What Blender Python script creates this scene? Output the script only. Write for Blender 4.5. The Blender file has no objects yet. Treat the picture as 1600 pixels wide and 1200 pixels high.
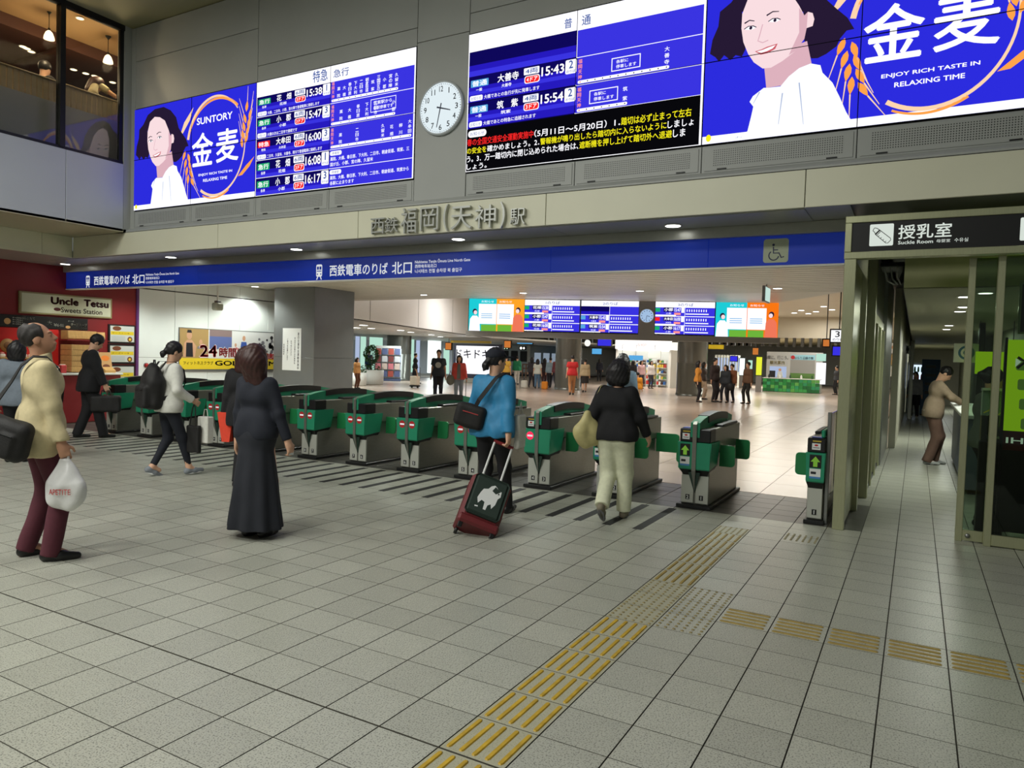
import bpy, bmesh, math, random
import numpy as np
from mathutils import Vector, Matrix
random.seed(7)
SC = bpy.context.scene
COL = SC.collection
# ------------------------------------------------------------------ camera
FOC, YAW, PIT, ROL = 1129.818, -.5091928, -.0379087, .030624
CX, CY, CZ = 1.63536, -2.4023, 1.60398
_fw = np.array([math.sin(YAW)*math.cos(PIT), math.cos(YAW)*math.cos(PIT), math.sin(PIT)])
_r0 = np.array([math.cos(YAW), -math.sin(YAW), 0.]); _u0 = np.cross(_r0, _fw)
_rt = math.cos(ROL)*_r0 + math.sin(ROL)*_u0; _up = -math.sin(ROL)*_r0 + math.cos(ROL)*_u0
cam = bpy.data.objects.new('camera', bpy.data.cameras.new('camera'))
COL.objects.link(cam); SC.camera = cam
cam.data.sensor_width = 36; cam.data.lens = FOC/1600*36; cam.data.clip_end = 300; cam.data.clip_start = .05
cam.matrix_world = Matrix(((_rt[0], _up[0], -_fw[0], CX), (_rt[1], _up[1], -_fw[1], CY), (_rt[2], _up[2], -_fw[2], CZ), (0, 0, 0, 1)))
SC.view_settings.view_transform = 'Standard'; SC.view_settings.look = 'None'
SC.view_settings.exposure = 0.0; SC.view_settings.gamma = 1; SC.view_settings.use_curve_mapping = False
# ------------------------------------------------------------------ ambient light and area lights
w = bpy.data.worlds.new('world'); SC.world = w; w.use_nodes = True
w.node_tree.nodes['Background'].inputs[0].default_value = (.80, .86, .78, 1)
w.node_tree.nodes['Background'].inputs[1].default_value = .16

def area(loc, size, power, col=(1, .97, .88), rot=(0, 0, 0), sy=None, spread=180):
    l = bpy.data.lights.new('area_light', 'AREA'); l.energy = power; l.color = col; l.size = size
    l.spread = math.radians(spread)
    if sy: l.shape = 'RECTANGLE'; l.size_y = sy
    o = bpy.data.objects.new('area_light', l); COL.objects.link(o); o.location = loc; o.rotation_euler = rot
    return o
# unseen area lights put at the ceiling, above and behind the viewer
AC = (1, 1, .94)
area((-6.5, -6.5, 6.95), 2.2, 620, AC)
area((-2.0, -6.0, 6.95), 2.2, 400, AC)
area((-8.0, -1.5, 6.95), 1.8, 240, AC)
area((-3.0, -.5, 6.95), 1.6, 130, AC)

# ------------------------------------------------------------------ pixel helpers (1600 x 1200 photograph)
C3 = np.array([CX, CY, CZ])
def ray(x, y): return _fw + _rt*(x-800)/FOC + _up*(600-y)/FOC
def fl(x, y, z=0.):
    d = ray(x, y); return C3 + d*(z-CZ)/d[2]
def py(x, y, Y):
    d = ray(x, y); return C3 + d*(Y-CY)/d[1]
def pxx(x, y, X):
    d = ray(x, y); return C3 + d*(X-CX)/d[0]
# ------------------------------------------------------------------ materials
def lin(c):
    return tuple(((v/255)/12.92 if v/255 <= .04045 else ((v/255+.055)/1.055)**2.4) for v in c)
MATS = {}
def mat(name, col, rough=.5, metal=0., spec=.5, emit=0., noise=0., nscale=20., bump=0., bscale=60., trans=0., alpha=1., coat=0., rnd=0., stretch=None, vor=None):
    if name in MATS: return MATS[name]
    m = bpy.data.materials.new(name); m.use_nodes = True; MATS[name] = m
    nt = m.node_tree; b = nt.nodes['Principled BSDF']; N = nt.nodes.new; L = nt.links.new
    c = lin(col); b.inputs['Base Color'].default_value = (*c, 1); b.inputs['Roughness'].default_value = rough
    b.inputs['Metallic'].default_value = metal; b.inputs['Specular IOR Level'].default_value = spec
    b.inputs['Alpha'].default_value = alpha; b.inputs['Coat Weight'].default_value = coat
    if trans: b.inputs['Transmission Weight'].default_value = trans
    if emit:
        b.inputs['Emission Color'].default_value = (*c, 1); b.inputs['Emission Strength'].default_value = emit
        b.inputs['Base Color'].default_value = (0, 0, 0, 1); b.inputs['Specular IOR Level'].default_value = .0
    cur = None
    if noise or bump or vor:
        tc = N('ShaderNodeTexCoord'); mp = N('ShaderNodeMapping'); L(tc.outputs['Object'], mp.inputs[0])
        if stretch: mp.inputs['Scale'].default_value = stretch
    if noise:
        n = N('ShaderNodeTexNoise'); n.inputs['Scale'].default_value = nscale; n.inputs['Detail'].default_value = 4
        L(mp.outputs[0], n.inputs[0])
        mr = N('ShaderNodeMapRange'); mr.inputs[1].default_value = .3; mr.inputs[2].default_value = .7
        mr.inputs[3].default_value = 1-noise; mr.inputs[4].default_value = 1+noise; L(n.outputs[0], mr.inputs[0])
        cur = mr.outputs[0]
    if rnd:
        oi = N('ShaderNodeObjectInfo'); ge = N('ShaderNodeNewGeometry'); ad = N('ShaderNodeMath'); ad.operation = 'ADD'
        L(oi.outputs['Random'], ad.inputs[0]); L(ge.outputs['Random Per Island'], ad.inputs[1])
        fr = N('ShaderNodeMath'); fr.operation = 'FRACT'; L(ad.outputs[0], fr.inputs[0])
        m2 = N('ShaderNodeMapRange'); m2.inputs[3].default_value = 1-rnd; m2.inputs[4].default_value = 1+rnd; L(fr.outputs[0], m2.inputs[0])
        if cur:
            mu = N('ShaderNodeMath'); mu.operation = 'MULTIPLY'; L(cur, mu.inputs[0]); L(m2.outputs[0], mu.inputs[1]); cur = mu.outputs[0]
        else: cur = m2.outputs[0]
    if vor:   # dark speckles: (scale, threshold, strength)
        v = N('ShaderNodeTexNoise'); v.inputs['Scale'].default_value = vor[0]; v.inputs['Detail'].default_value = 1; L(mp.outputs[0], v.inputs[0])
        m3 = N('ShaderNodeMapRange'); m3.inputs[1].default_value = vor[1]; m3.inputs[2].default_value = vor[1]+.06
        m3.inputs[3].default_value = 1-vor[2]; m3.inputs[4].default_value = 1; L(v.outputs[0], m3.inputs[0])
        mu = N('ShaderNodeMath'); mu.operation = 'MULTIPLY'; L(m3.outputs[0], mu.inputs[1])
        if cur: L(cur, mu.inputs[0])
        else: mu.inputs[0].default_value = 1
        cur = mu.outputs[0]
    if cur:
        vm = N('ShaderNodeVectorMath'); vm.operation = 'SCALE'; vm.inputs[0].default_value = c; L(cur, vm.inputs['Scale'])
        L(vm.outputs[0], b.inputs['Emission Color' if emit else 'Base Color'])
    if bump:
        n2 = N('ShaderNodeTexNoise'); n2.inputs['Scale'].default_value = bscale; n2.inputs['Detail'].default_value = 3; L(mp.outputs[0], n2.inputs[0])
        bp = N('ShaderNodeBump'); bp.inputs['Strength'].default_value = bump; bp.inputs['Distance'].default_value = .01
        L(n2.outputs[0], bp.inputs['Height']); L(bp.outputs[0], b.inputs['Normal'])
    return m
def glow(name, col, s=1.): return mat(name, col, emit=s)
def glass(name, tint=(200, 210, 200), a=.16, rough=.03):
    if name in MATS: return MATS[name]
    m = bpy.data.materials.new(name); m.use_nodes = True; MATS[name] = m; nt = m.node_tree
    nt.nodes.remove(nt.nodes['Principled BSDF']); out = nt.nodes['Material Output']
    t = nt.nodes.new('ShaderNodeBsdfTransparent'); t.inputs[0].default_value = (*lin(tint), 1)
    g = nt.nodes.new('ShaderNodeBsdfGlossy'); g.inputs['Roughness'].default_value = rough
    fr = nt.nodes.new('ShaderNodeFresnel'); fr.inputs[0].default_value = 1.5
    mx = nt.nodes.new('ShaderNodeMixShader'); nt.links.new(fr.outputs[0], mx.inputs[0])
    nt.links.new(t.outputs[0], mx.inputs[1]); nt.links.new(g.outputs[0], mx.inputs[2]); nt.links.new(mx.outputs[0], out.inputs[0])
    return m
# ------------------------------------------------------------------ mesh builder
class MB:
    def __init__(s): s.v = []; s.f = []; s.mi = []; s.sm = []
    def add(s, vs, fs, mi=0, sm=False):
        b = len(s.v); s.v += [tuple(map(float, p)) for p in vs]
        s.f += [tuple(i+b for i in f) for f in fs]; s.mi += [mi]*len(fs); s.sm += [sm]*len(fs)
        return s
    def box(s, x0, x1, y0, y1, z0, z1, mi=0):
        vs = [(x, y, z) for z in (z0, z1) for y in (y0, y1) for x in (x0, x1)]
        return s.add(vs, [(0, 2, 3, 1), (4, 5, 7, 6), (0, 1, 5, 4), (2, 6, 7, 3), (0, 4, 6, 2), (1, 3, 7, 5)], mi)
    def bev(s, x0, x1, y0, y1, z0, z1, b=.01, mi=0):
        # box whose edges are chamfered
        bm = bmesh.new(); bmesh.ops.create_cube(bm, size=1)
        for v in bm.verts: v.co = Vector(((x0+x1)/2+v.co.x*(x1-x0), (y0+y1)/2+v.co.y*(y1-y0), (z0+z1)/2+v.co.z*(z1-z0)))
        bmesh.ops.bevel(bm, geom=bm.edges[:], offset=b, segments=1, affect='EDGES')
        bm.verts.index_update(); s.add([v.co for v in bm.verts], [[v.index for v in f.verts] for f in bm.faces], mi); bm.free(); return s
    def quad(s, a, b, c, d, mi=0): return s.add([a, b, c, d], [(0, 1, 2, 3)], mi)
    def prism(s, pts, d, mi=0, sm=False):
        # polygon pts (3-D, planar) extruded by the vector d
        n = len(pts); d = np.array(d, float); P = [np.array(p, float) for p in pts]
        fs = [tuple(range(n))[::-1], tuple(range(n, 2*n))] + [(i, (i+1) % n, n+(i+1) % n, n+i) for i in range(n)]
        return s.add(P+[p+d for p in P], fs, mi, sm)
    def tube(s, path, r, n=8, mi=0, cap=True, rr=None, sm=True):
        P = [np.array(p, float) for p in path]; m = len(P); vs = []; fs = []
        up = np.array([0, 0, 1.]); 
        for i, p in enumerate(P):
            t = P[min(i+1, m-1)]-P[max(i-1, 0)]; t /= np.linalg.norm(t)+1e-9
            a = np.cross(t, up)
            if np.linalg.norm(a) < .05: a = np.cross(t, np.array([1., 0, 0]))
            a /= np.linalg.norm(a); b = np.cross(t, a); ri = rr[i] if rr else r
            for k in range(n):
                an = 2*math.pi*k/n; vs.append(p+ri*(math.cos(an)*a+math.sin(an)*b))
        for i in range(m-1):
            for k in range(n): fs.append((i*n+k, i*n+(k+1) % n, (i+1)*n+(k+1) % n, (i+1)*n+k))
        s.add(vs, fs, mi, sm)
        if cap:
            s.add(vs[:n], [tuple(range(n))], mi); s.add(vs[-n:], [tuple(range(n))[::-1]], mi)
        return s
    def lathe(s, prof, c=(0, 0, 0), n=24, mi=0, sm=True, axis='z'):
        vs = []; fs = []; m = len(prof)
        for (r, z) in prof:
            for k in range(n):
                a = 2*math.pi*k/n
                p = (r*math.cos(a), r*math.sin(a), z)
                if axis == 'y': p = (p[0], p[2], p[1])
                vs.append((c[0]+p[0], c[1]+p[1], c[2]+p[2]))
        for i in range(m-1):
            for k in range(n): fs.append((i*n+k, i*n+(k+1) % n, (i+1)*n+(k+1) % n, (i+1)*n+k))
        s.add(vs, fs, mi, sm)
        s.add(vs[:n], [tuple(range(n))[::-1]], mi); s.add(vs[-n:], [tuple(range(n))], mi); return s
    def disc(s, c, r, ax=(0, -1, 0), n=24, mi=0, rx=None):
        ax = np.array(ax, float); a = np.cross(ax, (0, 0, 1.)); 
        if np.linalg.norm(a) < .1: a = np.array([1., 0, 0])
        a /= np.linalg.norm(a); b = np.cross(a, ax); c = np.array(c, float)
        return s.add([c+(rx or r)*math.cos(2*math.pi*k/n)*a+r*math.sin(2*math.pi*k/n)*b for k in range(n)], [tuple(range(n))[::-1]], mi)
    def xf(s, M):
        s.v = [tuple(M @ Vector(p)) for p in s.v]; return s
    def mesh(s, name, mats):
        me = bpy.data.meshes.new(name); me.from_pydata(s.v, [], s.f)
        for m in (mats if isinstance(mats, (list, tuple)) else [mats]): me.materials.append(m)
        me.polygons.foreach_set('material_index', s.mi); me.polygons.foreach_set('use_smooth', s.sm)
        me.update(); return me
    def build(s, name, mats, parent=None, **tags):
        return mkobj(name, s.mesh(name, mats), parent, **tags)
def mkobj(name, me, parent=None, **tags):
    o = bpy.data.objects.new(name, me); COL.objects.link(o)
    if parent is not None: o.parent = parent
    for k, v in tags.items():
        if v is not None: o[k] = v
    return o
def thing(name, label, cat, loc=(0, 0, 0), rz=0., group=None):
    o = bpy.data.objects.new(name, None); COL.objects.link(o); o.empty_display_size = .1
    o.location = loc; o.rotation_euler = (0, 0, rz); o['label'] = label; o['category'] = cat
    if group: o['group'] = group
    return o
def tag(o, label, cat, group=None):
    o['label'] = label; o['category'] = cat
    if group: o['group'] = group
    return o
def copy_tree(o, parent=None):
    c = o.copy(); COL.objects.link(c); c.parent = parent
    for ch in KIDS.get(o.name, []) or [k for k in bpy.data.objects if k.parent == o]: copy_tree(ch, c)
    return c
KIDS = {}
# ------------------------------------------------------------------ lettering: flat glyph meshes
_tx = bpy.data.curves.new('lettering', 'FONT'); _to = bpy.data.objects.new('lettering', _tx); COL.objects.link(_to)
_tc = {}
def glyphs(t, bold=0., ext=0., spacing=1.):
    k = (t, bold, ext, spacing)
    if k in _tc: return _tc[k]
    _tx.body = t; _tx.offset = bold; _tx.extrude = ext; _tx.space_character = spacing; _tx.resolution_u = 3 if ext == 0 else 4
    bpy.context.view_layer.update()
    me = _to.evaluated_get(bpy.context.evaluated_depsgraph_get()).to_mesh()
    v = np.empty(len(me.vertices)*3); me.vertices.foreach_get('co', v); v = v.reshape(-1, 3)
    fs = [tuple(p.vertices) for p in me.polygons]; _to.to_mesh_clear()
    _tc[k] = (v, fs); return _tc[k]
class Canvas:
    """flat print on a plane: u,v in metres along ux,uy from o, layers rise by a fraction of a millimetre"""
    def __init__(s, o, ux, uy, step=.0006):
        s.o = np.array(o, float); s.ux = np.array(ux, float); s.uy = np.array(uy, float); s.n = np.cross(s.ux, s.uy); s.k = 0; s.step = step
        s.mb = MB(); s.mats = []
    def m(s, mt):
        if mt not in s.mats: s.mats.append(mt)
        return s.mats.index(mt)
    def P(s, u, v, k=0): return s.o+s.ux*u+s.uy*v+s.n*(s.step*k)
    def poly(s, pts, mt, k=1): s.mb.add([s.P(u, v, k) for u, v in pts], [tuple(range(len(pts)))], s.m(mt)); return s
    def rect(s, u0, v0, u1, v1, mt, k=1): return s.poly([(u0, v0), (u1, v0), (u1, v1), (u0, v1)], mt, k)
    def rrect(s, u0, v0, u1, v1, r, mt, k=1):
        pts = []
        for cx, cy, a in ((u1-r, v0+r, -90), (u1-r, v1-r, 0), (u0+r, v1-r, 90), (u0+r, v0+r, 180)):
            for j in range(5): t = math.radians(a+j*22.5); pts.append((cx+r*math.cos(t), cy+r*math.sin(t)))
        return s.poly(pts, mt, k)
    def disc(s, u, v, r, mt, k=1, n=20, rv=None): return s.poly([(u+r*math.cos(2*math.pi*i/n), v+(rv or r)*math.sin(2*math.pi*i/n)) for i in range(n)], mt, k)
    def line(s, pts, w, mt, k=1, w1=None):
        n = len(pts)
        L = []; R = []
        for i, p in enumerate(pts):
            a = np.array(pts[max(i-1, 0)]); b = np.array(pts[min(i+1, n-1)]); t = b-a; t = t/(np.linalg.norm(t)+1e-9); nn = np.array([-t[1], t[0]])
            ww = w if w1 is None else w+(w1-w)*i/(n-1)
            L.append(np.array(p)+nn*ww/2); R.append(np.array(p)-nn*ww/2)
        for i in range(n-1): s.poly([L[i], R[i], R[i+1], L[i+1]], mt, k)
        return s
    def text(s, t, u0, v0, u1, v1, mt, k=2, bold=0., rot=0, spacing=1., keep=False):
        v, fs = glyphs(t, 0., 0., spacing)
        if len(v) == 0: return s
        if bold:
            n0 = len(v); sh = ((bold, 0), (-bold, 0), (0, bold), (0, -bold))
            fs = [tuple(i+q*n0 for i in f) for q in range(4) for f in fs]; v = np.concatenate([v+np.array([a, b, 0]) for a, b in sh])
        x, y = v[:, 0], v[:, 1]
        a = (x-x.min())/max(x.max()-x.min(), 1e-6); b = (y-y.min())/max(y.max()-y.min(), 1e-6)
        if rot: a, b = 1-a, 1-b
        keep = keep or t == '1'
        if keep:
            sc = min((u1-u0)/(x.max()-x.min()), (v1-v0)/(y.max()-y.min()))
            hu = sc*(x.max()-x.min())/2; hv = sc*(y.max()-y.min())/2; cu, cv = (u0+u1)/2, (v0+v1)/2; u0, u1, v0, v1 = cu-hu, cu+hu, cv-hv, cv+hv
        U = u0+a*(u1-u0); V = v0+b*(v1-v0)
        P = s.o+np.outer(U, s.ux)+np.outer(V, s.uy)+s.n*(s.step*k)
        s.mb.add(P, fs, s.m(mt)); return s
    def build(s, name, parent=None, **t): return s.mb.build(name, s.mats, parent, **t)
# ================================================================== MATERIALS
M_tile = mat('floor tile terrazzo', (172, 173, 160), rough=.34, spec=.42, noise=.05, nscale=5, rnd=.075, vor=(130, .385, .5))
M_grout = mat('grout', (74, 72, 62), rough=.9)
M_panel = mat('grey wall panel', (170, 173, 169), rough=.45, noise=.03, nscale=1.5)
M_cream = mat('cream enamel panel', (226, 225, 200), rough=.4, noise=.02, nscale=2)
M_soffit = mat('satin soffit metal', (176, 177, 168), rough=.3, metal=.3, noise=.03)
M_black = mat('black plastic', (18, 18, 19), rough=.45)
M_dark = mat('dark metal', (45, 46, 46), rough=.4, metal=.5)
M_steel = mat('brushed steel', (150, 152, 150), rough=.32, metal=.85, noise=.06, nscale=30, stretch=(1, 1, 12))
M_bronze = mat('satin frame metal', (186, 188, 152), rough=.3, metal=.65, noise=.05, nscale=12, stretch=(12, 12, 1))
M_white = mat('white paint', (225, 225, 218), rough=.5)
M_blue = mat('blue sign enamel', (24, 54, 172), rough=.18, spec=.6)
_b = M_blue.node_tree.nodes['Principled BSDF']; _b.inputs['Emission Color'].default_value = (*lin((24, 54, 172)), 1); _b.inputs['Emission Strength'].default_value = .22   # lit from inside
M_ceil = mat('ceiling strip panel', (196, 194, 180), rough=.4, noise=.02)
E_white = glow('screen white', (250, 250, 255), 1.15)
E_lamp = glow('lamp white', (255, 255, 250), 9)
E_blue = glow('screen blue', (58, 52, 225), 1.0)
E_ad = glow('advert blue', (44, 44, 222), 1.0)
E_navy = glow('screen navy', (14, 8, 90), 1.0)
E_mid = glow('screen deep blue', (38, 26, 190), 1.0)
E_black = glow('screen black', (8, 8, 12), 1.0)
E_red = glow('screen red', (250, 40, 40), 1.0)
E_pink = glow('screen pink', (255, 150, 150), 1.0)
E_green = glow('screen green', (30, 175, 110), 1.0)
E_cyan = glow('screen light blue', (90, 170, 225), 1.0)
E_yell = glow('screen yellow', (250, 240, 30), 1.0)
E_dblue = glow('screen title blue', (60, 90, 160), 1.0)
E_gold = glow('advert gold', (255, 165, 75), 1.0)
E_gold2 = glow('advert pale gold', (255, 215, 175), 1.0)
E_skin = glow('advert skin', (250, 222, 226), 1.0)
E_skin2 = glow('advert skin shade', (222, 178, 190), 1.0)
E_hair = glow('advert hair', (38, 26, 52), 1.0)
E_lip = glow('advert lip', (205, 95, 105), 1.0)
E_shirt = glow('advert shirt', (246, 248, 255), 1.1)
E_grey = glow('advert grey', (170, 185, 215), 1.0)

# ================================================================== FLOOR
SX, SY = .31, .30
floor = MB().box(-16, 8, -6, 60, -.1, -.006).build('floor', M_grout, kind='structure')
def colx(c): return c*SX if c <= 0 else (.307+(c-1)*SX)
def tile_mesh(wx, wy):
    g = .0022; b = .0012
    return MB().add([(g, .0014, -.006), (wx-g, .0014, -.006), (wx-g, wy-.0014, -.006), (g, wy-.0014, -.006), (g, .0014, -b), (wx-g, .0014, -b), (wx-g, wy-.0014, -b), (g, wy-.0014, -b),
                     (g+b, .0014+b, 0), (wx-g-b, .0014+b, 0), (wx-g-b, wy-.0014-b, 0), (g+b, wy-.0014-b, 0)],
                    [(0, 1, 5, 4), (1, 2, 6, 5), (2, 3, 7, 6), (3, 0, 4, 7), (4, 5, 9, 8), (5, 6, 10, 9), (6, 7, 11, 10), (7, 4, 8, 11)], 1).add([(g+b, .0014+b, 0), (wx-g-b, .0014+b, 0), (wx-g-b, wy-.0014-b, 0), (g+b, wy-.0014-b, 0)], [(0, 1, 2, 3)], 0)
tm = tile_mesh(SX, SY); tile_me = tm.mesh('floor_tile', [M_tile, M_grout])
cells = []
for c in range(-46, 22):
    for rr in range(-5, 46):
        x0 = colx(c); y0 = rr*SY
        if c == 0 and -5 <= rr < 16: continue                 # the tactile strip
        if (x0 < .9 or x0 > 3.2) and y0 > 5.2: continue       # only the passage goes on behind the gates
        if c > 14: continue
        q = np.array([x0+.15, y0+.15, 0])-C3; dep = q@_fw
        if dep < .6: continue
        ix, iy = 800+FOC*(q@_rt)/dep, 600-FOC*(q@_up)/dep
        if not (-250 < ix < 1850 and iy < 1500): continue
        cells.append((dep, x0, y0, -30 < ix < 1630 and iy < 1225))
cells.sort()
near = [c for c in cells if c[3]][:300]; ns = set((c[1], c[2]) for c in near)
for d, x0, y0, _ in near:
    o = mkobj('floor_tile', tile_me, floor); o.location = (x0, y0 + (.006 if y0 >= 0 else 0), 0)
rest = MB()
for d, x0, y0, _ in cells:
    if (x0, y0) in ns: continue
    V_ = [(x+x0, y+y0+(.006 if y0 >= 0 else 0), z) for x, y, z in tm.v]; rest.add(V_, tm.f[:-1], 1); rest.add(V_[-4:], [(0, 1, 2, 3)], 0)
rest.build('floor_tile_field', [M_tile, M_grout], floor, kind='stuff')

# tactile paving: bar tiles, dot tiles
M_tact = mat('tactile tile', (168, 166, 142), rough=.5, noise=.05, nscale=8, vor=(160, .36, .3))
M_bar = mat('worn yellow bar', (186, 152, 40), rough=.6, noise=.25, nscale=14)
M_bar2 = mat('dull ochre bar', (150, 128, 58), rough=.6, noise=.2, nscale=14)
M_dot = mat('worn beige dot', (138, 126, 84), rough=.6, noise=.2, nscale=30)
tb = tile_mesh(.307, .30).mesh('tactile_tile', [M_tact, M_grout])
def bar_mesh(m, horiz=False):
    mb = MB()
    for i in range(5):
        c = .307*(i+.5)/5 if not horiz else .30*(i+.5)/5
        n = []
        a0, a1, hw = .018, .282, .0125
        for (t, s_) in ((a0, -1), (a0+.012, -1.), (a1-.012, -1), (a1, -1)): pass
        for z, wv in ((0, hw), (.005, hw-.004)):
            for e, dd in ((a0, 1), (a1, -1)):
                n += [(c-wv*.5, e+dd*(hw-wv)), (c+wv*.5, e+dd*(hw-wv)), (c-wv, e+dd*(.012)), (c+wv, e+dd*.012)]
        pts = [(p[0], p[1], 0 if i2 < 8 else .005) for i2, p in enumerate(n)]
        if horiz: pts = [(b, a, z) for a, b, z in pts]
        ring = [0, 1, 3, 7, 5, 4, 6, 2]
        fs = [tuple(8+r_ for r_ in ring)] + [(ring[j], ring[(j+1) % 8], 8+ring[(j+1) % 8], 8+ring[j]) for j in range(8)]
        if horiz: fs = [f[::-1] for f in fs]
        mb.add(pts, fs)
    return mb.mesh('guide_bar', m)
bar_y = bar_mesh(M_bar); bar_h = bar_mesh(M_bar2, True); bar_far = bar_mesh(M_bar2)
db = MB()
for i in range(6):
    for j in range(6):
        cx_, cy_ = .307*(i+.5)/6, .30*(j+.5)/6
        db.lathe([(.011, 0), (.009, .004), (.005, .005)], (cx_, cy_, 0), n=8)
dot_me = db.mesh('warning_dot', M_dot)
def tact(x, y, bars):
    t = mkobj('tactile_tile', tb, floor); t.location = (x, y, 0)
    b = mkobj('guide_bar' if bars is not dot_me else 'warning_dot', bars, t)
for rr in range(-5, 16):
    y = rr*SY + (.006 if rr >= 0 else 0)
    tact(0, y, dot_me if rr in (6, 7, 8, 15) else (bar_y if rr < 6 else bar_far))
for rr in (6, 7, 8):
    t = mkobj('warning_dot', dot_me, floor); t.location = (.307, rr*SY+.006, .0005)
for k in range(6):
    t = mkobj('guide_bar', bar_h, floor); t.location = (.307+.31+k*.31, 7*SY+.006, .0005)
for x in (.50, .62): 
    pass
t = mkobj('warning_dot', dot_me, floor); t.location = (.62, 15.3*SY, .0005)

# black lead-in strips before the gates, dark paving between the gates, hall floor
M_strip = mat('black floor strip', (24, 25, 25), rough=.7, noise=.1)
sm_ = MB().bev(-.045, .045, 0, 1.18, -.004, .0025, .002).mesh('floor_strip', M_strip)
for k in range(2, 38):
    s_ = mkobj('floor_strip', sm_, floor); s_.location = (-k*SX+.0, 4.15, 0)
M_dpav = mat('dark paving slab', (72, 71, 66), rough=.35, noise=.08, nscale=5, rnd=.08)
dm = MB().bev(.003, .297, .003, .297, -.006, .001, .002).mesh('dark_slab', M_dpav)
for c in range(-42, 4):
    for rr in range(5):
        s_ = mkobj('dark_slab', dm, floor); s_.location = (colx(c), 5.40+rr*.3, 0)
        s_.scale = (SX/.30, 1, 1)
M_hall = mat('polished hall floor', (182, 166, 152), rough=.22, spec=.5, noise=.06, nscale=.6)
hall = MB()
for i in range(-30, 12):
    for j in range(0, 60):
        x0, y0 = i*.9, 6.92+j*.9
        if x0 > .8: continue
        hall.box(x0+.003, x0+.897, y0+.003, y0+.897, -.006, 0)
cf = MB()
for i in range(0, 8):
    for j in range(0, 75): V_ = [(x+.927+i*.31, y+13.806+j*.3, z) for x, y, z in tm.v]; cf.add(V_, tm.f[:-1], 1); cf.add(V_[-4:], [(0, 1, 2, 3)], 0)
cf.build('corridor_tile_field', [M_tile, M_grout], floor, kind='stuff')
hall.build('hall_slab_field', M_hall, floor, kind='stuff')
MB().box(-30, 12, 13, 64, -.12, -.007).build('hall_slab_bed', M_grout, floor)

# ================================================================== FACADE
YF = 5.40
wall = MB().box(-10.45, 3.4, YF+.02, YF+.5, 3.5, 7.3).build('wall_front', M_dark, kind='structure')
def panel(x0, x1, z0, z1, y=YF, th=.03, m=None, parent=None, name='wall_panel', g=.004):
    return MB().bev(x0+g, x1-g, y, y+th, z0+g, z1-g, .003).build(name, m or M_panel, parent or wall)
XL0, XL1, XR0, XR1, ZS0, ZS1 = -10.33, -4.31, -3.49, 2.53, 3.925, 5.65
for a in [(-10.45, -10.33, 3.55, 7.05), (-10.33, -7.32, 5.66, 6.47), (-10.33, -7.32, 6.47, 7.05), (-7.32, -4.31, 5.66, 5.9), (-7.32, -4.31, 5.9, 7.05),
          (-4.31, -3.49, 3.62, 5.70), (-4.31, -3.49, 5.70, 7.05), (-3.49, -.48, 5.66, 5.92), (-3.49, -.48, 5.92, 7.05), (-.48, 2.53, 5.66, 7.05), (2.53, 3.4, 3.62, 7.05)]:
    panel(*a)
# vent covers below the screens
def dots_material():
    m = bpy.data.materials.new('perforated grey cover'); m.use_nodes = True; nt = m.node_tree; N = nt.nodes.new; L = nt.links.new
    b = nt.nodes['Principled BSDF']; b.inputs['Roughness'].default_value = .45
    tc = N('ShaderNodeTexCoord'); vm = N('ShaderNodeVectorMath'); vm.operation = 'SCALE'; vm.inputs['Scale'].default_value = 45; L(tc.outputs['Object'], vm.inputs[0])
    fr = N('ShaderNodeVectorMath'); fr.operation = 'FRACTION'; L(vm.outputs[0], fr.inputs[0])
    sub = N('ShaderNodeVectorMath'); sub.operation = 'SUBTRACT'; sub.inputs[1].default_value = (.5, .5, .5); L(fr.outputs[0], sub.inputs[0])
    mul = N('ShaderNodeVectorMath'); mul.operation = 'MULTIPLY'; mul.inputs[1].default_value = (1, 0, 1); L(sub.outputs[0], mul.inputs[0])
    ln = N('ShaderNodeVectorMath'); ln.operation = 'LENGTH'; L(mul.outputs[0], ln.inputs[0])
    lt = N('ShaderNodeMath'); lt.operation = 'LESS_THAN'; lt.inputs[1].default_value = .27; L(ln.outputs['Value'], lt.inputs[0])
    mx = N('ShaderNodeMix'); mx.data_type = 'RGBA'; L(lt.outputs[0], mx.inputs['Factor'])
    mx.inputs['A'].default_value = (*lin((170, 173, 169)), 1); mx.inputs['B'].default_value = (*lin((50, 51, 50)), 1); L(mx.outputs['Result'], b.inputs['Base Color'])
    return m
M_perf = dots_material()
vx = [-10.33, -8.83, -7.32, -5.82, -4.31, None, -3.49, -1.97, -.48, 1.03, 2.53]
for a, b in zip(vx[:-1], vx[1:]):
    if a is None or b is None: continue
    v = panel(a, b, 3.62, 3.915, y=YF+.004, name='vent_cover')
    MB().bev(a+.03, b-.03, YF-.004, YF+.01, 3.645, 3.895, .003).build('vent_door', M_panel, v)
    MB().box(a+.12, b-.12, YF-.0055, YF-.003, 3.69, 3.86).build('perforated_area', M_perf, v)
    for hx in (a+.22, b-.22): MB().bev(hx-.05, hx+.05, YF-.012, YF-.003, 3.650, 3.664, .003).build('hinge', M_dark, v)
# beam with its cream panels, chamfered sill on top
YB = 5.32; YBL = 6.12; BZ0, BZ1 = 2.712, 3.045
beam = MB().box(-12.02, 3.4, YB+.02, YB+.6, 3.19, 3.56).build('trim_1', M_dark, kind='structure')
MB().prism([(-10.45, YF, 3.63), (-10.45, YB+.005, 3.575), (-10.45, YB+.005, 3.555), (-10.45, YF+.1, 3.555)], (13.85, 0, 0)).build('sill', M_panel, beam)
bs = [-12.03, -10.95, -8.07, -5.19, -2.29, .59, 3.4]
for a, b in zip(bs[:-1], bs[1:]): panel(a, b, 3.17, 3.55, y=YB, m=M_cream, parent=beam, name='beam_panel')
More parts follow.
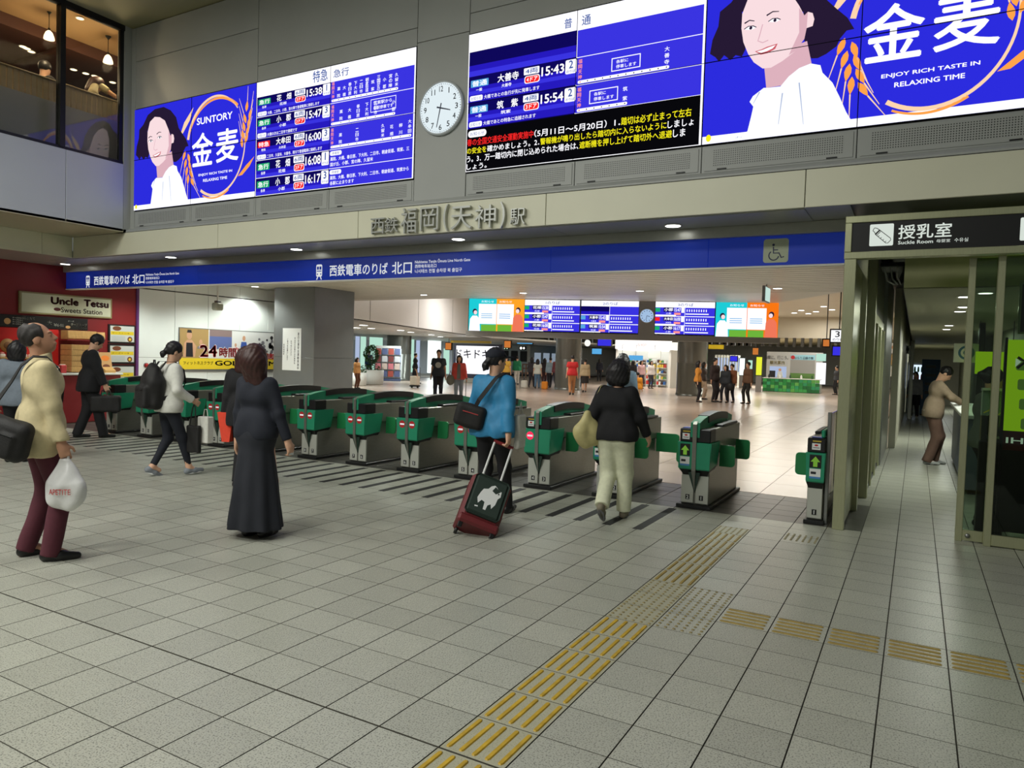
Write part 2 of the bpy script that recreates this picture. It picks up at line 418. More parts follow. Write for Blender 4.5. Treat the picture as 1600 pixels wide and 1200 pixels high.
# station name letters standing proud of the beam
M_let = mat('cast metal letter', (176, 178, 172), rough=.35, metal=.7)
def raised(t, x0, x1, z0, z1, y, d, parent, m=M_let, bold=.0):
    for i, ch in enumerate(t): pass
    v, fs = glyphs(t, 0., .5)
    v = np.array(v)
    n = (v-v.min(0))/(v.max(0)-v.min(0))
    P = np.stack([x0+n[:, 0]*(x1-x0), y-n[:, 2]*d, z0+n[:, 1]*(z1-z0)], -1)
    return MB().add(P, fs).build('raised_letter', m, parent)
nm = thing('station_name_lettering', 'raised metal station name letters on the cream beam', 'lettering', (-4.9, YB, 3.2))
nm.location = (0, 0, 0)
seq = [('西', 583, 605, 367, 341), ('鉄', 605, 626, 365, 340), ('福', 630, 655, 366, 325), ('岡', 660, 689, 362, 323), ('(', 696, 704, 362, 320), ('天', 708, 741, 360, 322), ('神', 745, 779, 358, 320), (')', 784, 793, 358, 316), ('駅', 800, 824, 353, 326)]
for ch, xa, xb, yb, yt in seq:
    A = py(xa, yb, YB); B = py(xb, yt, YB)
    raised(ch, A[0], B[0], A[2], B[2], YB-.015, .045, nm, bold=.012)
# soffit, downlights
soff = MB().box(-11.9, 1.0, YB+.02, YBL+.1, 3.175, 3.3).build('trim_2', M_soffit, kind='structure')
for i in range(5):
    a = .59-2.88*i
    MB().bev(a-2.876, a-.004, YB+.06, 6.02, 3.165, 3.18, .002).build('soffit_panel', M_soffit, soff)
def downlight(x, y, z, r=.085, power=0, lab='', grp='', spot=95):
    t = thing('downlight', lab, 'light', (x, y, z), 0, grp)
    MB().lathe([(r, .0), (r+.018, -.002), (r+.018, -.008), (r, -.008)], n=24).build('trim_ring', M_white, t)
    MB().disc((0, 0, -.0095), r, (0, 0, -1), 24).build('lamp_face', E_lamp, t)
    if power:
        l = bpy.data.lights.new('downlight_lamp', 'SPOT'); l.energy = power; l.color = (.95, 1, .93); l.spot_size = math.radians(spot); l.spot_blend = .6; l.shadow_soft_size = .08
        o = bpy.data.objects.new('downlight_lamp', l); COL.objects.link(o); o.location = (0, 0, -.10); o.parent = t
    return t
nth = ['rightmost', 'second from right', 'middle', 'second from left', 'leftmost']
for i, x in enumerate((-.88, -3.83, -6.83, -9.86, -13.1)):
    downlight(x, 5.78, 3.165 if i < 4 else 3.16, .085, 60, 'round white downlight in the soffit under the cream beam, %s of its row' % nth[i], 'downlights under the beam', 80)
# blue sign band
sign = thing('blue_sign_band', 'long deep blue station sign band above the ticket gates', 'sign', (0, 0, 0))
bx = [-13.7, -10.3, -7.3, -4.4, -1.7, .98]
bx = [-13.68, -9.6, -6.4, -2.6, -.55, .98]
for a, b in zip(bx[:-1], bx[1:]): MB().bev(a+.001, b-.001, YBL, YBL+.1, BZ0, BZ1, .003).build('sign_panel', M_blue, sign)
MB().box(-13.68, .98, YBL-.06, YBL+.12, BZ1, 3.17).build('sign_head', M_soffit, sign)
MB().box(-13.68, .98, YBL-.01, YBL+.12, BZ0-.02, BZ0).build('bottom_trim', M_white, sign)
cv = Canvas((0, YBL-.0015, 0), (1, 0, 0), (0, 0, 1))
W_ = mat('white print', (235, 240, 240), rough=.4, emit=.85)
def on_blue(x0, yb, x1, yt):
    A = py(x0, yb, YBL); B = py(x1, yt, YBL); return A[0], A[2], B[0], B[2]
def train_icon(u, v, h):
    w_ = h*.5
    cv.rrect(u, v+h*.18, u+w_, v+h*.95, w_*.2, W_, 1)
    cv.rect(u+w_*.12, v+h*.62, u+w_*.46, v+h*.82, M_blue, 2); cv.rect(u+w_*.54, v+h*.62, u+w_*.88, v+h*.82, M_blue, 2)
    cv.rect(u+.1*w_, v+h*.5, u+.9*w_, v+h*.56, M_blue, 2); cv.disc(u+w_*.22, v+h*.34, w_*.1, M_blue, 2); cv.disc(u+w_*.78, v+h*.34, w_*.1, M_blue, 2)
    cv.poly([(u+.2*w_, v+.18*h), (u+.35*w_, v+.18*h), (u+.2*w_, v), (u+.02*w_, v)], W_, 1); cv.poly([(u+.65*w_, v+.18*h), (u+.8*w_, v+.18*h), (u+.98*w_, v), (u+.8*w_, v)], W_, 1)
for (ix, b2, e1, e2, e3) in [
    ((494, 437, .25), (515, 432, 644, 408), (648.5, 413, 735, 402), (648.5, 419, 682, 412), (648.5, 427, 722, 418)),
    ((134.5, 449.5, .25), (147, 446, 226, 428), (228, 432, 280, 424), (228, 437, 249, 432), (228, 443.5, 272, 437.5))]:
    u0, v0, _, _ = on_blue(ix[0], ix[1], ix[0]+1, ix[1]-1); train_icon(u0, v0, ix[2])
    a = on_blue(*b2); xs = a[0]+(a[2]-a[0])*.72
    cv.text('西鉄電車のりば', a[0], a[1], xs, a[3], W_, 2, bold=.012)
    cv.text('北口', xs+(a[2]-a[0])*.05, a[1], a[2], a[3], W_, 2, bold=.012)
    for s_, e in (('Nishitetsu Tenjin Ōmuta Line North Gate', e1), ('西铁电车站北口', e2), ('니시테쓰 전철 승차장 북 출입구', e3)):
        q = on_blue(*e); cv.text(s_, *q, W_, 2, bold=.008)
a = on_blue(1192, 411, 1233, 372)
M_plate = mat('pale sign plate', (196, 205, 175), rough=.4); M_navy = mat('navy print', (18, 32, 80), rough=.4)
cv.rrect(a[0], a[1], a[2], a[3], .03, M_plate, 1)
def wheelchair(u, v, s):
    cv.disc(u+.40*s, v+.86*s, .065*s, M_navy, 2)
    cv.line([(u+.40*s, v+.76*s), (u+.41*s, v+.44*s), (u+.68*s, v+.44*s), (u+.80*s, v+.2*s), (u+.93*s, v+.25*s)], .065*s, M_navy, 2)
    cv.line([(u+.41*s, v+.6*s), (u+.63*s, v+.6*s)], .05*s, M_navy, 2)
    cv.line([(u+.43*s+.24*s*math.cos(t), v+.32*s+.24*s*math.sin(t)) for t in np.radians(np.linspace(125, 350, 18))], .06*s, M_navy, 2)
wheelchair(a[0]+.02, a[1]+.01, a[2]-a[0]-.05)
cv.build('sign_print', sign)
# ================================================================== BIG SCREENS
YS = YF-.012
def c2(x, y):
    p = py(200+.2875*x, 60+.2875*y, YF); return (p[0]+10.33, p[2]-3.925)
def c3(x, y):
    p = py(640+.29375*x, .29375*y, YF); return (p[0]+3.49, p[2]-3.925)
def c4(x, y):
    p = py(1080+.325*x, .325*y, YF); return (p[0]+.48, p[2]-3.925)
def panels(root, x0, ncol, z0=ZS0, pw=1.505, ph=.8625, y=YS):
    for i in range(ncol):
        for j in range(2):
            p = MB().box(x0+i*pw+.002, x0+(i+1)*pw-.002, y+.002, y+.028, z0+j*ph+.002, z0+(j+1)*ph-.002).build('display_panel', M_black, root)
def advert(cv, f):
    """a beer advert: f maps (u,v) in the 3.01 x 1.725 m picture to the canvas"""
    P = lambda pts: [f(*p) for p in pts]
    g = .0045
    for i in range(2):
        for j in range(2):
            a = f(i*1.505+g, j*.8625+g); b = f((i+1)*1.505-g, (j+1)*.8625-g); cv.rect(a[0], a[1], b[0], b[1], E_ad, 1)
    a = f(.005, .005); b = f(3.005, .085); cv.rect(a[0], a[1], b[0], b[1], E_white, 2)
    # wheat ring behind the woman and lettering
    def arc(cx, cy, r, a0, a1, n=26, ry=None): return [(cx+r*math.cos(math.radians(t)), cy+(ry or r)*math.sin(math.radians(t))) for t in np.linspace(a0, a1, n)]
    cv.line(P(arc(2.09, .89, .68, 168, 42, ry=.77)), .055, E_gold2, 3, .02)
    cv.line(P(arc(2.13, .86, .72, 160, 50, ry=.76)), .02, E_gold, 3, .05)
    cv.line(P(arc(2.09, .89, .68, -120, 8, ry=.79)), .045, E_gold2, 3, .02)
    cv.line(P(arc(2.06, .86, .70, -112, -60, ry=.80)), .02, E_gold, 3, .03)
    cv.poly(P([(2.62, .35), (2.80, .50), (2.985, .62), (2.88, .48), (2.72, .36)]), E_gold, 3)
    cv.poly(P([(1.20, 1.10), (1.32, 1.34), (1.55, 1.56), (1.46, 1.36), (1.30, 1.18)]), E_gold2, 3)
    def kernel(x, y, ang, s=.085):
        t = math.radians(ang); d = np.array([math.cos(t), math.sin(t)]); nn = np.array([-d[1], d[0]])
        pts = [np.array([x, y])+d*s*a_+nn*s*b_ for a_, b_ in ((-1, 0), (-.5, .30), (0, .38), (.5, .25), (1, .03), (1, -.03), (.5, -.25), (0, -.38), (-.5, -.30))]
        cv.poly(P([tuple(q) for q in pts]), E_gold, 4)
        w0 = np.array([x, y])+d*s; cv.line(P([tuple(w0), tuple(w0+d*min(.26, max(.03, (1.70-w0[1])/max(d[1], .05) if d[1] > 0 else .26))+nn*.02)]), .014, E_gold2, 4, .006)
    for i in range(4):
        kernel(2.70+.02*i, .86+.12*i, 100+3*i); kernel(2.80+.025*i, .91+.12*i, 66+3*i)
    kernel(2.80, 1.40, 82)
    for i in range(4):
        kernel(1.33+.035*i, .80-.13*i, -112+6*i); kernel(1.45+.03*i, .75-.13*i, -72+5*i)
    # woman: hair, neck, face, shirt
    U = lambda pts: [f(*c2(*p)) for p in pts]; R = lambda pts: [f(*c4(*p)) for p in pts]
    hair = R([(245, 60), (262, 150), (262, 240), (245, 275), (215, 268), (190, 292), (160, 268), (135, 300), (118, 278), (92, 262), (104, 195), (132, 130), (140, 60)]) + U([(88, 470), (112, 418), (150, 386), (198, 374), (236, 392), (266, 430)]) + \
        R([(655, 5), (700, 45), (752, 88), (785, 142), (748, 150), (715, 190), (700, 225), (650, 262), (610, 282), (578, 284), (562, 255), (540, 180), (540, 60)])
    cv.poly(hair, E_hair, 5)
    cv.poly(R([(350, 300), (362, 425), (430, 415), (520, 370), (580, 310), (558, 200), (450, 240)]), E_skin2, 6)
    face = R([(247, 70), (243, 140), (252, 205), (275, 262), (302, 302), (345, 332), (385, 328), (440, 296), (500, 250), (545, 190), (556, 138), (585, 128), (593, 95), (585, 66), (562, 60), (545, 78), (520, 30)]) + U([(205, 448), (178, 430), (150, 428), (124, 455)])
    cv.poly(face, E_skin, 7)
    cv.poly(R([(520, 40), (545, 78), (562, 60), (556, 138), (545, 190), (500, 250), (470, 268), (520, 160)]), E_skin2, 8)
    for bx, by, ex, ey in ((258, 116, 306, 104), (364, 78, 424, 58)): cv.line(R([(bx, by), ((bx+ex)/2, (by+ey)/2-9), (ex, ey)]), .016, E_hair, 8, .008)
    for ex, ey in ((286, 139), (402, 102)):
        cv.poly(R([(ex-28, ey+6), (ex-10, ey-7), (ex+12, ey-9), (ex+27, ey-4), (ex+10, ey+6), (ex-8, ey+8)]), E_white, 8)
        c_ = c4(ex+2, ey-1); cv.disc(*f(*c_), .016, E_hair, 9, 12); cv.line(R([(ex-30, ey+5), (ex-10, ey-9), (ex+14, ey-11), (ex+29, ey-5)]), .009, E_hair, 9)
    cv.line(R([(345, 120), (330, 175), (322, 200), (345, 208), (372, 196)]), .010, E_skin2, 8)
    cv.poly(R([(308, 250), (340, 240), (365, 228), (417, 212), (405, 238), (370, 258), (335, 266)]), E_lip, 8)
    cv.poly(R([(316, 251), (345, 243), (370, 232), (408, 219), (392, 236), (365, 249), (338, 257)]), E_white, 9)
    shirt = R([(272, 632), (290, 560), (300, 515), (282, 492), (298, 465), (350, 425), (375, 424), (430, 418), (470, 370), (520, 330), (575, 308), (622, 316), (632, 352), (680, 400), (715, 470), (745, 540), (768, 578)]) + [f(1.44, .03), f(.42, .03)]
    cv.poly(shirt, E_shirt, 8)
    for a_, b_ in (((330, 445), (300, 500)), ((520, 400), (540, 600)), ((440, 450), (420, 600))): cv.line(R([a_, b_]), .012, E_grey, 9, .004)
    # lettering
    def T(s, a, b, m=E_white, bold=.01, C=c2):
        A = f(*C(*a)); B = f(*C(*b)); cv.text(s, A[0], A[1], B[0], B[1], m, 5, bold=bold)
    T('SUNTORY', (378, 474), (572, 397), bold=.02); T('金', (350, 703), (468, 502), bold=.016); T('麦', (482, 680), (607, 478), bold=.016)
    T('ENJOY RICH TASTE IN', (387, 755), (570, 712), bold=.02); T('RELAXING TIME', (412, 782), (543, 748), bold=.02)
    a = f(.07, .045); cv.disc(a[0], a[1]+.02, .028, E_yell, 3, 12, .038)
    a = f(.35, .03); b = f(1.3, .05); cv.text('お酒は20歳になってから', a[0], a[1], b[0], b[1], E_grey, 3)
    # bezels crossing the picture
    for (u0, v0, u1, v1) in ((1.501, 0, 1.509, 1.725), (0, .8585, 3.01, .8665)):
        a = f(u0, v0); b = f(u1, v1); cv.rect(a[0], a[1], b[0], b[1], E_black, 11)
def grad(cv, u0, v0, u1, v1, k=1):
    cs = (E_navy, E_mid, E_blue)
    for i, (a, b) in enumerate(((.45, 1), (.22, .45), (0, .22))): cv.rect(u0, v0+(v1-v0)*a, u1, v0+(v1-v0)*b, cs[i], k)
def train_row(cv, u, v0, v1, kind, kc, sub, dest, cars, doors, time, track, msg, small):
    """one departure: boxes for kind, destination, cars, doors, time, platform"""
    H = v1-v0; band = .29 if msg else 0; b0 = v0+H*band; h = H-H*band
    grad(cv, u, b0, u+1.5, v1, 1)
    if msg: cv.rect(u, v0, u+1.5, b0, E_mid, 1)
    def bx(a, b, c, d, m, k=2, r=.01): cv.rrect(u+a, b0+h*b, u+c, b0+h*d, r, m, k)
    def tx(s, a, b, c, d, m, k=3, bold=.015): cv.text(s, u+a, b0+h*b, u+c, b0+h*d, m, k, bold=bold)
    bx(.03, .42, .29, .82, kc); tx(kind, .05, .46, .27, .78, E_white)
    tx(sub, .11, .16, .20, .34, E_white)
    tx(dest, .42, .44, .72, .90, E_white, bold=.02); tx(dest.replace('　', ''), .48, .14, .62, .34, E_white)
    bx(.79, .58, 1.0, .95, E_white); tx(cars, .81, .63, .98, .90, E_dblue)
    bx(.80, .10, 1.01, .52, E_white, r=.03); cv.rrect(u+.81, b0+h*.14, u+1.0, b0+h*.48, .028, E_red, 3); tx(doors, .83, .19, .98, .44, E_white, 4)
    tx(time, 1.03, .34, 1.33, .84, E_white, bold=.02)
    bx(1.345, .22, 1.49, .96, E_white, r=.02); tx(track, 1.39, .50, 1.445, .92, E_dblue, bold=.02); tx('のりば', 1.36, .28, 1.475, .42, E_dblue)
    if msg:
        cv.rrect(u+.02, v0+.012, u+.21, v0+H*.25, .02, E_white, 2); cv.text('お知らせ', u+.04, v0+.022, u+.19, v0+H*.21, E_dblue, 3)
        cv.text(msg, u+.23, v0+.018, u+.23+small, v0+H*.22, E_white, 2, bold=.01)
def stop_line(cv, u0, v, u1, n, names, H, pink=True):
    cv.rrect(u0, v, u1, v+.035, .017, E_white, 3)
    for i in range(n): cv.disc(u0+.03+(u1-u0-.06)*i/max(n-1, 1), v+.0175, .008, E_black if i else E_red, 4, 8)
    if pink:
        for i, ch in enumerate('福岡天神'): cv.text(ch, u0-.0, v+.05+(3-i)*.06, u0+.05, v+.10+(3-i)*.06, E_pink, 3, bold=.02)
    for i, s_ in names:
        x = u0+.03+(u1-u0-.06)*i/max(n-1, 1)
        m_ = len(s_)
        for j, ch in enumerate(s_): cv.text(ch, x-.028, v+.05+(H-.11)*(1-(j+1)/max(m_, 1)), x+.028, v+.05+(H-.11)*(1-(j+1)/max(m_, 1))+.05, E_white, 3, bold=.01)
# ---- left board and advert
lb = thing('departure_display', 'video wall left of the clock with beer advert and express timetable', 'screen', (0, 0, 0), 0, 'video walls above the gates')
panels(lb, XL0, 4)
cv = Canvas((XL0, YS, ZS0), (1, 0, 0), (0, 0, 1), .0005)
advert(cv, lambda u, v: (u, v))
B0 = 3.01
cv.rect(B0+.004, .004, 6.016, 1.721, E_white, 1)
cv.rect(B0+.015, .012, B0+1.497, 1.497, E_navy, 2); cv.rect(B0+1.512, .012, 5.995, 1.497, E_blue, 2)
class Sub:      # raise every layer of a canvas
    def __init__(s, c, k): s.c = c; s.kk = k
    def __getattr__(s, n):
        fn = getattr(s.c, n)
        def w_(*a, **kw):
            a = list(a)
            idx = {'poly': 2, 'rect': 5, 'rrect': 6, 'disc': 4, 'line': 3, 'text': 6}[n]
            if len(a) > idx: a[idx] += s.kk
            else: kw['k'] = kw.get('k', 2 if n == 'text' else 1)+s.kk
            return fn(*a, **kw)
        return w_
s2 = Sub(cv, 2)
vs_ = [1.497, 1.19, .865, .54, .275, .012]
rows = [('急行', E_green, '各停', '花　畑', '6両', '3ドア', '15:38', '1', '大橋、二日市、小郡、宮の陣で普通電車に接続します', 1.05), ('急行', E_green, '各停', '小　郡', '6両', '3ドア', '15:47', '3', '大橋の次は二日市で接続です', .62),
        ('特急', E_red, '特快', '大牟田', '6両', '2ドア', '16:00', '3', '二日市、久留米、大善寺、柳川で普通電車に接続します', 1.12), ('急行', E_green, '各停', '花　畑', '6両', '3ドア', '16:08', '1', '', 0), ('急行', E_green, '各停', '小　郡', '6両', '3ドア', '16:17', '3', '', 0)]
for i, (k_, kc, sb, d_, ca, do, ti, tr, ms, sm2) in enumerate(rows):
    train_row(s2, B0+.015, vs_[i+1]+.004, vs_[i]-.004, k_, kc, sb, d_, ca, do, ti, tr, ms, sm2)
    cv.rect(B0+.01, vs_[i]-.004, 5.995, vs_[i]+.004, E_white, 6)
st9 = ['薬院', '大橋', '春日原', '下大利', '二日市', '朝倉街道', '筑紫', '三国が丘', '小郡', '宮の陣', '久留米']
stop_line(s2, B0+1.53, vs_[1]+.02, B0+2.72, 12, [(i+1, s_) for i, s_ in enumerate(st9)], .30)
stop_line(s2, B0+1.53, vs_[2]+.02, B0+2.68, 8, [(i+1, s_) for i, s_ in enumerate(st9[:5])]+[(7, '小郡')], .30)
s2.text('筑紫駅から', B0+2.30, vs_[2]+.20, B0+2.62, vs_[2]+.25, E_white, 3, bold=.01); s2.text('各駅停車です', B0+2.30, vs_[2]+.13, B0+2.64, vs_[2]+.18, E_white, 3, bold=.01)
for a, b, c, d in ((2.25, .10, 2.69, .108), (2.25, .27, 2.69, .278), (2.25, .10, 2.258, .278), (2.682, .10, 2.69, .278)): s2.rect(B0+a, vs_[2]+b, B0+c, vs_[2]+d, E_white, 3)
stop_line(s2, B0+1.53, vs_[3]+.02, B0+2.96, 10, [(1, '薬院'), (3, '二日市'), (6, '久留米'), (7, '花畑'), (8, '柳川'), (9, '大牟田')], .30)
for r_, tx_ in ((3, ('薬院、大橋、春日原、下大利、二日市、朝倉街道、筑紫、三', '国が丘、小郡、宮の陣、久留米')), (4, ('薬院、大橋、春日原、下大利、二日市、朝倉街道、筑紫から', '各駅に止まります'))):
    t0 = vs_[r_]
    s2.rrect(B0+1.52, t0-.085, B0+1.74, t0-.022, .028, E_white, 2); s2.text('停車駅', B0+1.56, t0-.075, B0+1.70, t0-.034, E_dblue, 3)
    s2.text(tx_[0], B0+1.53, t0-.16, B0+2.93, t0-.105, E_white, 3, bold=.012); s2.text(tx_[1], B0+1.53, t0-.235, B0+1.53+.056*len(tx_[1]), t0-.18, E_white, 3, bold=.012)
def T2(cv, s_, a, b, C, m, bold=.01, k=4):
    A = C(*a); B = C(*b); cv.text(s_, A[0], A[1], B[0], B[1], m, k, bold=bold)
T2(cv, '特急', (1008, 245), (1090, 163), c2, E_dblue); T2(cv, '急行', (1120, 218), (1205, 155), c2, E_dblue)
cv.rect(B0+1.502, 0, B0+1.509, 1.725, E_black, 9); cv.rect(B0-.003, 0, B0+.005, 1.725, E_black, 9); cv.rect(B0, .8585, 6.02, .8645, E_black, 9)
cv.build('display_print', lb)
# ---- right board and advert
rb = thing('departure_display', 'video wall right of the clock with black message area and beer advert', 'screen', (0, 0, 0), 0, 'video walls above the gates')
panels(rb, XR0, 4)
cv = Canvas((XR0, YS, ZS0), (1, 0, 0), (0, 0, 1), .0005); s2 = Sub(cv, 2)
advert(cv, lambda u, v: (u+3.01, v))
cv.rect(.004, .004, 3.004, 1.721, E_white, 1)
cv.rect(.018, .012, 1.497, 1.497, E_navy, 2); cv.rect(1.51, .54, 2.978, 1.490, E_blue, 2); grad(s2, .018, 1.19, 1.497, 1.495, 1)
train_row(s2, .02, .87, 1.18, '普通', E_cyan, '一般', '大善寺', '4両', '4ドア', '15:43', '2', '大橋であとの急行が先に発車します', .78)
train_row(s2, .02, .545, .855, '普通', E_cyan, '一般', '筑　紫', '4両', '3ドア', '15:54', '2', '大橋であとの特急に追越されます', .74)
for v_ in (1.178, .858): cv.rect(1.505, v_-.004, 2.978, v_+.004, E_white, 6)
cv.rect(.012, .012, 2.978, .535, E_black, 3)
stop_line(s2, 1.53, .875, 2.62, 12, [(11, '大善寺')], .32); stop_line(s2, 1.53, .55, 2.15, 7, [(6, '筑紫')], .32)
for (a, b, c, d) in (((1075, 385), (1232, 285), (1100, 333), (1165, 303)), ((957, 557), (1112, 460), (982, 505), (1045, 476))):
    A = c3(*a); B = c3(*b)
    for r_ in ((A[0], A[1], B[0], A[1]+.01), (A[0], B[1]-.01, B[0], B[1]), (A[0], A[1], A[0]+.01, B[1]), (B[0]-.01, A[1], B[0], B[1])): cv.rect(*r_, E_white, 5)
    w_ = B[0]-A[0]; h_ = B[1]-A[1]
    cv.text('各駅に', A[0]+.16*w_, A[1]+.56*h_, A[0]+.58*w_, A[1]+.82*h_, E_white, 5, bold=.01); cv.text('停車します', A[0]+.16*w_, A[1]+.18*h_, A[0]+.86*w_, A[1]+.46*h_, E_white, 5, bold=.01)
T2(cv, '普', (825, 157), (868, 95), c3, E_dblue); T2(cv, '通', (918, 140), (968, 76), c3, E_dblue)
cv.rrect(.03, .43, .30, .515, .04, E_white, 5); cv.text('お知らせ', .06, .45, .27, .495, E_dblue, 6)
def msg(parts, v0, v1, u0=.02, cw=.0925):
    u = u0
    for s_, m_ in parts:
        n = sum(.5 if ch in '（）。、' else 1 for ch in s_)
        cv.text(s_, u, v0, u+cw*len(s_)-.012, v1, m_, 5, bold=.015); u += cw*len(s_)
msg([('春の全国交通安全運動実施中', E_red), ('（5月11日〜5月20日）1．', E_white), ('踏切は必ず止まって左右', E_yell)], .325, .415, cw=.0738)
msg([('の安全を', E_yell), ('確かめましょう。2．', E_white), ('警報機が鳴り出したら踏切内に入らないように', E_yell), ('しましょ', E_white)], .225, .305, cw=.0745)
msg([('う。3．万一踏切内に閉じ込められた場合は、', E_white), ('遮断機を押し上げて踏切外へ退避', E_yell), ('しま', E_white)], .12, .205, cw=.0742)
msg([('しょう。', E_white)], .03, .10, cw=.0775)
cv.rect(1.498, 0, 1.505, 1.725, E_black, 9); cv.rect(3.003, 0, 3.012, 1.725, E_black, 9); cv.rect(0, .8585, 3.01, .8645, E_black, 9)
cv.build('display_print', rb)

# ================================================================== WALL CLOCK
cA = py(689, 169, YF-.03)
ck = thing('wall_clock', 'large round white wall clock reading 3:32 between the video walls', 'clock', tuple(cA))
M_face = glow('clock face', (232, 245, 250), .95); M_rim = mat('clock rim', (205, 212, 215), rough=.35)
MB().lathe([(.30, .03), (.345, .03), (.35, .0), (.335, -.02), (.325, -.02), (.325, .0)], n=48, axis='y').build('rim', M_rim, ck)
MB().disc((0, -.005, 0), .325, (0, -1, 0), 48).build('dial', M_face, ck)
cv = Canvas((0, -.006, 0), (1, 0, 0), (0, 0, 1), .0008); M_num = mat('clock print', (25, 40, 75), rough=.5)
for h in range(1, 13):
    t = math.radians(90-30*h); u, v = .245*math.cos(t), .245*math.sin(t); s_ = .036 if h < 10 else .048
    cv.text(str(h), u-s_*.62, v-.036, u+s_*.62, v+.036, M_num, 1, bold=.01)
for m_ in range(60):
    t = math.radians(6*m_); c_, s_ = math.cos(t), math.sin(t); cv.line([(.298*c_, .298*s_), (.312*c_, .312*s_)], .006 if m_ % 5 else .011, M_num, 1)
cv.build('numerals', ck)
def hand(ang, L, w_, y):
    t = math.radians(90-ang); d = np.array([math.cos(t), math.sin(t)]); n = np.array([-d[1], d[0]])
    pts = [d*-.06+n*w_, d*-.06-n*w_, d*L-n*w_*.6, d*L+n*w_*.6]
    return MB().prism([(p[0], y, p[1]) for p in pts], (0, -.003, 0))
hand(106, .16, .010, -.010).build('hour_hand', M_num, ck); hand(192, .25, .008, -.014).build('minute_hand', M_num, ck)
# ================================================================== ATRIUM CEILING, LEFT UPPER BUILDING
M_aceil = mat('painted atrium ceiling', (150, 148, 112), rough=.7)
MB().box(-10.45, 4.5, -9, YF+.02, 7.06, 7.2).build('ceiling', M_aceil, kind='structure')
XW = -10.45
M_lpan = mat('pale blue-grey panel', (186, 192, 196), rough=.4, noise=.02, nscale=2)
lw = MB().box(XW-.16, XW-.02, -6, YF-.12, 3.60, 4.70).build('wall_left', M_dark, kind='structure')
ys = [-6, -2.2, 1.1, 4.31, YF-.12]
for a, b in zip(ys[:-1], ys[1:]): MB().bev(XW-.03, XW, a+.004, b-.004, 3.56, 4.71, .003).build('wall_panel', M_lpan, lw)
MB().box(XW-.2, XW+.0, YF-.12, YF+.04, 3.55, 7.06).build('corner_post', M_panel, lw)
# window band of the upper floor restaurant
win = MB().box(XW-.10, XW-.02, -6, YF-.12, 4.71, 4.76).build('window_1', M_dark, kind='structure')
MB().box(XW-.10, XW-.0, -6, YF-.12, 6.97, 7.06).build('window_head', M_dark, win)
MB().box(XW-.08, XW-.03, YF-.19, YF-.12, 4.76, 6.97).build('mullion', M_dark, win)
for y in (4.25, 1.1, -2.2): MB().box(XW-.12, XW+.01, y-.04, y+.04, 4.74, 6.98).build('mullion', M_dark, win)
G_rest = glass('restaurant window glass', (246, 248, 246))
for a, b in ((-2.16, 1.06), (1.14, 4.21), (4.29, YF-.19)): MB().box(XW-.06, XW-.05, a, b, 4.76, 6.97).build('pane', G_rest, win)
# restaurant interior
M_tan = mat('tan plaster', (196, 160, 112), rough=.7); M_brown = mat('dark brown ceiling', (84, 50, 38), rough=.6); M_slat = mat('beige slat', (206, 186, 146), rough=.6, noise=.08, nscale=9)
M_fros = mat('frosted parapet', (196, 194, 186), rough=.5)
MB().box(-16, XW-.2, -4, 8.5, 4.55, 4.7).build('restaurant_floor', M_brown, kind='structure')
rc = MB().box(-11.7, XW-.12, -4, 8.5, 7.0, 7.15).build('restaurant_ceiling', M_tan, kind='structure')
MB().box(-16, -11.7, -4, 8.5, 6.8, 7.15).build('dropped_ceiling', M_brown, rc)
for y in (1.5, 3.2, 4.9, 6.6): MB().bev(-15.9, -11.75, y, y+.12, 6.74, 6.82, .01).build('ceiling_beam', M_brown, rc)
MB().box(-16.1, -15.95, -4, 8.5, 4.7, 6.9).build('restaurant_wall', M_brown, kind='structure')
MB().box(-16, XW-.2, 8.4, 8.5, 4.7, 7.0).build('restaurant_end_wall', M_brown, kind='structure')
par = MB().box(-10.86, -10.76, -4, 5.6, 4.7, 5.50).build('parapet', M_fros, kind='structure')
sl = MB().bev(-.02, .02, .004, .082, 0, .33, .008).mesh('slat', M_slat)
for i in range(64):
    y = -.1+i*.088
    o = mkobj('slat', sl, par); o.location = (-10.80, y, 5.50)
MB().bev(-10.84, -10.74, -.1, 5.6, 5.83, 5.85, .005).build('rail_cap', M_slat, par)
E_pend = glow('pendant glass', (255, 226, 180), 3.2)
for i, (y, z, wh) in enumerate(((4.33, 6.60, 'left'), (5.32, 6.58, 'right'))):
    t = thing('pendant_lamp', 'white glass pendant lamp in the upstairs restaurant window, the %s one' % wh, 'lamp', (-11.0, y, z), 0, 'restaurant pendant lamps')
    MB().lathe([(.02, .10), (.05, .07), (.075, .0), (.08, -.04)], n=20).build('shade', E_pend, t)
    MB().tube([(0, 0, .1), (0, 0, .36)], .006, 6).build('cord', M_black, t)
    MB().lathe([(.006, .36), (.05, .42)], n=14).build('canopy', M_black, t)
    MB().lathe([(.022, .10), (.018, .14)], n=12).build('socket', M_black, t)
    l = bpy.data.lights.new('pendant_bulb', 'POINT'); l.energy = 22; l.color = (1, .75, .45); l.shadow_soft_size = .08
    o = bpy.data.objects.new('pendant_bulb', l); COL.objects.link(o); o.location = (0, 0, -.12); o.parent = t
area((-12.6, 4.5, 6.7), 1.0, 50, (1, .72, .42)); area((-12.2, 2.2, 6.7), 1.0, 34, (1, .72, .42))
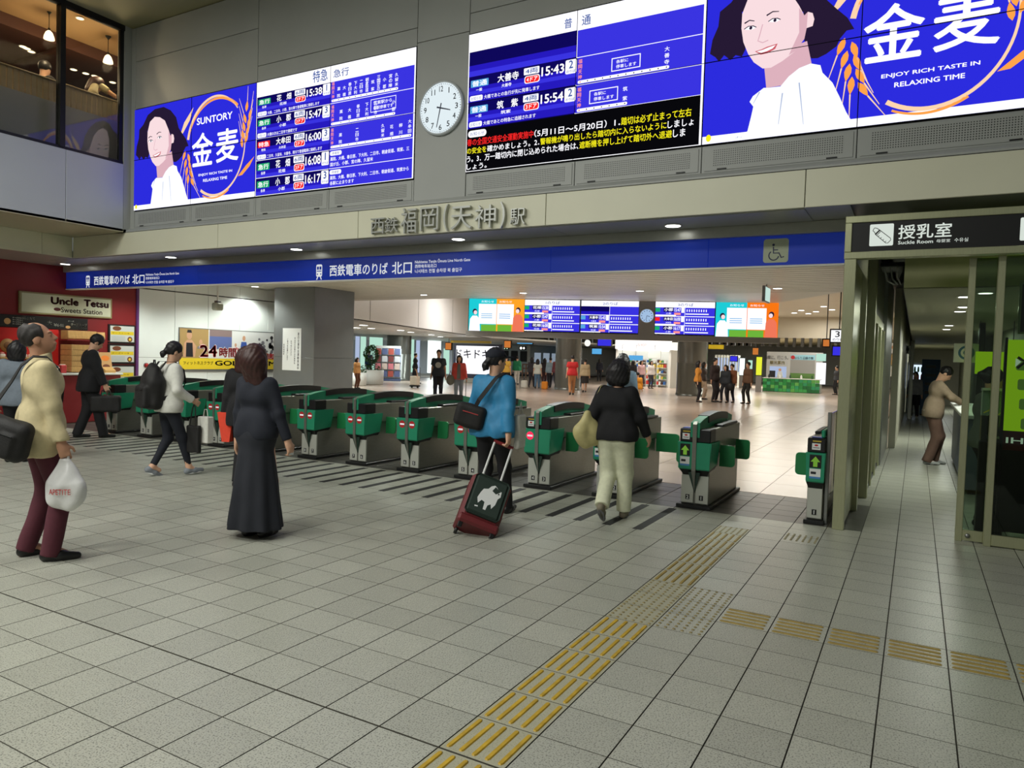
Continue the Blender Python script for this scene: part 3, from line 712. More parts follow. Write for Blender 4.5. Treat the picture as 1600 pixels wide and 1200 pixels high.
for i, (a, b) in enumerate(((125, 28), (36, 72), (42, 75), (49, 80), (115, 108), (134, 114), (148, 118), (176, 128))):
    p = fl(a, b, 6.99 if i == 0 else 6.79)
    if i > 0: p = np.array([max(p[0], -15.5), p[1], 6.735]) if p[0] < -15.5 else p
    t = thing('recessed_lamp', ['recessed lamp in the tan restaurant ceiling between the pendants'][0] if i == 0 else 'small spot in the brown restaurant ceiling, %s from the left' % ['', 'first', 'second', 'third', 'fourth', 'fifth', 'sixth', 'seventh'][i], 'light', (p[0], p[1], p[2]-.006), 0, 'restaurant ceiling spots')
    MB().lathe([(.06, 0), (.07, -.004)], n=14).build('ring', M_white, t); MB().disc((0, 0, -.008), .055, (0, 0, -1), 14).build('lamp_face', E_pend, t)
# soffit and cream fascia turning towards the viewer, ground floor ceiling on the left
M_soff2 = mat('cream soffit', (178, 174, 146), rough=.6)
MB().box(-12.3, XW-.0, -6, YB+.01, 3.55, 3.60).build('trim_3', M_soff2, kind='structure')
fa = MB().box(-12.2, -12.05, -6, YB, 3.19, 3.56).build('trim_4', M_dark, kind='structure')
for a, b in ((-6, -2.2), (-2.2, .8), (.8, 3.2), (3.2, 4.78), (4.78, YB-.01)): MB().bev(-12.06, -12.03, a+.003, b-.003, 3.17, 3.55, .003).build('beam_panel', M_cream, fa)
MB().box(-14, -12.04, -6, 6.2, 3.17, 3.3).build('ceiling_left', M_soffit, kind='structure')

# ================================================================== LEFT WALL: CAKE SHOP, WHITE PANELS, POSTER
XR = -13.7
M_red = mat('dark red shop wall', (132, 26, 30), rough=.5); M_red2 = mat('bright red panel', (205, 34, 30), rough=.45)
MB().box(XR-.2, XR, -6, 7.7, 0, 3.17).build('wall_shop', M_red, kind='structure')
wl = MB().box(XR-.2, XR-.03, 7.7, 14.5, 0, 3.25).build('wall_inner_left', M_dark, kind='structure')
M_wp = mat('white wall panel', (232, 238, 234), rough=.3, noise=.02, nscale=2)
M_purp = mat('purple edge trim', (96, 50, 110), rough=.4)
MB().box(XR-.02, XR+.03, 7.66, 7.72, 0, 3.2).build('edge_trim', M_purp, wl)
yy = [7.72, 8.64, 9.56, 10.51, 11.44, 12.4, 13.4, 14.4]
for a, b in zip(yy[:-1], yy[1:]):
    for z0, z1 in ((0.02, 1.33), (1.33, 2.88), (2.90, 3.2)): MB().bev(XR-.03, XR, a+.004, b-.004, z0+.003, z1-.003, .003).build('wall_panel', M_wp, wl)
def canvasX(x): return Canvas((x, 0, 0), (0, 1, 0), (0, 0, 1))
# shop sign
sg = thing('shop_sign', 'cream shop sign lettered Uncle Tetsu Sweets Station on the red wall', 'sign', (0, 0, 0))
M_scream = mat('sign cream', (206, 206, 178), rough=.5); M_sbrown = mat('sign brown print', (84, 30, 30), rough=.5); M_sdk = mat('sign dark print', (60, 42, 28), rough=.5)
MB().bev(XR+.002, XR+.05, 5.22, 7.08, 2.16, 2.59, .004).build('frame', mat('sign gold frame', (150, 138, 96), rough=.5), sg)
MB().bev(XR+.045, XR+.056, 5.26, 7.045, 2.19, 2.56, .002).build('board', M_scream, sg)
cv = canvasX(XR+.057)
cv.text('Uncle', 5.80, 2.375, 6.36, 2.53, M_sbrown, 1, bold=.05); cv.text('Tetsu', 6.46, 2.375, 7.0, 2.53, M_sbrown, 1, bold=.05)
cv.text('Sweets Station', 6.0, 2.225, 6.86, 2.33, M_sdk, 1, bold=.02); cv.disc(5.93, 2.28, .07, M_sbrown, 1, 14, .035)
cv.build('sign_lettering', sg)
# menu board
mb_ = thing('menu_board', 'long black chalk style menu board with white prices below the shop sign', 'menu', (0, 0, 0))
MB().bev(XR+.002, XR+.03, 3.2, 6.57, 1.88, 2.12, .003).build('board', M_black, mb_)
M_chalk = mat('chalk white', (225, 225, 215), rough=.8); M_bread = mat('bread print', (205, 160, 105), rough=.7)
cv = canvasX(XR+.031)
cv.disc(5.02, 1.99, .06, M_bread, 1, 14)
for j in range(4): cv.text('チーズタルト', 5.11, 2.05-.04*j, 5.3, 2.075-.04*j, M_chalk, 1)
cv.text('焼きたて', 5.3, 2.04, 5.52, 2.09, M_chalk, 1, bold=.01); cv.text('大', 5.75, 1.96, 5.84, 2.04, M_chalk, 1, bold=.02); cv.text('¥648', 5.88, 1.93, 6.08, 1.99, M_chalk, 1, bold=.03)
cv.disc(6.16, 1.93, .05, M_bread, 1, 12, .03); cv.text('チーズ', 6.16, 2.04, 6.28, 2.07, M_chalk, 1); cv.text('チーズスープ', 6.22, 1.96, 6.55, 2.02, M_chalk, 1, bold=.02); cv.text('¥300', 6.38, 1.90, 6.54, 1.94, M_chalk, 1, bold=.01)
cv.build('menu_print', mb_)
MB().bev(XR+.002, XR+.02, 3.0, 5.98, 1.02, 1.87, .003).build('shop_back_panel', M_red2, label='bright red back panel behind the cake shop counter', category='panel')
M_wood = mat('pale pine wood', (200, 158, 96), rough=.55, noise=.12, nscale=8, stretch=(1, 6, 1)); M_wood2 = mat('round wooden board', (176, 128, 72), rough=.5, noise=.1)
sh = thing('pine_shelf_box', 'long pine box shelf under the menu board with a round end', 'shelf', (0, 0, 0))
MB().bev(XR+.002, XR+.26, 6.03, 6.62, 1.68, 1.86, .006).build('box', M_wood, sh); MB().bev(XR+.262, XR+.275, 6.03, 6.62, 1.70, 1.76, .003).build('front_lip', M_wood, sh)
MB().lathe([(.0, 0), (.11, 0), (.12, .02), (.11, .16), (.0, .16)], (XR+.14, 6.74, 1.69), n=20).build('round_tub', M_wood, sh)
MB().bev(XR+.002, XR+.3, 6.0, 6.88, 1.655, 1.678, .003).build('ledge', M_red, sh)
for k in range(5):
    t = thing('cake_tray', 'pine cake tray stacked on the shop counter, %s from the top' % ['fifth', 'fourth', 'third', 'second', 'first'][k], 'tray', (XR+.25, 6.2, 1.02+k*.112), 0, 'stacked pine trays')
    mb = MB(); mb.bev(-.2, .2, -.2, .2, 0, .02, .004); mb.build('base', M_wood, t)
    for q in ((-.2, .2, -.2, -.185), (-.2, .2, .185, .2), (-.2, -.185, -.185, .185), (.185, .2, -.185, .185)): MB().bev(*q, .02, .105, .003).build('side', M_wood, t)
t = thing('round_wooden_board', 'round wooden board hanging on the bright red panel', 'board', (XR+.03, 5.02, 1.52))
MB().lathe([(0, 0), (.13, 0), (.135, .012), (.125, .025), (0, .025)], n=28).xf(Matrix.Rotation(math.pi/2, 4, 'Y')).build('board', M_wood2, t)
MB().lathe([(0, 0.024), (.075, .024), (.07, .03), (0, .03)], n=24).xf(Matrix.Rotation(math.pi/2, 4, 'Y')).build('burnt_emblem', mat('burnt wood', (136, 90, 48), rough=.6), t)
ct = thing('shop_counter', 'white topped red cake shop counter along the left wall', 'counter', (0, 0, 0))
MB().bev(XR+.04, XR+.55, 2.6, 6.98, 0, .96, .01).build('body', M_red, ct); MB().bev(XR+.03, XR+.6, 2.55, 7.0, .96, 1.0, .008).build('top', M_white, ct)
cols_ = [(230, 215, 205), (240, 150, 140), (250, 240, 230), (190, 60, 60), (235, 200, 150)]
for k in range(9):
    y = 4.72+k*.14
    t = thing('cake_packet', '%s wrapped cake packet on the shop counter, number %s from the left' % (['pale', 'pink', 'white', 'red', 'tan'][k % 5], ['one', 'two', 'three', 'four', 'five', 'six', 'seven', 'eight', 'nine'][k]), 'packet', (XR+.42, y, 1.0), 0, 'cake packets')
    MB().bev(-.06, .06, -.055, .055, 0, .10+.03*(k % 3), .012).build('wrapper', mat('packet %d' % (k % 5), cols_[k % 5], rough=.5), t); MB().bev(-.02, .02, -.05, .05, .10+.03*(k % 3), .115+.03*(k % 3), .003).build('seal', M_white, t)
MB().bev(XR+.022, XR+.34, 4.5, 5.55, 1.27, 1.30, .004).build('goods_ledge', M_wood, label='narrow pine ledge with small goods on the red panel', category='shelf')
for k in range(5):
    t = thing('small_cake_bag', '%s little cake bag on the pine ledge' % ['first', 'second', 'third', 'fourth', 'fifth'][k], 'bag', (XR+.2, 4.85+k*.13, 1.30), 0, 'little bags on the ledge')
    MB().bev(-.04, .04, -.045, .045, 0, .06, .012).build('bag', mat('packet 2', cols_[2]), t); MB().bev(-.02, .02, -.03, .03, .06, .09, .008).build('knot', mat('packet 1', cols_[1]), t)
# menu posters in black frames, counter display
M_pgrey = mat('poster pale', (205, 210, 205), rough=.5); M_pyel = mat('poster yellow', (232, 205, 40), rough=.5); M_pbrn = mat('poster brown', (120, 66, 36), rough=.5)
for k, (z0, z1) in enumerate(((1.665, 2.01), (1.22, 1.575), (.72, 1.12))):
    t = thing('menu_poster', 'framed cake menu poster with yellow band, %s of the column' % ['top', 'middle', 'bottom'][k], 'poster', (0, 0, 0), 0, 'framed menu posters')
    MB().bev(XR+.002, XR+.025, 7.02, 7.64, z0-.04, z1+.03, .004).build('frame', M_black, t)
    cv = canvasX(XR+.026); cv.rect(7.06, z0, 7.61, z1, M_pgrey, 1); h = z1-z0
    cv.rect(7.07, z0+.44*h, 7.60, z0+.66*h, M_pyel, 2); cv.disc(7.21, z0+.84*h, .10, M_pbrn, 2, 14, .05); cv.disc(7.51, z0+.17*h, .06, M_pbrn, 2, 12); cv.disc(7.51, z0+.17*h, .03, M_pyel, 3, 10)
    for j in range(4): cv.line([(7.09, z0+(.08+.08*j)*h), (7.40, z0+(.08+.08*j)*h)], .006, mat('poster grey text', (140, 145, 145)), 2)
    cv.text('チーズケーキ', 7.1, z0+.50*h, 7.5, z0+.60*h, M_sdk, 3); cv.build('poster_print', t)
t = thing('standing_menu_card', 'tilted menu card with cake picture standing on the shop counter', 'card', (XR+.34, 6.8, 1.001))
mb = MB().bev(-.01, .01, -.13, .13, 0, .44, .003); mb.xf(Matrix.Rotation(math.radians(-14), 4, 'Y')).build('card', M_bread, t)
cvx = Canvas((.011, 0, 0), (0, 1, 0), (0, 0, 1)); cvx.disc(0, .31, .09, mat('cake orange', (232, 130, 40)), 1, 16, .06); cvx.disc(0, .13, .08, M_pbrn, 1, 16, .05); cvx.mb.xf(Matrix.Rotation(math.radians(-14), 4, 'Y')); cvx.build('card_print', t)
MB().prism([(-.12, -.10, 0), (.12, -.10, 0), (.12, -.10, .05), (-.12, -.10, .17)], (0, .22, 0)).build('wedge_display', M_wood, t)
# red call button, gym poster, ceiling camera
t = thing('alarm_button', 'round red alarm button on the white wall panel', 'button', (XR, 7.92, 1.15))
MB().lathe([(0, .0), (.05, .0), (.045, .03), (.03, .045), (0, .045)], n=18).xf(Matrix.Rotation(math.pi/2, 4, 'Y')).build('lens', mat('alarm red', (170, 20, 24), rough=.3), t)
MB().lathe([(.05, .0), (.062, 0), (.062, .01), (.05, .012)], n=18).xf(Matrix.Rotation(math.pi/2, 4, 'Y')).build('bezel', M_steel, t)
ps = thing('gym_poster', 'wide gym poster with red 24 hour lettering and yellow foot band', 'poster', (0, 0, 0))
Y0, Y1, Z0, Z1 = 8.76, 11.9, 1.06, 2.04
MB().bev(XR+.001, XR+.02, Y0-.02, Y1, Z0-.06, Z1+.02, .004).build('board', M_steel, ps)
cv = canvasX(XR+.021); M_gold = mat('poster tan', (176, 146, 92), rough=.5); M_sk = mat('poster skin', (206, 160, 128), rough=.5); M_pw = mat('poster white', (226, 228, 226), rough=.5); M_pb = mat('poster blue', (96, 112, 168), rough=.5); M_pk = mat('poster black', (28, 28, 34), rough=.5); M_pr = mat('poster red', (196, 30, 40), rough=.5); M_pgry = mat('poster grey', (120, 120, 126), rough=.5)
cv.rect(Y0, Z0, Y1, Z1, M_pw, 1); cv.rect(Y0, Z0, Y1, Z0+.27, M_pyel, 2); cv.rect(Y0, Z0+.27, Y0+.80, Z1, M_gold, 2); cv.rect(Y0+.83, Z0+.5, Y0+1.5, Z1, M_pb, 2); cv.rect(Y0+.83, Z0+.82, Y0+1.5, Z1, mat('poster brown grey', (140, 120, 118)), 3)
cv.disc(Y0+.26, Z1-.16, .075, M_sk, 4, 14, .10); cv.poly([(Y0+.19, Z1-.10), (Y0+.33, Z1-.10), (Y0+.31, Z1-.03), (Y0+.21, Z1-.03)], M_pk, 5)
cv.poly([(Y0+.10, Z0+.3), (Y0+.12, Z1-.35), (Y0+.2, Z1-.27), (Y0+.33, Z1-.27), (Y0+.46, Z1-.42), (Y0+.42, Z0+.3)], M_sk, 4); cv.poly([(Y0+.17, Z0+.3), (Y0+.18, Z1-.34), (Y0+.35, Z1-.34), (Y0+.37, Z0+.3)], M_pk, 5)
cv.disc(Y0+.58, Z1-.32, .05, M_sk, 4, 12, .07); cv.poly([(Y0+.48, Z0+.5), (Y0+.5, Z1-.42), (Y0+.66, Z1-.42), (Y0+.68, Z0+.5)], M_pgry, 4)
cv.disc(Y0+1.88, Z1-.18, .05, M_sk, 4, 12, .07); cv.poly([(Y0+1.76, Z0+.5), (Y0+1.8, Z1-.27), (Y0+1.96, Z1-.27), (Y0+2.0, Z0+.5)], mat('poster vest', (60, 90, 170)), 4)
for k in range(3): cv.disc(Y0+1.62+k*.28, Z1-.36, .035, M_sk, 3, 10, .05); cv.poly([(Y0+1.56+k*.28, Z0+.5), (Y0+1.58+k*.28, Z1-.42), (Y0+1.67+k*.28, Z1-.42), (Y0+1.69+k*.28, Z0+.5)], (M_pr, M_pgry, M_pk)[k], 3)
for k in range(26): cv.disc(Y0+2.35+random.random()*.7, Z0+.45+random.random()*.4, .03+.03*random.random(), (M_pk, M_pgry)[k % 2], 3, 8)
def outlined(s_, a, b, c, d, m, e=.018): cv.text(s_, a-e, b-e, c+e, d+e, M_pw, 6, bold=.05); cv.text(s_, a, b, c, d, m, 7, bold=.03)
outlined('24', Y0+.55, Z0+.30, Y0+1.06, Z0+.60, M_pr); outlined('時間営業', Y0+1.12, Z0+.30, Y0+2.2, Z0+.55, M_pr)
cv.rect(Y0+2.45, Z0+.27, Y1, Z0+.42, M_pr, 5); outlined('安心の', Y0+2.5, Z0+.30, Y0+3.05, Z0+.46, M_pr, .012)
cv.text('フィットネスクラブ', Y0+.10, Z0+.11, Y0+.95, Z0+.2, M_pk, 4, bold=.01); cv.text("GOLD'S GYM", Y0+1.0, Z0+.09, Y0+2.95, Z0+.22, M_pk, 4, bold=.03)
cv.build('poster_print', ps)
p = pxx(340, 478, -12.2)
t = thing('ceiling_camera', 'grey box camera hanging from the ceiling near the gym poster', 'camera', (p[0], p[1], 3.2))
dz = p[2]-3.2
MB().tube([(0, 0, 0), (0, 0, dz+.12)], .018, 10).build('stem', M_white, t); MB().bev(-.11, .11, -.09, .09, dz-.10, dz+.07, .03).build('housing', mat('camera housing', (160, 165, 150), rough=.4), t); MB().bev(-.06, .06, -.05, .05, dz+.07, dz+.12, .01).build('bracket', M_steel, t)
# grey pillar with a paper notice
GX0, GX1, GY0, GY1 = -12.98, -11.56, 11.0, 12.45
pl = MB().box(GX0+.02, GX1-.02, GY0+.02, GY1-.02, 0, 3.2).build('pillar_gate', M_dark, kind='structure')
M_grey = mat('dark grey pillar cladding', (110, 112, 112), rough=.35, metal=.3, noise=.04, nscale=3)
for z0, z1 in ((0, 1.42), (1.42, 3.2)):
    MB().bev(GX0, GX1, GY0, GY0+.02, z0+.004, z1-.004, .003).build('cladding', M_grey, pl); MB().bev(GX1-.02, GX1, GY0+.02, GY1, z0+.004, z1-.004, .003).build('cladding', M_grey, pl)
A = py(441, 578, GY0); B = py(471, 513, GY0)
t = thing('paper_notice', 'white paper notice with vertical writing on the dark grey pillar', 'notice', (0, 0, 0))
MB().box(A[0], B[0], GY0-.006, GY0-.001, A[2], B[2]).build('sheet', M_pw, t)
cv = Canvas((0, GY0-.0065, 0), (1, 0, 0), (0, 0, 1))
for c_, (s_, k0, hh) in enumerate((('夏の交通安全運動実施中', .0, .075), ('安全のため駆け込み乗車は', .12, .05), ('おやめください', .2, .05), ('ご協力をお願いします', .15, .05), ('西鉄福岡駅', .3, .05))):
    x1 = B[0]-.06-c_*.13
    for j, ch in enumerate(s_): cv.text(ch, x1-hh*.8, B[2]-.1-k0-(j+1)*hh*1.15, x1, B[2]-.1-k0-(j+1)*hh*1.15+hh, M_pk, 1, bold=.015)
cv.build('notice_print', t)

# ================================================================== LOW CEILING BEHIND THE GATES
P1 = fl(555, 470, 3.2); SCL = fl(732.4, 465.8, 3.2); SCR = fl(1217.3, 472.7, 3.2); CE = fl(1317, 456, 3.2)
poly = [(-14, 6.24), (1.25, 6.24), (1.25, CE[1]-1.2), (CE[0], CE[1]), (SCR[0], SCR[1]), (SCL[0], SCL[1]), (P1[0], P1[1]), (-14, P1[1]+.5)]
MB().prism([(x, y, 3.2) for x, y in poly], (0, 0, .3)).build('ceiling_inner', M_ceil, kind='structure')
M_seam = mat('ceiling seam', (120, 118, 108), rough=.8)
ci = bpy.data.objects['ceiling_inner']
for k in range(1, 28): MB().box(-13.6, 1.2, 6.25+k*.3, 6.258+k*.3, 3.197, 3.2).build('ceiling_strip_joint', M_seam, ci)
for k, (x, q) in enumerate(((-10.05, 'fourth'), (-7.0, 'third'), (-3.97, 'second'), (-.97, 'first'))): downlight(x, 13.5, 3.197, .085, 240, 'round white downlight in the low ceiling behind the gates, %s from the corridor' % q, 'inner ceiling downlights', 140)
for k, x in enumerate((-10.05, -7.0, -3.97, -.97)): downlight(x, 9.0, 3.197, .085, 220, 'round downlight in the low ceiling just behind the blue sign, %s from the left' % ['first', 'second', 'third', 'fourth'][k], 'inner ceiling downlights near', 140)
for k, (x, y, w_) in enumerate(((-13.25, 10.6, 'beside the grey pillar'), (-12.5, 7.3, 'added unseen above the left end of the gates'), (-12.5, 9.2, 'added unseen in front of the gym poster'))): downlight(x, y, 3.197, .085, 120, 'round downlight in the low ceiling %s' % w_, 'inner ceiling downlights left', 140)  # last two are hidden, added to brighten the white wall panels
# exit sign hanging from it
p = fl(1206, 449, 3.2); t = thing('hanging_exit_sign', 'small pale lit sign hanging edge-on from the low ceiling', 'sign', (p[0], p[1]-.6, 3.2))
MB().bev(-.03, .03, -.28, .28, -.36, -.05, .008).build('case', M_steel, t); MB().box(.031, .034, -.26, .26, -.34, -.07).build('lit_face', glow('exit face', (205, 235, 225), .9), t); MB().tube([(0, 0, -.05), (0, 0, 0)], .012, 8).build('stem', M_steel, t)
# ================================================================== RIGHT: SIGN FRAME, PARTITION, GLASS DOORS, CORRIDOR
fr = thing('sign_frame_portal', 'satin metal portal frame with black suckle room sign over the corridor', 'portal', (0, 0, 0))
MB().bev(.97, 3.4, 5.33, 5.45, 2.995, 3.06, .004).build('top_rail', M_bronze, fr); MB().bev(.97, 3.4, 5.33, 5.45, 2.65, 2.715, .004).build('bottom_rail', M_bronze, fr); MB().bev(.97, 1.03, 5.33, 5.45, 2.716, 2.994, .004).build('end_stile', M_bronze, fr)
MB().box(1.03, 3.4, 5.345, 5.44, 2.715, 2.995).build('sign_panel', M_black, fr)
MB().bev(.975, 1.08, 5.34, 5.45, 0, 2.65, .004).build('post', M_bronze, fr)
cv = Canvas((0, 5.344, 0), (1, 0, 0), (0, 0, 1)); W2 = mat('lit white print', (235, 245, 235), emit=.8); K2 = mat('sign ink', (40, 45, 42), rough=.6)
def onf(x0, yb, x1, yt):
    A = py(x0, yb, 5.345); B = py(x1, yt, 5.345); return A[0], A[2], B[0], B[2]
a = onf(1358, 385, 1397, 349); cv.rrect(a[0], a[1], a[2], a[3], .012, W2, 1)
s_ = a[2]-a[0]; bt = lambda u, v: (a[0]+u*s_, a[1]+v*s_)
ol = [(.16, .80), (.20, .86), (.30, .83), (.42, .74), (.88, .34), (.90, .26), (.78, .12), (.70, .12), (.24, .55), (.20, .66), (.13, .72)]
cv.line([bt(*q) for q in ol+ol[:1]], .006, K2, 2); cv.line([bt(.24, .55), bt(.42, .74)], .014, K2, 2); cv.line([bt(.30, .50), bt(.46, .68)], .006, K2, 2)
for k in range(4): cv.line([bt(.36+.1*k, .44-.09*k), bt(.41+.1*k, .49-.09*k)], .005, K2, 2)
cv.text('授乳室', *onf(1403, 374, 1488, 347), W2, 1, bold=.012); cv.text('Suckle Room', *onf(1403, 382, 1458, 374), W2, 1, bold=.012); cv.text('母婴室', *onf(1463, 379, 1485, 373), W2, 1); cv.text('수유실', *onf(1491, 378, 1513, 371), W2, 1)
a = onf(1593, 376, 1632, 338); cv.rrect(a[0], a[1], a[2], a[3], .012, W2, 1)
cv.build('sign_print', fr)
# partition on the left of the corridor
pt = thing('corridor_partition', 'satin metal partition with sliding door on the left of the corridor', 'partition', (0, 0, 0))
MB().bev(1.0, 1.07, 5.46, 6.46, .04, 2.65, .004).build('panel', M_bronze, pt); MB().bev(1.0, 1.12, 6.47, 6.60, 0, 3.15, .004).build('post', M_bronze, pt); MB().bev(1.02, 1.08, 6.61, 7.40, .04, 3.15, .004).build('panel', M_steel, pt)
MB().bev(1.02, 1.17, 7.42, 7.60, 0, 3.15, .004).build('post', M_bronze, pt); MB().bev(1.04, 1.14, 7.6, 12.0, 2.2, 2.32, .004).build('door_header', M_bronze, pt); MB().box(1.06, 1.12, 7.62, 12.0, 2.33, 3.15).build('transom', M_steel, pt)
for y in (8.5, 9.6, 10.8): MB().bev(1.04, 1.16, y, y+.10, 0, 2.2, .004).build('door_stile', M_bronze, pt)
G_door = glass('door glass', (190, 205, 190))
for y0, y1 in ((7.61, 8.49), (8.61, 9.59), (9.71, 10.79)): MB().box(1.09, 1.105, y0, y1, .06, 2.19).build('pane', G_door, pt)
MB().bev(1.04, 1.18, 10.92, 14.0, 0, 3.15, .004).build('panel', M_steel, pt); MB().box(1.06, 1.14, 7.6, 10.9, 0, .05).build('floor_track', M_dark, pt)
# ceiling of the corridor and the dark void beside it
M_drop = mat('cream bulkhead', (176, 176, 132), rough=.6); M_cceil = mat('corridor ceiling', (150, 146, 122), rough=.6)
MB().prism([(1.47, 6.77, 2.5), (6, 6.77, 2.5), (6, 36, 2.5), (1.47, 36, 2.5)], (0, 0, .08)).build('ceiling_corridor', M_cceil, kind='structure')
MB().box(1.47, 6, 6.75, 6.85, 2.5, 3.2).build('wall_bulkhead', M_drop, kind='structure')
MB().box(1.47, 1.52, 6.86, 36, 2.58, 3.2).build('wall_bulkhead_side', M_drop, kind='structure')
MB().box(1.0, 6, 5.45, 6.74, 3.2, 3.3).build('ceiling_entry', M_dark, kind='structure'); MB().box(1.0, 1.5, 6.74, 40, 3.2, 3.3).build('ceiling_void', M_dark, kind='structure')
t = thing('cable_tray', 'dark cable tray with looped cables in the ceiling void', 'tray', (1.3, 8.6, 2.75))
MB().bev(-.14, .14, -.3, .3, .18, .24, .01).build('tray', M_dark, t)
for k in range(3): MB().tube([(-.10+.08*k, -.2, .18), (-.06+.06*k, -.12, .02+.02*k), (.02+.04*k, 0, -.02), (.08+.02*k, .12, .05), (.12, .2, .18)], .012, 6).build('cable', mat('pale cable', (150, 150, 148)), t)
for k, (x, y) in enumerate(((1508, 463), (1506, 479), (1500, 486), (1483, 508), (1479, 514), (1540, 457))):
    p = fl(x, y, 2.5); downlight(p[0], p[1], 2.497, .07, 26 if k < 4 else 0, 'round lamp in the corridor ceiling, %s from the entrance' % ['second', 'third', 'fourth', 'fifth', 'sixth', 'first'][k], 'corridor ceiling lamps', 120)
# glass doors
for n_, (x0, x1, y0) in enumerate(((2.02, 2.30, 5.56), (2.24, 3.6, 5.47))):
    d = MB().bev(x0, x0+.058, y0, y0+.05, .0, 2.65, .004).build('door_%d' % (n_+1), M_bronze, kind='structure')
    MB().bev(x1-.058, x1, y0, y0+.05, 0, 2.65, .004).build('stile', M_bronze, d); MB().bev(x0+.058, x1-.058, y0+.002, y0+.048, .01, .11, .004).build('bottom_rail', M_bronze, d)
    MB().box(x0+.058, x1-.058, y0+.02, y0+.028, .11, 2.65).build('pane', G_door, d)
    if n_ == 0: MB().lathe([(0, 0), (.022, 0), (.02, .012), (0, .014)], (x0+.10, y0-.012, .06), n=14, axis='y').build('lock', M_steel, d)
# lime poster stand seen from behind, through the glass
E_lime = mat('lime backlit film', (176, 214, 24), rough=.5, emit=1.0)
t = thing('lime_poster_stand', 'lime green backlit poster with red and black foot behind the glass door', 'poster', (0, 0, 0))
MB().bev(2.36, 3.5, 5.66, 5.72, .12, 1.06, .004).build('foot_panel', M_black, t); MB().box(2.36, 3.5, 5.66, 5.72, 1.06, 1.90).build('poster_sheet', E_lime, t); MB().bev(2.34, 2.36, 5.65, 5.73, 0, 1.92, .003).build('side_frame', M_dark, t)
cv = Canvas((0, 5.6595, 0), (1, 0, 0), (0, 0, 1)); cv.rect(2.36, .88, 3.5, 1.06, mat('poster red band', (150, 28, 34), rough=.5), 1); M_lg = mat('poster ghost print', (150, 190, 90), rough=.5, emit=.35)
v_, f_ = glyphs('OSHI', 0.); 
cv2_ = cv.mb; n0 = len(cv2_.v); cv.text('IHSO', 2.385, .945, 2.72, 1.0, W2, 2, bold=.01)
for k in range(4): cv.rrect(2.43+.02*k, 1.72-.18*k-.1, 2.9, 1.72-.18*k, .02, M_lg, 1)
cv.line([(2.44, 1.74), (2.50, 1.70), (2.44, 1.64)], .025, M_black, 3); cv.poly([(2.425, 1.73), (2.47, 1.70), (2.425, 1.65)], W2, 3)
cv.build('poster_print', t)
t = thing('dark_framed_board', 'dark framed board hanging behind the glass above the lime poster', 'board', (0, 0, 0))
MB().bev(2.42, 3.3, 5.60, 5.63, 1.95, 2.42, .004).build('frame', M_bronze, t); MB().box(2.44, 3.28, 5.597, 5.6, 1.97, 2.40).build('board', M_black, t)
# acrylic leaflet box on a black stand
bx0 = py(1515, 600, 6.5)
t = thing('leaflet_box_stand', 'clear leaflet box on a black stand behind the narrow glass door', 'stand', (2.31, 6.0, 0))
MB().bev(-.11, .11, -.08, .08, 0, .92, .01).build('stand', M_black, t)
M_kraft = mat('kraft card', (150, 130, 92), rough=.7); MB().bev(-.105, .105, -.075, .075, .93, 1.17, .006).build('card_box', M_kraft, t)
MB().box(-.105, .105, -.08, -.076, .93, 1.42).build('clear_front', glass('acrylic', (215, 225, 220)), t); MB().bev(-.11, .11, -.08, .08, 1.41, 1.44, .004).build('lid', M_white, t); MB().box(-.105, .105, .07, .075, 1.17, 1.41).build('back_sheet', M_pgrey, t)
cv = Canvas((0, -.0815, 0), (1, 0, 0), (0, 0, 1)); cv.text('1', -.02, 1.05, .02, 1.13, M_navy, 1, bold=.03); cv.line([(-.045, 1.04), (.045, 1.04)], .01, M_navy, 1); cv.rrect(-.08, .95, .08, .99, .015, M_black, 1); cv.text('募金箱', -.05, .957, .05, .983, M_pw, 2); cv.line([(-.09, 1.2), (-.03, 1.24), (.03, 1.19), (.09, 1.25)], .012, M_pyel, 1); cv.build('card_print', t)
MB().tube([(0, -.09, .90), (.01, -.095, .80), (0, -.095, .70), (-.01, -.095, .62)], .012, 6).build('chain', M_steel, t)
# information counter, background of the corridor
M_cnt = mat('blue-grey counter front', (96, 106, 126), rough=.45)
t = thing('information_counter', 'blue-grey information counter running along the right of the corridor', 'counter', (0, 0, 0))
MB().bev(2.24, 2.75, 8.6, 12.6, .06, .98, .01).build('front', M_cnt, t); MB().bev(2.18, 2.8, 8.55, 12.65, .98, 1.03, .008).build('top', mat('counter top', (190, 192, 186), rough=.35), t); MB().box(2.28, 2.74, 8.65, 12.55, 0, .06).build('plinth', M_black, t)
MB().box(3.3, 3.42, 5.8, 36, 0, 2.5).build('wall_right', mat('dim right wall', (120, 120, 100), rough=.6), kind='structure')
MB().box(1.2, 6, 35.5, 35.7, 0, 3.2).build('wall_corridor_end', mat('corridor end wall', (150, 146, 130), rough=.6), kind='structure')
t = thing('lime_hanging_panel', 'lime green hanging panel above the information counter', 'panel', (0, 0, 0)); MB().bev(2.55, 3.2, 13.0, 13.06, 1.55, 1.95, .004).build('panel', E_lime, t); MB().tube([(2.6, 13.03, 1.95), (2.6, 13.03, 2.5)], .008, 6).build('hanger', M_dark, t); MB().tube([(3.1, 13.03, 1.95), (3.1, 13.03, 2.5)], .008, 6).build('hanger', M_dark, t)
t = thing('round_symbol_sign', 'white sign with round blue symbol hanging over the counter', 'sign', (0, 0, 0)); MB().bev(2.22, 2.62, 13.3, 13.33, 1.75, 2.1, .004).build('plate', M_pw, t)
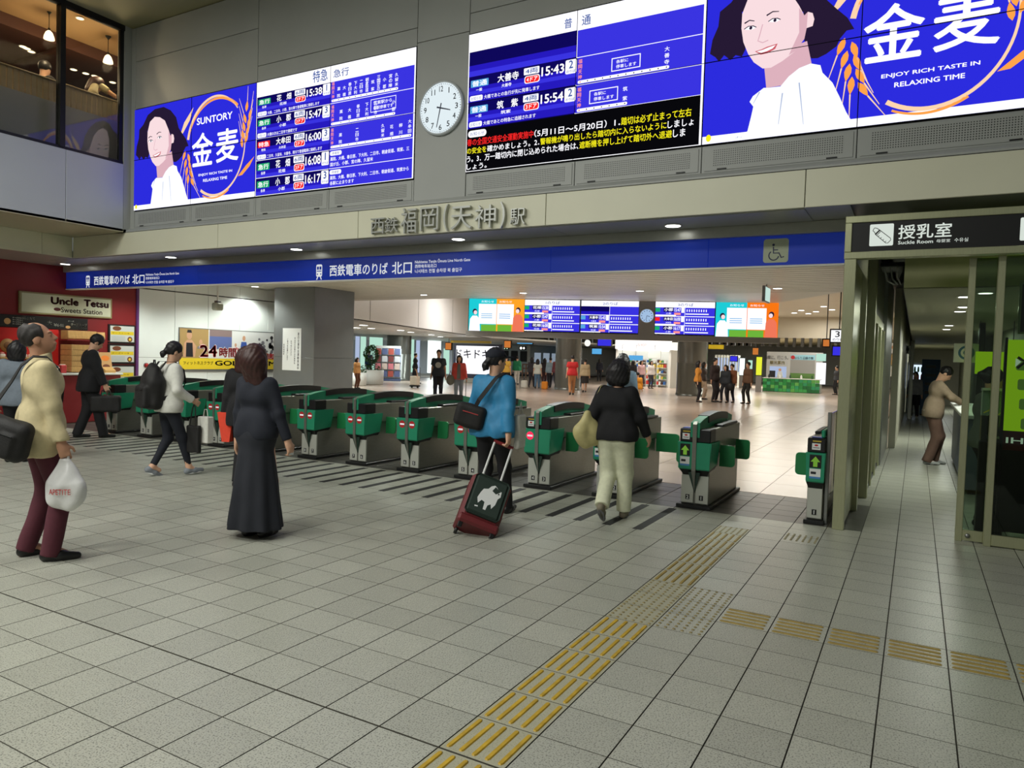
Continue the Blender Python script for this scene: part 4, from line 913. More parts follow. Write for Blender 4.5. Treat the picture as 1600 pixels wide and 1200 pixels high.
cv = Canvas((0, 13.299, 0), (1, 0, 0), (0, 0, 1)); cv.disc(2.42, 1.93, .13, mat('symbol blue', (60, 110, 150)), 1); cv.disc(2.42, 1.93, .09, M_pw, 2); cv.disc(2.42, 1.93, .05, mat('symbol blue', (60, 110, 150)), 3); cv.build('symbol', t); MB().tube([(2.42, 13.31, 2.1), (2.42, 13.31, 2.5)], .01, 6).build('hanger', M_dark, t)
t = thing('corridor_pillar', 'dark square pillar standing in the corridor behind the man in beige', 'pillar', (0, 0, 0)); MB().bev(2.62, 2.72, 13.6, 13.75, 0, 2.5, .01).build('shaft', M_dark, t); MB().bev(2.6, 2.74, 13.58, 13.77, 0, .15, .01).build('base', M_steel, t)
p = fl(1436, 640); t = thing('vending_machine', 'lit drinks vending machine at the far end of the corridor', 'vending machine', (p[0], 27.5, 0))
MB().bev(-.45, .4, 0, .7, 0, 1.85, .02).build('body', M_white, t); MB().box(-.38, .1, -.012, -.001, .9, 1.75).build('lit_window', glow('vending light', (215, 235, 255), 1.2), t); MB().box(-.38, .3, -.012, -.001, .3, .6).build('slot', M_dark, t)
for k in range(3):
    for j in range(4): MB().lathe([(.03, 0), (.035, .05), (.03, .16), (.015, .2)], (-.32+j*.11, -.03, .95+k*.27), n=8).build('bottle', mat('bottle %d' % (k % 3), ((60, 120, 190), (200, 70, 60), (80, 150, 90))[k]), t)
t = thing('blue_banner', 'tall dark blue banner panel beside the vending machine', 'banner', (0, 0, 0)); q0 = py(1439, 600, 26.5); q1 = py(1468, 600, 26.5)
MB().bev(q0[0], q1[0], 26.5, 26.56, .05, 1.95, .006).build('panel', mat('banner blue', (40, 78, 118), rough=.5), t); MB().box(q0[0], q1[0], 26.45, 26.62, 0, .05).build('foot', M_dark, t)
cv = Canvas((0, 26.495, 0), (1, 0, 0), (0, 0, 1))
for k in range(5): cv.rrect(q0[0]+.12, 1.75-k*.3-.1, q0[0]+.42, 1.75-k*.3, .02, M_dark, 1)
cv.build('banner_print', t)
t = thing('corridor_post', 'slim white post with toilet pictogram sign in the corridor', 'post', (0, 0, 0)); q0 = py(1423, 600, 24.0); MB().tube([(q0[0], 24, 0), (q0[0], 24, 2.5)], .06, 12).build('post', M_white, t)
q2 = py(1413, 553, 23.9); q3 = py(1423, 540, 23.9); MB().bev(q2[0], q3[0], 23.88, 23.92, q2[2], q3[2], .004).build('sign_plate', M_pw, t)
cv = Canvas((0, 23.879, 0), (1, 0, 0), (0, 0, 1)); cx_ = (q2[0]+q3[0])/2; hz = q3[2]-q2[2]; cv.disc(cx_, q2[2]+.82*hz, .028, M_pk, 1, 10); cv.rrect(cx_-.045, q2[2]+.38*hz, cx_+.045, q2[2]+.72*hz, .01, M_pk, 1); cv.rect(cx_-.025, q2[2]+.1*hz, cx_+.025, q2[2]+.4*hz, M_pk, 1); cv.build('pictogram', t)
for k in range(6):
    q0 = py(1390+(k % 2)*17, 588-(k//2)*18, 35.4); t = thing('wall_poster', 'small pale poster on the corridor end wall, %s %s' % (['bottom', 'middle', 'top'][k//2], ['left', 'right'][k % 2]), 'poster', (0, 0, 0), 0, 'end wall posters')
    MB().bev(q0[0], q0[0]+.46, 35.42, 35.45, q0[2], q0[2]+.48, .004).build('sheet', (M_pgrey, M_pw, M_gold)[k % 3], t); cv = Canvas((0, 35.418, 0), (1, 0, 0), (0, 0, 1)); cv.disc(q0[0]+.15, q0[2]+.28, .09, M_sk, 1, 10); cv.rect(q0[0]+.26, q0[2]+.1, q0[0]+.40, q0[2]+.4, M_pgry, 1); cv.build('poster_print', t)
area((2.2, 9.5, 2.47), .5, 40, (.95, 1, .85)); area((2.4, 16, 2.45), .8, 60, (.95, 1, .9)); area((2.4, 30, 2.45), .8, 60, (.95, 1, .9))
# ================================================================== TICKET GATES
M_gst = mat('gate steel', (138, 138, 130), rough=.34, metal=.65, noise=.06, nscale=16, stretch=(1, 1, 8)); M_gpl = mat('gate pale plate', (188, 190, 180), rough=.4, metal=.2)
M_grn = mat('gate green', (36, 142, 106), rough=.4); M_grn2 = mat('gate flap green', (30, 128, 72), rough=.45); M_gdk = mat('gate dark green', (38, 62, 52), rough=.45)
M_belt = mat('black hand belt', (24, 24, 26), rough=.38); M_stop = mat('no entry red', (190, 40, 46), rough=.4); M_yedge = mat('yellow edge', (196, 170, 60), rough=.4)
E_stop = glow('lit no entry', (255, 50, 90), 1.1); E_arrow = glow('lit arrow', (120, 170, 60), .7); M_bluep = mat('blue ic pad', (60, 80, 170), rough=.35)
def arch(y): return .945+.08*max(0, math.sin(math.pi*min(max((y+.04)/1.56, 0), 1)))**.8
def strip_mesh(y0, y1, dz0, dz1, hw, m, name, n=10):
    mb = MB(); ys_ = np.linspace(y0, y1, n); vs = []
    for y in ys_: vs += [(-hw, y, arch(y)+dz0), (hw, y, arch(y)+dz0), (hw, y, arch(y)+dz1), (-hw, y, arch(y)+dz1)]
    fs = [(0, 1, 2, 3), tuple((n-1)*4+i for i in (3, 2, 1, 0))]
    for i in range(n-1):
        for k in range(4): a, b = i*4+k, i*4+(k+1) % 4; fs.append((b, a, a+4, b+4))
    mb.add(vs, fs); return mb.mesh(name, m)
def gate_parts():
    P = []
    add = lambda name, mb, m: P.append((name, mb.mesh(name, m)))
    add('plinth', MB().bev(-.19, .19, -.02, 1.5, 0, .04, .006), M_dark)
    mb = MB().bev(-.15, .15, .04, 1.46, .04, .80, .006); add('cabinet', mb, M_gst)
    mb = MB().bev(-.165, .165, .16, 1.44, .60, .87, .008); add('upper_cabinet', mb, M_gst)
    add('side_seam', MB().box(-.166, .166, .16, 1.44, .598, .602), M_dark)
    for s in (-1, 1):
        add('front_plate', MB().bev(min(s*.012, s*.148), max(s*.012, s*.148), .022, .042, .055, .36, .003), M_gpl)
        add('number_plate', MB().box(s*.075-.022, s*.075+.022, .019, .022, .09, .145), M_black)
    # green head: tapering box, dark skirt below, black reader above
    mb = MB(); 
    prof = [(-.04, .43), (.30, .46), (.34, .73), (-.05, .73)]
    vs = []
    for hw, (y, z) in zip((.165, .165, .185, .185), prof): vs += [(-hw, y, z), (hw, y, z)]
    mb.add(vs, [(0, 2, 3, 1), (6, 7, 5, 4), (0, 1, 7, 6), (2, 4, 5, 3), (0, 6, 4, 2), (1, 3, 5, 7)]); add('green_head', mb, M_grn)
    mb = MB(); vs = [(-.165, -.038, .43), (.165, -.038, .43), (.165, .30, .455), (-.165, .30, .455), (-.13, .03, .36), (.13, .03, .36), (.13, .24, .36), (-.13, .24, .36)]
    mb.add(vs, [(0, 1, 2, 3), (7, 6, 5, 4), (1, 0, 4, 5), (2, 1, 5, 6), (3, 2, 6, 7), (0, 3, 7, 4)]); add('dark_skirt', mb, M_black)
    add('reader', MB().bev(-.168, .168, -.035, .20, .73, .876, .01), M_belt); add('reader_trim', MB().bev(-.172, .172, -.052, -.045, .44, .725, .002), M_grn)
    # arched hand rail: green ends, black belt between, green panel below
    P.append(('rail_end', strip_mesh(-.045, .30, -.16, .0, .05, M_grn, 'rail_end', 5))); P.append(('belt', strip_mesh(.30, 1.22, -.075, .006, .062, M_belt, 'belt', 10)))
    P.append(('rail_panel', strip_mesh(.28, 1.24, -.15, -.07, .045, M_grn, 'rail_panel', 8))); P.append(('rail_end', strip_mesh(1.22, 1.5, -.14, .0, .05, M_grn, 'rail_end', 5)))
    mb = MB(); mb.prism([(-.022, -.062, .42), (.022, -.062, .42), (.022, -.062, .93), (-.022, -.062, .93)], (0, .022, 0)); mb.prism([(-.022, -.062, .93), (.022, -.062, .93), (.022, -.03, .958), (-.022, -.03, .958)], (0, .05, 0)); add('front_rail', mb, M_gst)
    mb = MB().prism([(-.022, -.062, .42), (0, .015, .17), (.022, -.062, .42)], (0, .03, 0)); add('rail_point', mb, M_gst)
    mb = MB().prism([(-.065, -.03, .40), (0, .016, .17), (.065, -.03, .40)], (0, .03, 0)); add('v_bracket', mb, M_gdk)
    mb = MB(); mb.bev(-.168, -.06, .55, 1.3, .87, .90, .01); mb.bev(.06, .168, .55, 1.3, .87, .90, .01); add('reader_deck', mb, M_belt)
    return P
GP = gate_parts()
def flap_mesh(w_):
    pts = []; z0, z1, r = .43, .67, .04
    for cx_, cz_, a in ((w_-r, z0+r, -90), (w_-r, z1-r, 0)):
        for j in range(5): t_ = math.radians(a+22.5*j); pts.append((cx_+r*math.cos(t_), 0, cz_+r*math.sin(t_)))
    pts += [(0, 0, z1), (0, 0, z0)]
    return MB().prism(pts, (0, .03, 0)).mesh('flap', M_grn2)
FL = flap_mesh(.17); FLL = flap_mesh(.30)
stop_me = {}
def stop_sign(m, key):
    cv = Canvas((0, -.0535, 0), (1, 0, 0), (0, 0, 1)); cv.disc(0, 0, .05, m, 1, 20); cv.rect(-.036, -.011, .036, .011, W_, 2); return cv.mb.mesh('no_entry_sign', cv.mats)
ST1 = stop_sign(M_stop, 0); ST2 = stop_sign(E_stop, 1)
def arrow_sign():
    cv = Canvas((0, -.0535, 0), (1, 0, 0), (0, 0, 1)); cv.rect(-.055, -.06, .055, .07, M_black, 1); cv.poly([(-.045, .0), (0, .055), (.045, 0), (.02, .0), (.02, -.05), (-.02, -.05), (-.02, 0)], E_arrow, 2)
    cv.rect(-.052, -.15, .052, -.07, M_pw, 1); cv.rect(-.04, -.125, .01, -.10, M_pk, 2); cv.rect(-.052, -.17, .052, -.15, mat('sticker blue', (70, 130, 190)), 1); return cv.mb.mesh('arrow_sign', cv.mats)
AR = arrow_sign()
def reader_sign():
    cv = Canvas((0, -.0365, 0), (1, 0, 0), (0, 0, 1)); cv.rect(-.04, -.03, .04, .035, M_pw, 1); cv.disc(0, .015, .018, M_stop, 2, 10, .01); cv.line([(-.03, -.01), (.03, -.01)], .008, M_pgry, 2); cv.rect(-.035, .05, .045, .063, M_yedge, 1); return cv.mb.mesh('reader_label', cv.mats)
RS = reader_sign()
dig = {}
def digit(n):
    if n not in dig:
        cv = Canvas((0, .0185, 0), (1, 0, 0), (0, 0, 1)); cv.text(str(n), -.014, -.02, .014, .02, M_pw, 1, bold=.02, keep=True); dig[n] = cv.mb.mesh('lane_number', cv.mats)
    return dig[n]
YG = 5.47
gx = [-.435, -1.445, -2.36, -3.39, -4.335, -5.255, -6.20, -7.2, -8.22, -9.09, -10.08, -11.08]
ordn = ['first', 'second', 'third', 'fourth', 'fifth', 'sixth', 'seventh', 'eighth', 'ninth', 'tenth', 'eleventh', 'twelfth']
for i, x in enumerate(gx):
    lab = 'green steel ticket gate with %s, %s double gate from the corridor' % ('a lit arrow' if i < 2 else ('a lit arrow' if i == 1 else ('lit red lamp' if i == 2 else 'red no-entry signs')), ordn[i])
    g = thing('ticket_gate', lab, 'ticket gate', (x, YG, 0), 0, 'row of ticket gates')
    for name, me in GP: mkobj(name, me, g)
    for s, n in ((-1, i+2), (1, i+1)):
        o = mkobj('lane_number', digit(n), g); o.location = (s*.075, 0, .1175)
    if i >= 3:
        for s in (-1, 1): o = mkobj('no_entry_sign', ST1, g); o.location = (s*.082, 0, .645)
    elif i == 2:
        o = mkobj('no_entry_sign', ST2, g); o.location = (-.095, 0, .645); o = mkobj('reader_label', RS, g); o.location = (-.095, 0, .79)
    else:
        o = mkobj('arrow_sign', AR, g); o.location = (-.10, 0, .64); o = mkobj('reader_label', RS, g); o.location = (-.10, 0, .79)
        MB().bev(-.15, -.04, 0, .12, .877, .884, .003).build('ic_pad', M_bluep, g)
    for s in (-1, 1):
        o = mkobj('flap', FL, g); o.location = (s*.16, .44, 0); o.rotation_euler = (0, 0, 0 if s > 0 else math.pi)
        o = mkobj('flap', FLL if (i == 1 and s > 0) else FL, g); o.location = (s*.16, 1.26, 0); o.rotation_euler = (0, 0, 0 if s > 0 else math.pi)
g = thing('end_ticket_gate', 'narrow green arrow ticket gate end beside the metal portal post', 'ticket gate', (.79, YG, 0))
for name, me in GP:
    if name in ('rail_point', 'v_bracket', 'front_rail', 'number_plate', 'front_plate', 'rail_end', 'belt', 'rail_panel'): continue
    o = mkobj(name, me, g); o.scale = (.5, 1, 1)
MB().bev(-.07, .07, .022, .042, .055, .36, .003).build('front_plate', M_gpl, g); MB().bev(.04, .075, .0, 1.4, .88, .96, .01).build('side_rail', M_grn, g)
o = mkobj('lane_number', digit(1), g); o.location = (0, -.002, .1175); MB().box(-.022, .022, .017, .0215, .09, .145).build('number_plate', M_black, g)
o = mkobj('arrow_sign', AR, g); o.location = (0, -.002, .64); o = mkobj('reader_label', RS, g); o.location = (0, 0, .79); MB().bev(-.05, .05, 0, .12, .877, .884, .003).build('ic_pad', M_bluep, g)
o = mkobj('flap', FL, g); o.location = (-.08, .44, 0); o.rotation_euler = (0, 0, math.pi)
MB().box(.10, .106, .1, 1.5, .25, 1.12).build('side_glass', glass('green fence glass', (150, 190, 165)), g); MB().bev(.085, .12, .06, .1, 0, 1.14, .004).build('fence_post', M_steel, g); MB().bev(.085, .12, 1.5, 1.54, 0, 1.14, .004).build('fence_post', M_steel, g)
# ================================================================== FAR HALL
def vplane(A, B):
    A = np.array(A[:2]); B = np.array(B[:2]); t = (B-A)/np.linalg.norm(B-A); n = np.array([t[1], -t[0]])
    def f(x, y):
        d = ray(x, y); s = ((A-C3[:2])@n)/(d[:2]@n); p = C3+d*s; return ((p[:2]-A)@t, p[2])
    return f, t, np.linalg.norm(B-A)
M_hceil = mat('hall cream ceiling', (214, 204, 182), rough=.4, noise=.03, nscale=1); M_hwall = mat('hall wall', (150, 146, 136), rough=.6)
MB().box(-30, 1.4, 13.5, 46, 4.6, 4.75).build('ceiling_hall', M_hceil, kind='structure')
MB().box(-30, 1.4, 46, 66, 3.3, 3.45).build('ceiling_platform', mat('platform ceiling', (170, 164, 130), rough=.7), kind='structure')
MB().box(-32, 1.4, 64, 64.2, 0, 5).build('wall_back', mat('far wall', (150, 152, 146), rough=.7), kind='structure')
MB().box(1.2, 1.32, 14.0, 64, 0, 4.7).build('wall_hall_right', mat('hall right wall', (188, 186, 170), rough=.45), kind='structure')
# white bulkhead at the upper left, low ceiling under it
Q1 = fl(555, 498, 2.64); Q2 = fl(770, 528.5, 2.64); d_ = (Q2-Q1)/np.linalg.norm(Q2-Q1)
nn = np.array([-d_[1], d_[0], 0])
Qa = Q1-d_*.7
M_bulk = mat('white bulkhead', (226, 226, 224), rough=.4, noise=.02)
MB().prism([tuple(Qa), tuple(Q2), tuple(Q2+nn*.3), tuple(Qa+nn*.3)], (0, 0, 1.96)).build('wall_bulkhead_left', M_bulk, kind='structure')
MB().prism([tuple(Qa+nn*.02), tuple(Q2+nn*.02), (-16, 62, 2.64), (-31, 62, 2.64), (-31, 12, 2.64)], (0, 0, .1)).build('ceiling_far_left', mat('low cream ceiling', (214, 214, 206), rough=.4), kind='structure')
for k in range(5):
    q = Qa+d_*(1.9+k*5)+np.array([0, 0, 0]); MB().box(-.006, .006, -.004, .004, 0, 1.5).xf(Matrix.Translation((q[0]-nn[0]*.003, q[1]-nn[1]*.003, 2.66))).build('bulkhead_joint', M_seam, bpy.data.objects['wall_bulkhead_left'])
for k, (x, y) in enumerate(((557, 512), (580, 513), (568, 508), (626, 516), (642, 519), (674, 523), (688, 526))):
    p = fl(x, y, 2.635); downlight(p[0], p[1], 2.634, .16, 30 if k % 3 == 0 else 0, 'round lamp in the far low ceiling at the left, %s of seven' % ordn[k], 'far left ceiling lamps', 140)
# hanging video wall
fS, tS, WS = vplane(SCL, SCR); zS1 = 3.19
vw = thing('hanging_timetable_display', 'hanging video wall with platform timetables between two bright adverts', 'screen', (0, 0, 0))
o3 = np.array([SCL[0], SCL[1], 0]); u3 = np.array([tS[0], tS[1], 0]); n3 = np.cross(u3, (0, 0, 1.))
def slab(u0, u1, z0, z1, d0, d1, name, m, parent):
    a = o3+u3*u0; b = o3+u3*u1
    return MB().prism([(*(a+n3*d0)[:2], z0), (*(b+n3*d0)[:2], z0), (*(b+n3*d0)[:2], z1), (*(a+n3*d0)[:2], z1)], tuple(n3*(d1-d0))).build(name, m, parent)
zl = fS(732.4, 517.4)[1]; zr = fS(1214.6, 527)[1]; zP = (zl+zr)/2; zF = (fS(732.4, 525.3)[1]+fS(1214.6, 535.8)[1])/2
M_fas = mat('grey display fascia', (128, 124, 120), rough=.45)
slab(-.05, WS+.05, zF, zP, -.35, .02, 'bottom_fascia', M_fas, vw); slab(0, WS, zP, zS1, -.35, -.005, 'housing', M_dark, vw)
cv = Canvas(tuple(o3), tuple(u3), (0, 0, 1), .002)
U = lambda x: fS(x, 500)[0]
E_cy = glow('far cyan', (30, 205, 215), 1.0); E_or = glow('far orange', (255, 165, 40), 1.0); E_or2 = glow('far deep orange', (250, 120, 20), 1.0); E_gr = glow('far grass', (110, 180, 60), 1.0); E_coral = glow('far coral', (240, 120, 90), 1.0)
def far_ad(x0, x1, flip):
    a, b = U(x0), U(x1); m_ = (a+b)/2; H = zS1-zP
    cv.rect(a, zP, m_, zS1, E_cy, 1); cv.rect(m_, zP, b, zS1, E_or if not flip else E_or2, 1)
    w_ = (b-a)/2
    for k, s0 in enumerate((a, m_)):
        cv.rect(s0+w_*(.36 if k == 0 else .02), zP+H*.22, s0+w_*(1.0 if k == 0 else .62), zP+H*.84, E_white, 2); cv.rect(s0+w_*.45-(.4*w_ if k else 0), zP, s0+w_*(1. if k == 0 else .55), zP+H*.2, E_gr, 2)
        cv.text('お知らせ', s0+w_*(.45 if k == 0 else .1), zP+H*.88, s0+w_*(.9 if k == 0 else .55), zP+H*.95, E_white, 3)
        for q in range(3): cv.rect(s0+w_*(.45 if k == 0 else .1), zP+H*(.40+.06*q), s0+w_*(.85 if k == 0 else .5), zP+H*(.42+.06*q), E_cyan, 3)
    # standing figures
    for (cx_, top, sh, m2) in ((a+.22*w_, .62, .45, E_white), (b-.22*w_, .68, .5, E_coral)):
        cv.poly([(cx_-.2*w_, zP), (cx_-.17*w_, zP+H*(top-.25)), (cx_-.08*w_, zP+H*(top-.15)), (cx_+.08*w_, zP+H*(top-.15)), (cx_+.17*w_, zP+H*(top-.25)), (cx_+.2*w_, zP)], m2, 4)
        cv.disc(cx_, zP+H*(top-.02), .085*w_, E_hair, 5, 12, .1*w_); cv.disc(cx_+(-.02 if m2 is E_coral else .02)*w_, zP+H*(top-.05), .065*w_, E_skin, 6, 12, .075*w_)
def far_board(x0, x1, title, rows_, blank=None):
    a, b = U(x0)+.01, U(x1)-.01; H = zS1-zP; cv.rect(a, zP+.01, b, zS1-.01, E_white, 1); cv.text(title, a+(b-a)*.38, zP+H*.86, a+(b-a)*.64, zP+H*.95, E_dblue, 2, bold=.01); mid = (a+b)/2
    for k in range(3):
        z1 = zP+H*(.82-.27*k); z0 = z1-H*.25
        cv.rect(a, z0, mid-.005, z1, E_mid if blank == k else E_blue, 2); cv.rect(mid+.005, z0, b, z1, E_blue, 2)
        if blank == k: cv.rect(a, z0+H*.1, mid-.005, z1, E_navy, 3); continue
        d, t_, kc = rows_[k]; w_ = mid-a
        cv.rect(a, z0+H*.12, a+w_*.16, z1-H*.02, kc, 3); cv.rect(a+w_*.28, z0+H*.12, a+w_*.62, z1, E_navy, 3); cv.text(d, a+w_*.3, z0+H*.14, a+w_*.6, z1-H*.02, E_white, 4, bold=.02); cv.text(d, a+w_*.36, z0+H*.05, a+w_*.54, z0+H*.1, E_white, 4)
        cv.text(t_, a+w_*.64, z0+H*.13, a+w_*.86, z1-H*.02, E_white, 4, bold=.02); cv.rect(a+w_*.88, z0+H*.1, a+w_*.98, z1, E_white, 3); cv.rect(a+w_*.64, z0+H*.03, a+w_*.86, z0+H*.10, E_pink, 3); cv.rect(a, z0, a+w_*.7, z0+H*.035, E_white, 3)
        for q in range(9): cv.rect(mid+w_*(.06+.08*q), z0+H*.13, mid+w_*(.09+.08*q), z0+H*.20, E_white, 3)
        cv.rect(mid+.02, z0+H*.05, mid+w_*.8, z0+H*.08, E_white, 3)
    cv.rect(a, zP+.01, b, zP+.035, E_black, 3)
far_ad(732.4, 819, False)
R1 = [('花畑', '15:38', E_green), ('小郡', '15:47', E_green), ('花畑', '16:08', E_green)]; R2 = [('', '', E_cyan), ('大善寺', '15:43', E_cyan), ('筑紫', '15:54', E_cyan)]; R3 = [('小郡', '15:47', E_green), ('大牟田', '16:00', E_red), ('小郡', '16:17', E_green)]
far_board(819, 906, '1のりば', R1); far_board(907, 998, '2のりば', R2, 0); far_board(1023, 1117, '3のりば', R3); far_ad(1118, 1216, True)
cv.build('display_print', vw)
cc = o3+u3*(U(998)+U(1023))/2; zc = fS(1010, 493.5)[1]
ck2 = thing('hanging_wall_clock', 'small round clock in the middle of the hanging video wall', 'clock', tuple(cc+n3*.03+np.array([0, 0, zc])), math.atan2(tS[1], tS[0]))
slab(U(998), U(1023), zP, zS1, -.3, .0, 'clock_panel', M_fas, vw)
MB().lathe([(.15, .02), (.185, .02), (.19, 0), (.18, -.015), (.172, 0)], n=28, axis='y').build('rim', M_rim, ck2); MB().disc((0, -.002, 0), .175, (0, -1, 0), 28).build('dial', glow('far clock face', (170, 200, 235), .9), ck2)
cv = Canvas((0, -.004, 0), (1, 0, 0), (0, 0, 1), .001)
for h in range(12): t_ = math.radians(30*h); cv.disc(.135*math.cos(t_), .135*math.sin(t_), .012, M_num, 1, 8)
cv.line([(0, 0), (.08, -.02)], .012, M_num, 2); cv.line([(0, 0), (-.02, -.12)], .010, M_num, 2); cv.build('dial_marks', ck2)
# round hall pillars
M_pil = mat('dark steel round pillar', (116, 120, 116), rough=.25, metal=.6, noise=.04)
for k, (x, y, r, w_) in enumerate(((-13.93, 31.3, .66, 'left, behind the man in red'), (-7.72, 31.9, .70, 'right, beside the convenience store'), (-25.2, 31.8, .72, 'far left, behind the magazine rack'))):
    o = MB().lathe([(r+.02, 0), (r+.02, .12), (r, .13), (r, 1.55), (r-.004, 1.555), (r, 1.56), (r, 4.6 if k < 2 else 2.64)], (x, y, 0), n=36).build('round_pillar', M_pil); tag(o, 'dark steel round hall pillar, the one %s' % w_, 'pillar', 'round hall pillars')
# windows at the far left, bright daylight boxes
E_day = glow('daylight window', (235, 250, 245), 1.5); E_day2 = glow('greenish daylight', (190, 235, 215), .9); M_wf = mat('pale window frame', (222, 230, 238), rough=.4)
wv = MB().box(-48, py(706, 560, 45.9)[0], 45.9, 46.1, 0, 2.64).build('wall_windows', M_wf, kind='structure')
for k, (x0, x1, yt, yb, m) in enumerate(((555, 563, 519, 594, E_grey), (563, 573, 520, 594, E_day2), (577, 599, 520, 590, E_day2), (633, 648, 528, 588, E_day2), (668, 690, 530, 591, E_day), (693, 703, 545, 585, E_day2), (650, 657, 532, 589, E_grey))):
    A = py(x0, yb, 45.88); B = py(x1, yt, 45.88); f_ = MB().bev(A[0]-.06, B[0]+.06, 45.82, 45.9, max(A[2], .02)-.0, B[2]+.08, .02).build('window_%d' % (k+2), M_wf, kind='structure'); MB().box(A[0], B[0], 45.80, 45.82, max(A[2], .06), B[2]).build('pane', m, f_)
for k in range(9): A = py(578+k*2.4, 590, 45.79); MB().box(A[0], A[0]+.05, 45.77, 45.79, .3+.2*(k % 3), 2.2-.15*(k % 4)).build('leaf_streak', mat('frosted leaf', (120, 170, 150), emit=.4), wv)
# big white video board
A = py(712, 583, 33); B = py(779, 541.5, 33); t = thing('video_board', 'large dark framed video board showing katakana on white', 'screen', (0, 0, 0))
MB().bev(A[0]-.22, B[0]+.22, 33, 33.3, A[2]-.25, B[2]+.12, .03).build('frame', mat('board frame', (44, 46, 66), rough=.4), t); cv = Canvas((0, 32.995, 0), (1, 0, 0), (0, 0, 1), .003); cv.rect(A[0], A[2], B[0], B[2], E_white, 1)
a = py(713, 559, 33); b = py(770, 547, 33); cv.text('ドキドキ!', a[0], a[2], b[0], b[2], mat('katakana ink', (70, 70, 74), rough=.8), 2, bold=.01); cv.build('screen_print', t); MB().bev(A[0]+.2, B[0]-.2, 33.02, 33.28, 0, A[2]-.24, .02).build('plinth', M_hwall, t)
MB().bev(A[0]-.5, B[0]-.6, 33.1, 33.2, B[2]+.16, B[2]+.30, .01).build('yellow_header', mat('header yellow', (200, 170, 60), rough=.5), t)
# magazine rack
A = fl(592, 594); t = thing('magazine_rack', 'wire magazine rack filled with colourful leaflets by the far left pillar', 'rack', (-24.6, 30.0, 0), math.radians(30))
MB().bev(-.75, .75, 0, .3, 0, .12, .01).build('base', mat('rack blue', (70, 84, 120)), t); MB().bev(-.75, .75, .2, .26, .12, 1.85, .01).build('back', mat('rack panel', (180, 190, 205)), t); MB().bev(-.72, .72, .16, .2, 1.86, 2.0, .01).build('header', M_pw, t)
rc_ = [(170, 80, 70), (210, 190, 180), (120, 60, 60), (90, 100, 140), (205, 120, 130), (200, 200, 205)]
for r_ in range(4):
    MB().bev(-.74, .74, .08, .2, .2+r_*.42, .23+r_*.42, .004).build('shelf', M_steel, t)
    for c_ in range(4): MB().bev(-.34+(-.35)+c_*.36, -.04+(-.35)+c_*.36, .10, .13, .24+r_*.42, .58+r_*.42, .006).build('leaflet', mat('leaflet %d' % ((r_*4+c_*3) % 6), rc_[(r_*4+c_*3) % 6], rough=.5), t)
# planters
M_leaf = mat('dark leaves', (44, 84, 40), rough=.6, noise=.3, nscale=20); M_pot = mat('white planter', (222, 222, 216), rough=.45)
def planter(x, y, r, h, shrub, lab):
    t = thing('planter', lab, 'planter', (x, y, 0)); MB().lathe([(r*.88, 0), (r, .03), (r*1.02, h), (r*.9, h), (r*.9, h-.05), (0.01, h-.05)], n=24).build('pot', M_pot, t)
    mb = MB(); rnd = random.Random(int(x*10))
    for k in range(240):
        a_ = rnd.random()*6.28; rr = r*.95*math.sqrt(rnd.random()); zz = h-.02+rnd.random()*(.28*(1-rr/r)+.12)
        p_ = np.array([rr*math.cos(a_), rr*math.sin(a_), zz]); q_ = np.array([rnd.uniform(-1, 1), rnd.uniform(-1, 1), rnd.uniform(-.3, 1)])*.09; s_ = np.array([rnd.uniform(-1, 1), rnd.uniform(-1, 1), 0])*.045
        mb.add([p_, p_+q_*.5+s_, p_+q_, p_+q_*.5-s_], [(0, 1, 2, 3)])
    if shrub:
        for k in range(500):
            v = np.array([rnd.gauss(0, 1), rnd.gauss(0, 1), rnd.gauss(0, 1)]); v /= np.linalg.norm(v); p_ = v*np.array([.35, .35, .45])*rnd.uniform(.6, 1)+np.array([0, 0, h+.75]); q_ = v*.1; s_ = np.array([rnd.uniform(-1, 1), rnd.uniform(-1, 1), rnd.uniform(-1, 1)])*.05
            mb.add([p_, p_+q_*.5+s_, p_+q_, p_+q_*.5-s_], [(0, 1, 2, 3)])
        MB().tube([(0, 0, h-.05), (.02, 0, h+.3), (0, .02, h+.7)], .03, 8).build('stem', mat('bark', (90, 70, 50)), t)
    mb.build('foliage', M_leaf, t, kind='stuff')
    mf = MB()
    for k in range(26): a_ = rnd.random()*6.28; mf.disc((r*.8*math.cos(a_), r*.8*math.sin(a_), h+.12+.05*rnd.random()), .035, (0, 0, 1), 6)
    mf.build('blossoms', mat('pink blossom', (200, 120, 110)), t, kind='stuff')
planter(-22.3, 25.9, .62, .72, True, 'round white planter with clipped shrub in the far left of the hall'); planter(-21.6, 24.0, .48, .62, False, 'smaller white planter with low flowers beside the grey pillar')
